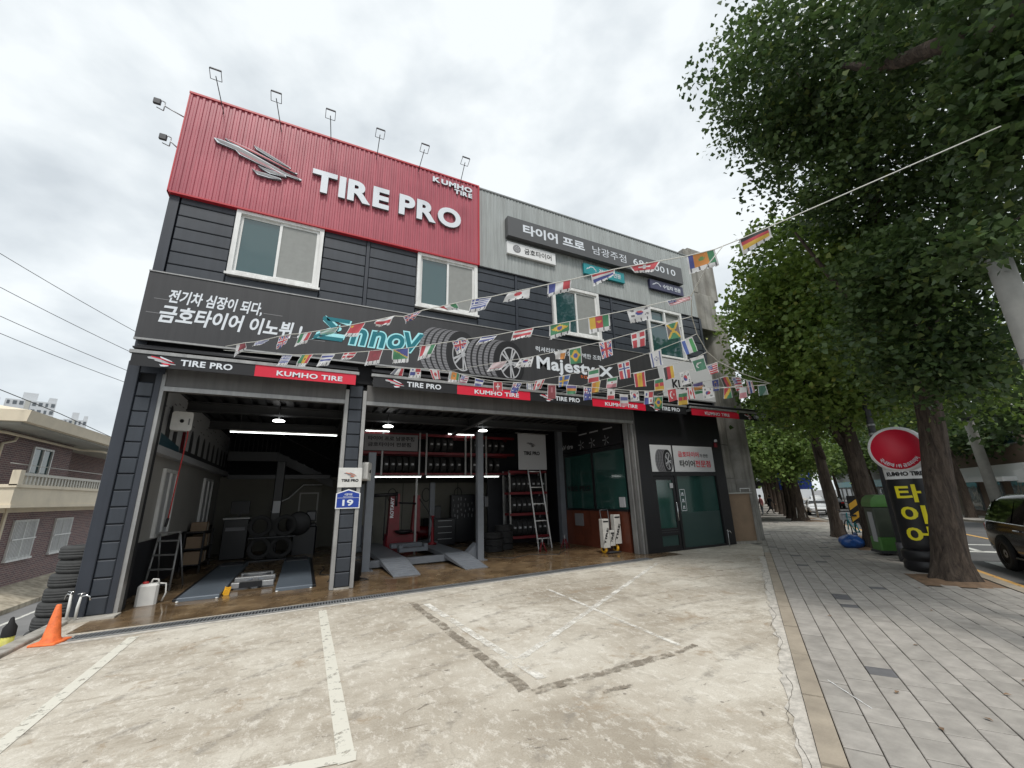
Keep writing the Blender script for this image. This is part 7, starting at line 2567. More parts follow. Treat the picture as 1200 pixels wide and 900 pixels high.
('S9','usa',0,7.94,5.37,3.94,8.11,5.29,3.93,8.20,5.32,3.67,8.06,5.40,3.64),
('S9','thailandv',0,7.96,5.09,3.79,8.08,5.04,3.77,8.15,5.07,3.54,8.04,5.14,3.51),
]
STRINGS={
'S1':[(-1.44,8.05,4.21),(-1.26,7.87,4.21),(-1.11,7.72,4.21),(-0.96,7.59,4.20),(-0.74,7.37,4.21),(-0.60,7.23,4.22),(-0.43,7.06,4.22),(-0.29,6.93,4.20),(-0.12,6.77,4.20),(-0.02,6.68,4.20),(0.25,6.41,4.20),(0.41,6.26,4.20),(0.60,6.08,4.21),(0.74,5.94,4.21),(0.96,5.72,4.22),(1.07,5.62,4.19),(1.29,5.39,4.23),(1.46,5.23,4.24),(1.68,5.01,4.25),(1.84,4.85,4.26),(2.06,4.64,4.25),(2.23,4.47,4.26),(2.45,4.26,4.27),(2.62,4.09,4.28),(2.85,3.87,4.29),(3.02,3.69,4.30),(3.24,3.48,4.32),(3.36,3.36,4.32),(3.63,3.10,4.32),(3.84,2.90,4.32),(4.06,2.68,4.34),(4.24,2.49,4.40),(4.46,2.25,4.48),(5.86,0.70,5.02)],
'S2':[(-1.46,8.08,4.15),(-0.52,7.24,3.91),(-0.37,7.11,3.89),(-0.24,6.99,3.87),(-0.07,6.83,3.85),(0.06,6.71,3.83),(0.24,6.55,3.81),(0.35,6.44,3.80),(0.53,6.27,3.78),(0.68,6.14,3.77),(0.86,5.96,3.76),(0.98,5.85,3.74),(1.18,5.66,3.73),(1.32,5.52,3.73),(1.50,5.35,3.73),(1.67,5.18,3.73),(1.85,5.01,3.73),(1.99,4.87,3.73),(2.16,4.71,3.73),(2.33,4.54,3.74),(2.53,4.34,3.75),(2.68,4.20,3.75),(2.88,4.00,3.76),(3.04,3.84,3.77),(3.23,3.65,3.78),(3.38,3.50,3.79),(3.58,3.30,3.81),(3.72,3.17,3.83),(3.91,2.97,3.85),(3.91,2.97,3.85)],
'S3':[(2.55,8.45,4.32),(3.20,6.86,4.14),(3.46,6.23,4.06),(3.74,5.54,4.00),(3.85,5.27,3.98),(4.06,4.75,3.94),(4.26,4.24,3.93),(4.45,3.76,3.93),(4.55,3.50,3.92)],
'S4':[(4.36,8.39,4.18),(4.52,7.58,4.11),(4.67,6.82,4.02),(4.83,6.05,3.94),(4.96,5.36,3.90),(5.08,4.72,3.90),(5.19,4.15,3.93),(5.22,3.97,3.95)],
'S5':[(5.54,8.41,4.08),(5.52,6.86,3.99),(5.51,6.32,3.92),(5.50,5.54,3.82),(5.49,4.85,3.73),(5.48,4.24,3.69),(5.47,4.03,3.71)],
'S6':[(1.09,8.49,4.28),(1.56,8.23,4.23),(1.84,8.08,4.21),(2.18,7.89,4.17),(2.55,7.69,4.10),(2.76,7.60,4.02),(3.02,7.47,3.94),(3.35,7.30,3.87),(3.70,7.10,3.84),(3.91,6.98,3.81),(4.30,6.77,3.77),(4.65,6.58,3.74),(4.94,6.42,3.69),(5.35,6.20,3.63),(5.74,5.98,3.58),(5.99,5.84,3.56),(6.37,5.61,3.59),(6.68,5.43,3.61),(6.97,5.26,3.59),(7.30,5.07,3.57),(7.56,4.92,3.56),(7.86,4.73,3.59),(8.01,4.64,3.61)],
'S7':[(6.53,8.12,4.15),(6.72,7.36,3.91),(6.92,6.49,3.68),(7.04,5.92,3.64),(7.28,4.74,3.52)],
'S8':[(6.35,8.24,4.07),(6.24,5.78,3.83),(6.21,5.12,3.78),(6.18,4.50,3.74),(6.17,4.36,3.74)],
'S9':[(8.15,7.67,4.11),(8.07,6.33,4.08),(8.05,5.85,4.02),(8.03,5.62,4.02),(8.02,5.33,3.93),(8.02,5.06,3.78),(8.01,4.64,3.61)],
'rope':[(4.13,2.61,4.37),(3.68,2.53,3.96),(3.91,2.97,3.85),(4.55,3.50,3.92),(5.22,3.97,3.95),(5.47,4.03,3.71),(6.17,4.36,3.74),(7.12,4.60,3.70),(8.01,4.64,3.61)],
}
# ================================================================ strings of small national flags
RD, BL_, GN, YL, WH, BK, OR = (.62, .022, .045), (.03, .055, .34), (.02, .26, .10), (.80, .50, .02), (.84, .85, .86), (.012, .012, .014), (.78, .28, .02)
MR, SK, DG, PK, LB = (.30, .015, .035), (.10, .22, .55), (.01, .13, .06), (.75, .30, .36), (.16, .20, .62)
def vband(*c):
    return lambda u, v: c[min(len(c) - 1, int(u * len(c)))]
def hband(*c):
    return lambda u, v: c[min(len(c) - 1, int(v * len(c)))]
def cross(bg_, fg, th=.09, cx_=.40, inner=None):
    def f(u, v):
        if inner and (abs(u - cx_) < th * .45 or abs(v - .5) < th * .6):
            return inner
        return fg if abs(u - cx_) < th or abs(v - .5) < th * 1.3 else bg_
    return f
def disc_on(base, c, r, col, asp=1.5):
    def f(u, v):
        return col if ((u - c[0]) * asp) ** 2 + (v - c[1]) ** 2 < r * r else base(u, v)
    return f
def uk(u, v):
    if abs(u - .5) < .055 or abs(v - .5) < .085:
        return RD
    if abs(u - .5) < .10 or abs(v - .5) < .155:
        return WH
    for s in (v - u, v - (1 - u)):
        if abs(s) < .045:
            return RD
        if abs(s) < .11:
            return WH
    return BL_
def stripes(n, a, b, canton=None, cw=.4, ch=.5):
    def f(u, v):
        if canton and u < cw and v < ch:
            return WH if (abs(u - cw / 2) < .05 or abs(v - ch / 2) < .07) and canton == 'cross' else (BL_ if canton == 'cross' else ((.7, .7, .75) if (int(u * 30) + int(v * 22)) % 3 == 0 else BL_))
        return a if int(v * n) % 2 == 0 else b
    return f
def brazil(u, v):
    if ((u - .5) * 1.5) ** 2 + (v - .5) ** 2 < .04:
        return BL_
    return YL if abs(u - .5) / .42 + abs(v - .5) / .40 < 1 else GN
def korea(u, v):
    d = ((u - .5) * 1.45) ** 2 + (v - .5) ** 2
    if d < .055:
        return RD if v < .5 + .06 * math.sin((u - .5) * 14) else BL_
    for a, b in ((.2, .24), (.8, .24), (.2, .76), (.8, .76)):
        if abs(u - a) < .07 and abs(v - b) < .10:
            return (.16, .16, .17) if int((u - a + v - b) * 30) % 2 == 0 else WH
    return WH
def solomon(u, v):
    s = v - (1 - u)
    if abs(u - v + .0) < .05:
        return YL
    return BL_ if u > v else GN
def jamaica(u, v):
    if abs(v - u) < .09 or abs(v - (1 - u)) < .09:
        return YL
    return (GN if abs(v - .5) > abs(u - .5) else (.16, .14, .15))
def pakistan(u, v):
    if u < .25:
        return WH
    a = ((u - .62) * 1.4) ** 2 + (v - .5) ** 2
    b = ((u - .67) * 1.4) ** 2 + (v - .43) ** 2
    return WH if a < .075 and b > .055 else (.03, .22, .12)
def turkey(u, v):
    a = ((u - .42) * 1.4) ** 2 + (v - .5) ** 2
    b = ((u - .48) * 1.4) ** 2 + (v - .5) ** 2
    return WH if (a < .07 and b > .045) or ((u - .66) * 1.4) ** 2 + (v - .5) ** 2 < .008 else RD
def swiss(u, v):
    return WH if (abs(u - .5) < .22 and abs(v - .5) < .10) or (abs(u - .5) < .07 and abs(v - .5) < .30) else RD
def canada(u, v):
    if u < .25 or u > .75:
        return RD
    return RD if abs(u - .5) * 1.4 + abs(v - .5) < .24 else WH
def panama(u, v):
    if u < .5 and v < .5:
        return BL_ if (u - .25) ** 2 + (v - .25) ** 2 < .012 else WH
    if u >= .5 and v >= .5:
        return RD if (u - .75) ** 2 + (v - .75) ** 2 < .012 else WH
    return RD if u >= .5 else BL_
def congo(u, v):
    s = u + v
    return GN if s > 1.22 else (YL if s > .82 else RD)
def star_on(base, c, r, col):
    return disc_on(base, c, r, col)
def qatar(u, v):
    return WH if u < .32 + .05 * (1 if int(v * 9) % 2 else 0) else MR
def australia(u, v):
    if u < .5 and v < .5:
        return uk(u * 2, v * 2)
    for a, b in ((.25, .75), (.75, .2), (.75, .8), (.62, .45), (.88, .42)):
        if (u - a) ** 2 + (v - b) ** 2 < .004:
            return WH
    return BL_
def israel(u, v):
    if .10 < v < .24 or .76 < v < .90:
        return (.10, .14, .38)
    d = ((u - .5) * 1.5) ** 2 + (v - .5) ** 2
    return (.10, .14, .38) if .012 < d < .03 else WH
def rot(f):
    return lambda u, v: f(v, 1 - u)
P = {'maroonwhite': qatar, 'greece': stripes(9, (.08, .12, .42), WH, 'cross', .38, .55), 'uk': uk, 'italy': vband(GN, WH, RD), 'greenwhite': hband((.30, .50, .42), (.55, .68, .66), (.25, .55, .45)), 'china': disc_on(hband(RD), (.2, .3), .12, YL),
     'poland': hband(WH, RD), 'crumple_uk': uk, 'hungary': vband(RD, WH, GN), 'japan': disc_on(hband(WH), (.5, .5), .27, RD), 'france': vband(BL_, WH, RD), 'netherlands': hband(RD, WH, BL_), 'swiss': swiss,
     'vincent': disc_on(lambda u, v: BL_ if u < .25 else (OR if u < .72 else GN), (.48, .5), .16, (.16, .36, .08)), 'germany': hband(BK, RD, YL), 'ghana': star_on(vband(GN, YL, RD), (.5, .5), .10, BK), 'bluewhite': hband(WH, BL_, WH, BL_, WH),
     'denmark': cross(RD, WH, .07), 'maroon': disc_on(hband(MR), (.5, .5), .16, (.40, .02, .05)), 'solomon': solomon, 'mexico': vband(RD, WH, GN), 'bluewhite2': hband(BL_, WH, (.1, .12, .4)), 'austria': hband(RD, WH, RD), 'brazil': brazil,
     'cameroon': star_on(vband(YL, RD, GN), (.5, .5), .13, YL), 'korea': korea, 'usastripes': stripes(7, RD, WH, 'stars', .38, .55), 'pinkwhite': stripes(9, (.75, .42, .46), WH), 'orangewhite': lambda u, v: OR if u > .5 and v > .25 else WH,
     'brazilv': rot(brazil), 'ukv': rot(uk), 'denmarkv': rot(cross(RD, WH, .075)), 'jamaica': jamaica, 'canada': canada, 'sweden': cross((.06, .15, .46), YL, .08), 'hungaryv': hband(GN, WH, RD), 'norwayv': rot(cross(RD, WH, .11, .40, BL_)),
     'israelv': rot(israel), 'sierra': vband((.04, .12, .50), WH, (.05, .40, .10)), 'orangeyellow': vband(OR, YL), 'iranv': disc_on(hband(GN, WH, PK), (.5, .5), .09, RD), 'spainv': disc_on(lambda u, v: YL if .25 < u < .75 else RD, (.5, .35), .13, OR), 'germanyv': vband(BK, RD, YL),
     'pakistanv': rot(pakistan), 'francegrey': vband((.12, .13, .18), WH, RD), 'panama': panama, 'senegal': star_on(lambda u, v: (.5, .6, .62) if u < .2 else (OR if u < .75 else GN), (.48, .5), .12, GN), 'malaysia': stripes(7, (.55, .12, .22), WH, 'stars', .5, .55), 'australia': australia,
     'maroonv': disc_on(hband(MR), (.5, .4), .20, (.55, .18, .22)), 'vincentv': hband((.14, .10, .36), OR, GN), 'mexicov': disc_on(hband(WH, WH, RD), (.5, .38), .16, (.10, .09, .08)), 'turkeyv': turkey, 'koreab': rot(korea), 'congo': congo, 'polandv': hband(WH, PK),
     'darkgreen': lambda u, v: (.02, .16, .10) if u + v < 1.4 else (.25, .35, .32), 'russiav': hband(WH, (.10, .12, .36), WH, PK), 'cameroonv': star_on(hband(GN, RD, YL), (.5, .5), .12, YL), 'usa': stripes(9, RD, WH, 'stars', .42, .5), 'euro': disc_on(disc_on(hband(BL_), (.5, .5), .30, YL), (.5, .5), .24, BL_), 'thailandv': vband(RD, WH, BL_, BL_, WH, RD)}
DESC = {'maroonwhite': 'maroon and white', 'greece': 'blue and white striped', 'uk': 'blue flag with red and white crosses', 'italy': 'green, white and red', 'greenwhite': 'faded green and white', 'china': 'red flag with yellow star', 'poland': 'white and red', 'crumple_uk': 'crumpled blue, white and red', 'hungary': 'red, white and green', 'japan': 'white flag with red disc', 'france': 'blue, white and red',
        'netherlands': 'red, white and blue banded', 'swiss': 'red flag with white cross', 'vincent': 'blue, orange and green', 'germany': 'black, red and gold', 'ghana': 'green, yellow and red', 'bluewhite': 'white flag with blue bands', 'denmark': 'red flag with white cross', 'maroon': 'plain maroon', 'solomon': 'green and blue flag with yellow diagonal', 'mexico': 'red, white and green', 'bluewhite2': 'blue and white banded',
        'austria': 'red, white and red', 'brazil': 'green flag with yellow diamond', 'cameroon': 'yellow, red and green', 'korea': 'white flag with red and blue disc', 'usastripes': 'rolled red and white striped', 'pinkwhite': 'pale pink and white', 'orangewhite': 'crumpled orange and white', 'brazilv': 'upright green flag with yellow diamond', 'ukv': 'upright blue flag with red and white crosses', 'denmarkv': 'upright red flag with white cross',
        'jamaica': 'green flag with yellow diagonal cross', 'canada': 'red and white flag with red leaf', 'sweden': 'blue flag with yellow cross', 'hungaryv': 'green, white and red banded', 'norwayv': 'red flag with blue and white cross', 'israelv': 'white flag with two blue bars', 'sierra': 'blue, white and green', 'orangeyellow': 'orange and yellow', 'iranv': 'green, white and pink', 'spainv': 'red and yellow', 'germanyv': 'upright black, red and yellow',
        'pakistanv': 'green flag with white crescent and top', 'francegrey': 'dark grey, white and red', 'panama': 'white flag with red and blue squares', 'senegal': 'orange and green', 'malaysia': 'small violet and pink', 'australia': 'blue flag with white stars', 'maroonv': 'upright maroon', 'vincentv': 'violet, orange and green', 'mexicov': 'white flag with red bottom band', 'turkeyv': 'red flag with white crescent', 'koreab': 'tilted white flag with red and blue disc',
        'congo': 'red, yellow and green diagonal', 'polandv': 'white and pink', 'darkgreen': 'dark green', 'russiav': 'white, blue and pink banded', 'cameroonv': 'green, red and yellow', 'usa': 'red and white striped flag with blue corner', 'euro': 'blue flag with ring of gold', 'thailandv': 'red, white and blue upright striped'}
SNAME = {'S1': 'top string', 'S2': 'second string', 'S3': 'third string', 'S4': 'fourth string', 'S5': 'fifth string', 'S6': 'lowest long string', 'S7': 'short string over the awning', 'S8': 'steep short string', 'S9': 'short string by the concrete column', 'rope': 'gathering rope'}
for k, pts in STRINGS.items():
    mb = MB()
    mb.tube(pts, .005 if k not in ('S1', 'rope') else .0065, 5)
    tag(mb.build('bunting_string' if k != 'rope' else 'gathering_rope', M['rope']), 'thin pale cord of the flags, the %s' % SNAME[k], 'cord', 'cords of the flag strings')
count = {}
seq = {}
for f in FLAGS:
    count[(f[0], DESC[f[1]])] = count.get((f[0], DESC[f[1]]), 0) + 1
prevd = {}
NXF, NYF = 18, 14
names_on = {}
for i, f in enumerate(FLAGS):
    s_, kind, fringe = f[:3]
    c = [Vector(f[3 + 3 * k:6 + 3 * k]) for k in range(4)]     # TL TR BR BL
    fn = P[kind]
    nrm = (c[1] - c[0]).cross(c[3] - c[0]).normalized()
    wid = (c[1] - c[0]).length
    ph = i * 1.7
    crump = 1.0 if kind in ('crumple_uk', 'orangewhite', 'hungary', 'poland') else .5
    vs, fs, cols = [], [], []
    o_ = (c[0] + c[1]) / 2
    for b in range(NYF + 1):
        v = b / NYF
        for a in range(NXF + 1):
            u = a / NXF
            p_ = (c[0] * (1 - u) + c[1] * u) * (1 - v) + (c[3] * (1 - u) + c[2] * u) * v
            amp = wid * .11 * crump * (v ** .8)
            p_ = p_ + nrm * amp * (math.sin(u * 7 + ph + v * 2.2) + .5 * math.sin(v * 6 + ph * 2 + u * 3))
            if b == NYF:
                p_ = p_ + (c[0] - c[3]).normalized() * wid * (.05 if fringe else .02) * (math.sin(a * 2.3 + ph) * .5 + .5)
            vs.append(p_ - o_)
    fz = .68 if fringe else 1.0
    for b in range(NYF):
        for a in range(NXF):
            fs.append((b * (NXF + 1) + a, b * (NXF + 1) + a + 1, (b + 1) * (NXF + 1) + a + 1, (b + 1) * (NXF + 1) + a))
            u, v = (a + .5) / NXF, (b + .5) / NYF
            if fringe and v > fz:
                cc = (.10, .10, .12) if ((a * 7 + i) % 5 == 1 and fz + .06 < v < .93) else WH
            else:
                v2 = v / fz
                if u < .035 or u > .965 or v2 < .04:
                    cc = WH
                else:
                    cc = fn(u, v2)
            cols.append(tuple(.86 * q + .09 for q in cc))
    me = bpy.data.meshes.new('flag')
    me.from_pydata(vs, [], fs)
    me.materials.append(M['flag'])
    at = me.color_attributes.new('print', 'FLOAT_COLOR', 'CORNER')
    buf = np.ones((len(fs), 4, 4), np.float32)
    buf[:, :, :3] = np.array(cols, np.float32)[:, None, :]
    at.data.foreach_set('color', buf.ravel())
    me.polygons.foreach_set('use_smooth', [True] * len(fs))
    o = link('flag', me, None, o_)
    d = DESC[kind]
    base = d if ' flag' in d else d + ' flag'
    k = (s_, d)
    if count[k] > 1:
        seq[k] = seq.get(k, 0) + 1
        w_ = ['leftmost', 'next', 'third', 'fourth'][seq[k] - 1] if count[k] > 2 else ['left', 'right'][seq[k] - 1]
        lab = '%s, the %s one like it on the %s' % (base, w_, SNAME[s_])
    else:
        pv = prevd.get(s_)
        lab = '%s on the %s' % (base, SNAME[s_]) + (' right of the %s one' % pv.replace(' flag', '').split(' with')[0] if pv and len(pv.split(' with')[0].split()) < 5 else ' nearest its left end' if not pv else '')
    if fringe and len(lab.split()) < 14:
        lab += ', fringed'
    prevd[s_] = d
    lab = ' '.join(lab.split()[:16])
    tag(o, lab, 'flag', 'flags on the strings over the lot')
# ================================================================ street trees
def trunk_mesh(base, path, radii, seg=22, rough=.10, seed=0):
    """path: points relative to base; knobbly ridged bark"""
    mb = MB()
    n_r = 26
    P_ = [Vector(p) for p in path]
    acc = [0]
    for a, b in zip(P_[:-1], P_[1:]):
        acc.append(acc[-1] + (b - a).length)
    tot = acc[-1]
    pts, rs = [], []
    for i in range(n_r + 1):
        d = tot * (i / n_r) ** 1.25
        k = max(j for j in range(len(acc)) if acc[j] <= d + 1e-9)
        k = min(k, len(P_) - 2)
        f = (d - acc[k]) / max(1e-6, acc[k + 1] - acc[k])
        pts.append(P_[k].lerp(P_[k + 1], f))
        rs.append(radii[k] + (radii[k + 1] - radii[k]) * f)
    for i, (p, r) in enumerate(zip(pts, rs)):
        for k in range(seg):
            a = 2 * math.pi * k / seg
            flare = 1 + (.28 + .16 * math.sin(a * 5 + seed)) * max(0, 1 - p.z / .45) ** 2
            q = Vector((math.cos(a), math.sin(a), 0))
            nz = mn.noise(Vector((q.x * 2.6, q.y * 2.6, p.z * 1.1 + seed * 7))) * rough * 1.6 + mn.noise(Vector((q.x * 9, q.y * 9, p.z * 2.4 + seed * 3))) * rough
            mb.v.append(tuple(p + q * r * flare * (1 + nz)))
    for i in range(n_r):
        for k in range(seg):
            k2 = (k + 1) % seg
            mb.f.append((i * seg + k, i * seg + k2, (i + 1) * seg + k2, (i + 1) * seg + k))
            mb.m.append(0)
            mb.sm.append(True)
    mb.f.append(tuple(n_r * seg + k for k in range(seg)))
    mb.m.append(0)
    mb.sm.append(False)
    return mb

def foliage(name, parent, base, blobs, size, tones, clump=46, cr=.34, seed=1):
    """leaves: blobs = (x, y, z, rx, ry, rz, clumps) in world space"""
    g = np.random.default_rng(seed)
    C_ = []
    for (x, y, z, rx, ry, rz, nc) in blobs:
        d = g.normal(size=(nc, 3))
        d /= np.linalg.norm(d, axis=1)[:, None]
        rad = g.uniform(.35, 1.0, nc) ** .5
        rad *= 1 + .13 * np.sin(d[:, 0] * 5 + d[:, 2] * 7 + x) + .09 * np.sin(d[:, 1] * 9 + z)
        C_.append(np.array([x, y, z]) + d * rad[:, None] * np.array([rx, ry, rz]))
    C_ = np.concatenate(C_)
    # leave voids between the sprays, so that sky and shade show through
    w_ = (np.sin(C_[:, 0] * 3.1 + seed) * np.sin(C_[:, 1] * 2.7 + 1.3 * seed) + np.sin(C_[:, 2] * 3.4 + C_[:, 0] * 1.1)
          + .6 * np.sin(C_[:, 1] * 5.3 + C_[:, 2] * 4.1))
    C_ = C_[w_ > -.55]
    nC = len(C_)
    tilt = g.normal(size=(nC, 3)) * .5 + np.array([0, 0, 1])
    tilt /= np.linalg.norm(tilt, axis=1)[:, None]
    # clumps: flat drooping sprays
    Pn = np.repeat(C_, clump, 0)
    Tn = np.repeat(tilt, clump, 0)
    off = np.clip(g.normal(size=(nC * clump, 3)), -1.7, 1.7) * cr
    along = (off * Tn).sum(1)
    off -= Tn * (along * .62)[:, None]
    off[:, 2] -= (off[:, 0] ** 2 + off[:, 1] ** 2) * .35 / max(cr, .1)
    pos = Pn + off
    m = len(pos)
    nrm = Tn * .9 + g.normal(size=(m, 3)) * .55
    nrm /= np.linalg.norm(nrm, axis=1)[:, None]
    t = np.cross(nrm, g.normal(size=(m, 3)))
    t /= np.linalg.norm(t, axis=1)[:, None] + 1e-9
    b = np.cross(nrm, t)
    sz = size * g.uniform(.65, 1.25, m)[:, None]
    v0 = pos - t * sz * .5
    v1 = pos + t * sz * .22 + b * sz * .55 - nrm * sz * .10
    v2 = pos + t * sz * .52
    v3 = pos + t * sz * .22 - b * sz * .55 - nrm * sz * .10
    V = np.stack([v0, v1, v2, v3], 1).reshape(-1, 3) - np.array(base)
    me = bpy.data.meshes.new(name)
    me.vertices.add(4 * m)
    me.vertices.foreach_set('co', V.astype(np.float32).ravel())
    me.loops.add(4 * m)
    me.loops.foreach_set('vertex_index', np.arange(4 * m, dtype=np.int32))
    me.polygons.add(m)
    me.polygons.foreach_set('loop_start', np.arange(0, 4 * m, 4, dtype=np.int32))
    me.polygons.foreach_set('loop_total', np.full(m, 4, np.int32))
    me.update(calc_edges=True)
    me.validate()
    ct = np.repeat(g.uniform(0, 1, nC), clump)
    mixv = np.clip(ct * .7 + g.uniform(0, .45, m), 0, 1)[:, None]
    col = np.array(tones[0]) * (1 - mixv) + np.array(tones[1]) * mixv
    yl = g.uniform(0, 1, m) < .03
    col[yl] = np.array(tones[2])
    buf = np.ones((m, 4, 4), np.float32)
    buf[:, :, :3] = col[:, None, :]
    at = me.color_attributes.new('tint', 'FLOAT_COLOR', 'CORNER')
    at.data.foreach_set('color', buf.ravel())
    me.materials.append(M['leaf'])
    o = link(name, me, parent)
    tag(o, kind='stuff')
    return o

def tree(label, base, path, radii, limbs, blobs, size, tones, clump=46, cr=.34, seed=1, seg=22):
    t = thing('street_tree', label, 'tree', base, 0, 'street trees')
    tr = trunk_mesh(base, path, radii, seg, .10, seed)
    trunk = tr.build('trunk', M['bark'], t)
    for pts, rr in limbs:
        mb = MB()
        P_ = []
        for i, p in enumerate(pts):
            P_.append(Vector(p) - Vector(base))
        # subdivide with a little wander
        Q, Rr = [], []
        for i in range(len(P_) - 1):
            for k in range(4):
                f = k / 4
                Q.append(P_[i].lerp(P_[i + 1], f) + Vector((random.uniform(-.03, .03), random.uniform(-.03, .03), random.uniform(-.03, .03))) * (1 if k else 0))
                Rr.append(rr[i] + (rr[i + 1] - rr[i]) * f)
        Q.append(P_[-1])
        Rr.append(rr[-1])
        mb.tube(Q, Rr, 9)
        mb.build('limb', M['bark'], t)
    foliage('crown', t, base, blobs, size, tones, clump, cr, seed)
    return t

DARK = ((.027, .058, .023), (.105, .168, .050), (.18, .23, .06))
MID = ((.055, .105, .026), (.13, .205, .05), (.20, .24, .06))
LIGHT = ((.08, .15, .03), (.18, .26, .06), (.24, .28, .06))

b1 = st(6.95, 2.62)
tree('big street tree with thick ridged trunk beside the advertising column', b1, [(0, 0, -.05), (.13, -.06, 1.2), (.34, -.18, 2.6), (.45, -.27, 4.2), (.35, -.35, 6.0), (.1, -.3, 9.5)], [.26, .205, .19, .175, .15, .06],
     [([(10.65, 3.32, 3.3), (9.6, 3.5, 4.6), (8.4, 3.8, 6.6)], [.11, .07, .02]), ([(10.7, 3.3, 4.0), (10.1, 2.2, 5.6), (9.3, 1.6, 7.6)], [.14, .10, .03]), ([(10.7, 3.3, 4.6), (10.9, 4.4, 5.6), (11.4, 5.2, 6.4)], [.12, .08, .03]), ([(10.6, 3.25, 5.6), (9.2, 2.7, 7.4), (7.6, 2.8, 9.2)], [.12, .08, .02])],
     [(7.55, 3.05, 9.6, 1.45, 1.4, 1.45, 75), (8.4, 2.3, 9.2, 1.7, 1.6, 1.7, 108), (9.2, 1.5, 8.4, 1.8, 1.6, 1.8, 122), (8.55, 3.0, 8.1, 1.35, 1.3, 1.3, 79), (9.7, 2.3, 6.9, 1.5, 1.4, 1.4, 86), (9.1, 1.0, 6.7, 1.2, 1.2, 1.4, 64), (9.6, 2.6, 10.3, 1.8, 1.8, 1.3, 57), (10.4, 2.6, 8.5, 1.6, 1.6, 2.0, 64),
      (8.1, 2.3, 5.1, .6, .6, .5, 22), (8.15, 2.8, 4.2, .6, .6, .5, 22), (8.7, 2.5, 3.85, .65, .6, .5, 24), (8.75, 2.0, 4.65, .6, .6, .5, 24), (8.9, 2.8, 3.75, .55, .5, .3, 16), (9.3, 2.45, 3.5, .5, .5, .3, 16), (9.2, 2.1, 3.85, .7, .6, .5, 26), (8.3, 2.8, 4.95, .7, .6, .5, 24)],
     .088, DARK, 108, .31, 3, 30)  # shade of this upper crown is put into its darker leaf colour
b2 = st(11.65, 2.58)
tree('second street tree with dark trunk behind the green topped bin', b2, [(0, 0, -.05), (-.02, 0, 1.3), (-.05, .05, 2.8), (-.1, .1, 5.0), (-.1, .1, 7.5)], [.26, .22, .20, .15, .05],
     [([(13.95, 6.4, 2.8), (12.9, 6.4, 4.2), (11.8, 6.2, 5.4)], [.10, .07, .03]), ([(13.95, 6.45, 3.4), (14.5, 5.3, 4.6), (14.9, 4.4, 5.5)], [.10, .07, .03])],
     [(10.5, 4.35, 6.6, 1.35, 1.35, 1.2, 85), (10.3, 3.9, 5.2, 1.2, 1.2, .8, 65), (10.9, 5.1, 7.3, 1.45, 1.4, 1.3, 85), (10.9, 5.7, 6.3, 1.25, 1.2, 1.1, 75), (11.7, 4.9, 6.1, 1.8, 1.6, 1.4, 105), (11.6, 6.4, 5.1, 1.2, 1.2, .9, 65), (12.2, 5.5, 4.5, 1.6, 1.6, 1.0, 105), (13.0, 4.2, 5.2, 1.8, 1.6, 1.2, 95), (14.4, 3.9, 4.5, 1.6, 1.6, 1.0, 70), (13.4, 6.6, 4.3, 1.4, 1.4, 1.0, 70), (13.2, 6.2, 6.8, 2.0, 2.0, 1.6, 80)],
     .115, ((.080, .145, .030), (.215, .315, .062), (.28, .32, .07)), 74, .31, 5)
b3 = st(14.7, 2.2)
tree('third street tree with slim dark trunk beside the hazard board', b3, [(0, 0, -.05), (-.02, 0, 1.3), (-.04, .05, 2.6), (-.1, .1, 5), (-.1, .1, 7)], [.20, .17, .15, .11, .04],
     [([(16.4, 8.2, 2.6), (15.5, 8.0, 3.6), (14.6, 8.0, 4.6)], [.08, .05, .02])],
     [(15.2, 8.2, 5.2, 1.7, 1.7, 1.2, 70), (16.4, 7.6, 4.6, 1.9, 1.7, 1.0, 70), (15.0, 7.4, 4.1, 1.3, 1.2, .6, 40), (17.3, 8.8, 5.6, 2.0, 2.0, 1.4, 60)],
     .14, MID, 50, .38, 6)
b4 = st(24.2, 1.95)
tree('light green street tree beyond the driveway with a pale trunk wound', b4, [(0, 0, -.05), (0, 0, 1.4), (0, .1, 2.8), (0, .1, 6)], [.34, .30, .26, .06], [],
     [(22.4, 13.6, 3.9, 1.7, 1.7, 1.3, 90), (23.6, 13.0, 3.3, 1.7, 1.7, .9, 80), (22.7, 14.4, 5.4, 1.8, 1.8, 1.4, 80), (24.4, 14.0, 4.8, 2.0, 2.0, 1.5, 80)], .17, LIGHT, 42, .42, 7)
MB().quad((-.34, -.06, .12), (-.05, -.36, .1), (-.04, -.34, .75), (-.3, -.08, .7)).build('trunk_wound', M['carton'], bpy.data.objects[[o.name for o in bpy.data.objects if o.get('label', '').startswith('light green street')][0]])
b5 = st(27.6, 1.9)
tree('dark trunked street tree right behind the light green one', b5, [(0, 0, -.05), (0, 0, 1.4), (0, .1, 3.4), (0, .1, 6)], [.32, .28, .24, .06], [],
     [(25.4, 15.8, 4.6, 2.2, 2.2, 1.5, 80), (26.6, 15.0, 4.0, 2.0, 2.0, 1.0, 60)], .19, MID, 40, .45, 8)
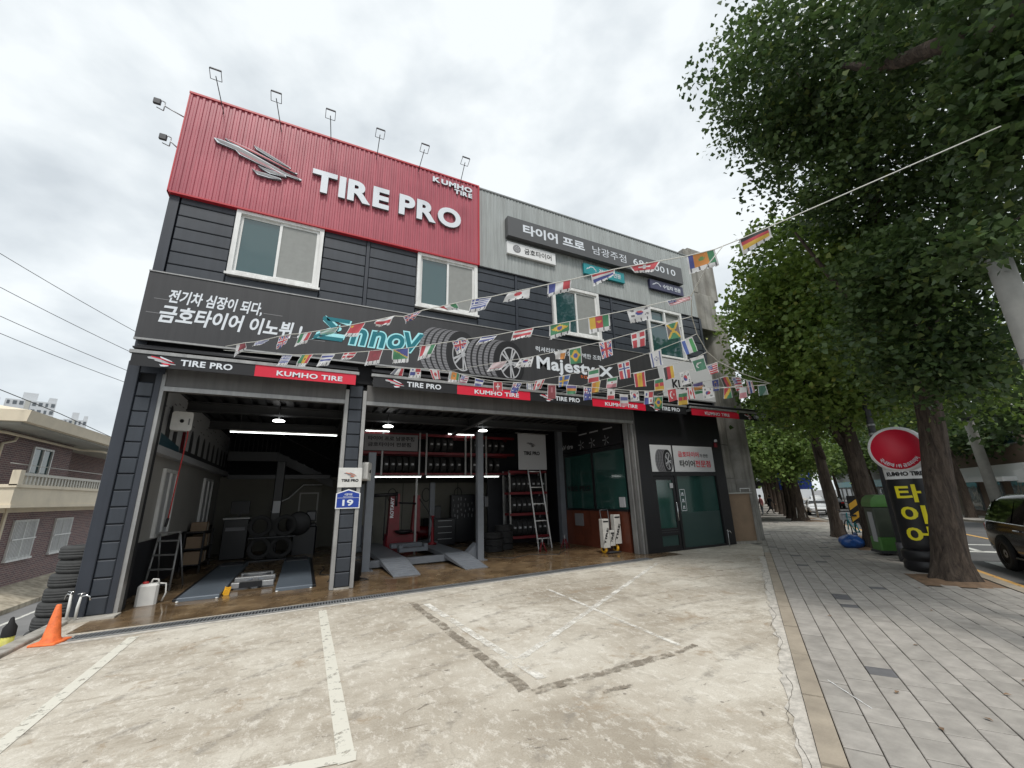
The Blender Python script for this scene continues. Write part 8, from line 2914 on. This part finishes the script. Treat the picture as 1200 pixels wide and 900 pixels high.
# rows further on
k = 0
for s in (33, 39, 46, 54, 63, 74):
    b_ = st(s, 2.0)
    tree('distant street tree on the left row, number %s along' % ['one', 'two', 'three', 'four', 'five', 'six'][k], b_, [(0, 0, -.05), (0, 0, 1.6), (0, .1, 3.4), (0, .1, 6)], [.24, .22, .2, .06], [],
         [(b_[0], b_[1], b_[2] + 5.4, 2.2, 2.2, 1.4, 50), (b_[0] - 1, b_[1], b_[2] + 6.6, 2.0, 2.0, 1.4, 36)], .30, MID, 34, .5, 20 + k, 10)
    k += 1
k = 0
for s, n in ((21.0, 10.2), (29.5, 10.3), (34, 10.0), (40, 10.0), (47, 10.0), (55, 10.0), (65, 10.0), (77, 10.0)):
    b_ = st(s, n)
    hi = 5.2 if s < 30 else 5.6
    tree('street tree across the road, %s from the right' % ['first', 'second', 'third', 'fourth', 'fifth', 'sixth', 'seventh', 'eighth'][k], b_, [(0, 0, -.05), (0, 0, 1.6), (-.1, .1, 3.4), (0, .1, 6)], [.22, .19, .17, .06], [],
         [(b_[0], b_[1], b_[2] + hi, 2.3, 2.3, 1.5, 75), (b_[0] - 1, b_[1] + .6, b_[2] + hi + 1.4, 2.2, 2.2, 1.5, 55), (b_[0] + 1.2, b_[1] - .6, b_[2] + hi - .5, 1.8, 1.8, 1.0, 45)], .22, DARK if s < 35 else MID, 36, .45, 40 + k, 10)
    k += 1
# the tree that stands just out of frame on the right; its lower sprays hang round the pole
tree('nearest street tree, its big leaves and limb reaching in at upper right', (6.5, 0.2, 0.0), [(0, 0, -.05), (0, 0, 2.0), (.02, .02, 4.2), (.05, .05, 6.4), (.1, .2, 8.6)], [.30, .25, .22, .18, .06],
     [([(6.52, .22, 4.0), (6.8, .5, 4.6), (6.8, .95, 4.42), (6.3, 1.35, 4.2)], [.06, .03, .012, .004]),
      ([(6.55, .25, 6.2), (6.57, .75, 6.75), (6.95, 1.5, 7.45), (7.4, 2.1, 8.4)], [.13, .115, .09, .04]),
      ([(6.53, .22, 5.0), (6.6, .5, 5.5), (6.6, .7, 5.9)], [.06, .04, .01])],
     [(6.61, .46, 6.28, .5, .3, .5, 40), (6.47, .52, 6.75, .6, .4, .5, 45), (6.56, .63, 5.61, .42, .22, .42, 36), (6.58, .93, 5.19, .4, .22, .38, 30), (6.67, .8, 4.92, .38, .2, .3, 24), (6.6, .86, 6.13, .5, .3, .5, 40), (6.3, .35, 6.6, .6, .4, .5, 40), (6.67, 1.17, 4.28, .30, .30, .07, 16), (6.33, 1.33, 4.2, .30, .28, .06, 12), (6.9, 1.05, 4.36, .3, .3, .1, 16), (7.6, .8, 4.5, .4, .4, .15, 12), (7.9, .7, 4.9, .5, .5, .2, 12), (7.55, 1.2, 4.5, .4, .35, .2, 26), (7.35, 1.3, 4.85, .4, .4, .3, 26), (7.1, 1.7, 7.75, .5, .5, .4, 24), (6.4, .1, 8.2, 1.5, 1.5, 1.0, 150), (7.4, -.6, 7.0, 1.2, 1.2, 1.0, 90)], .085, ((.030, .062, .022), (.092, .150, .045), (.16, .21, .06)), 30, .16, 11)  # last blobs: unseen upper crown above the frame, added for its shading
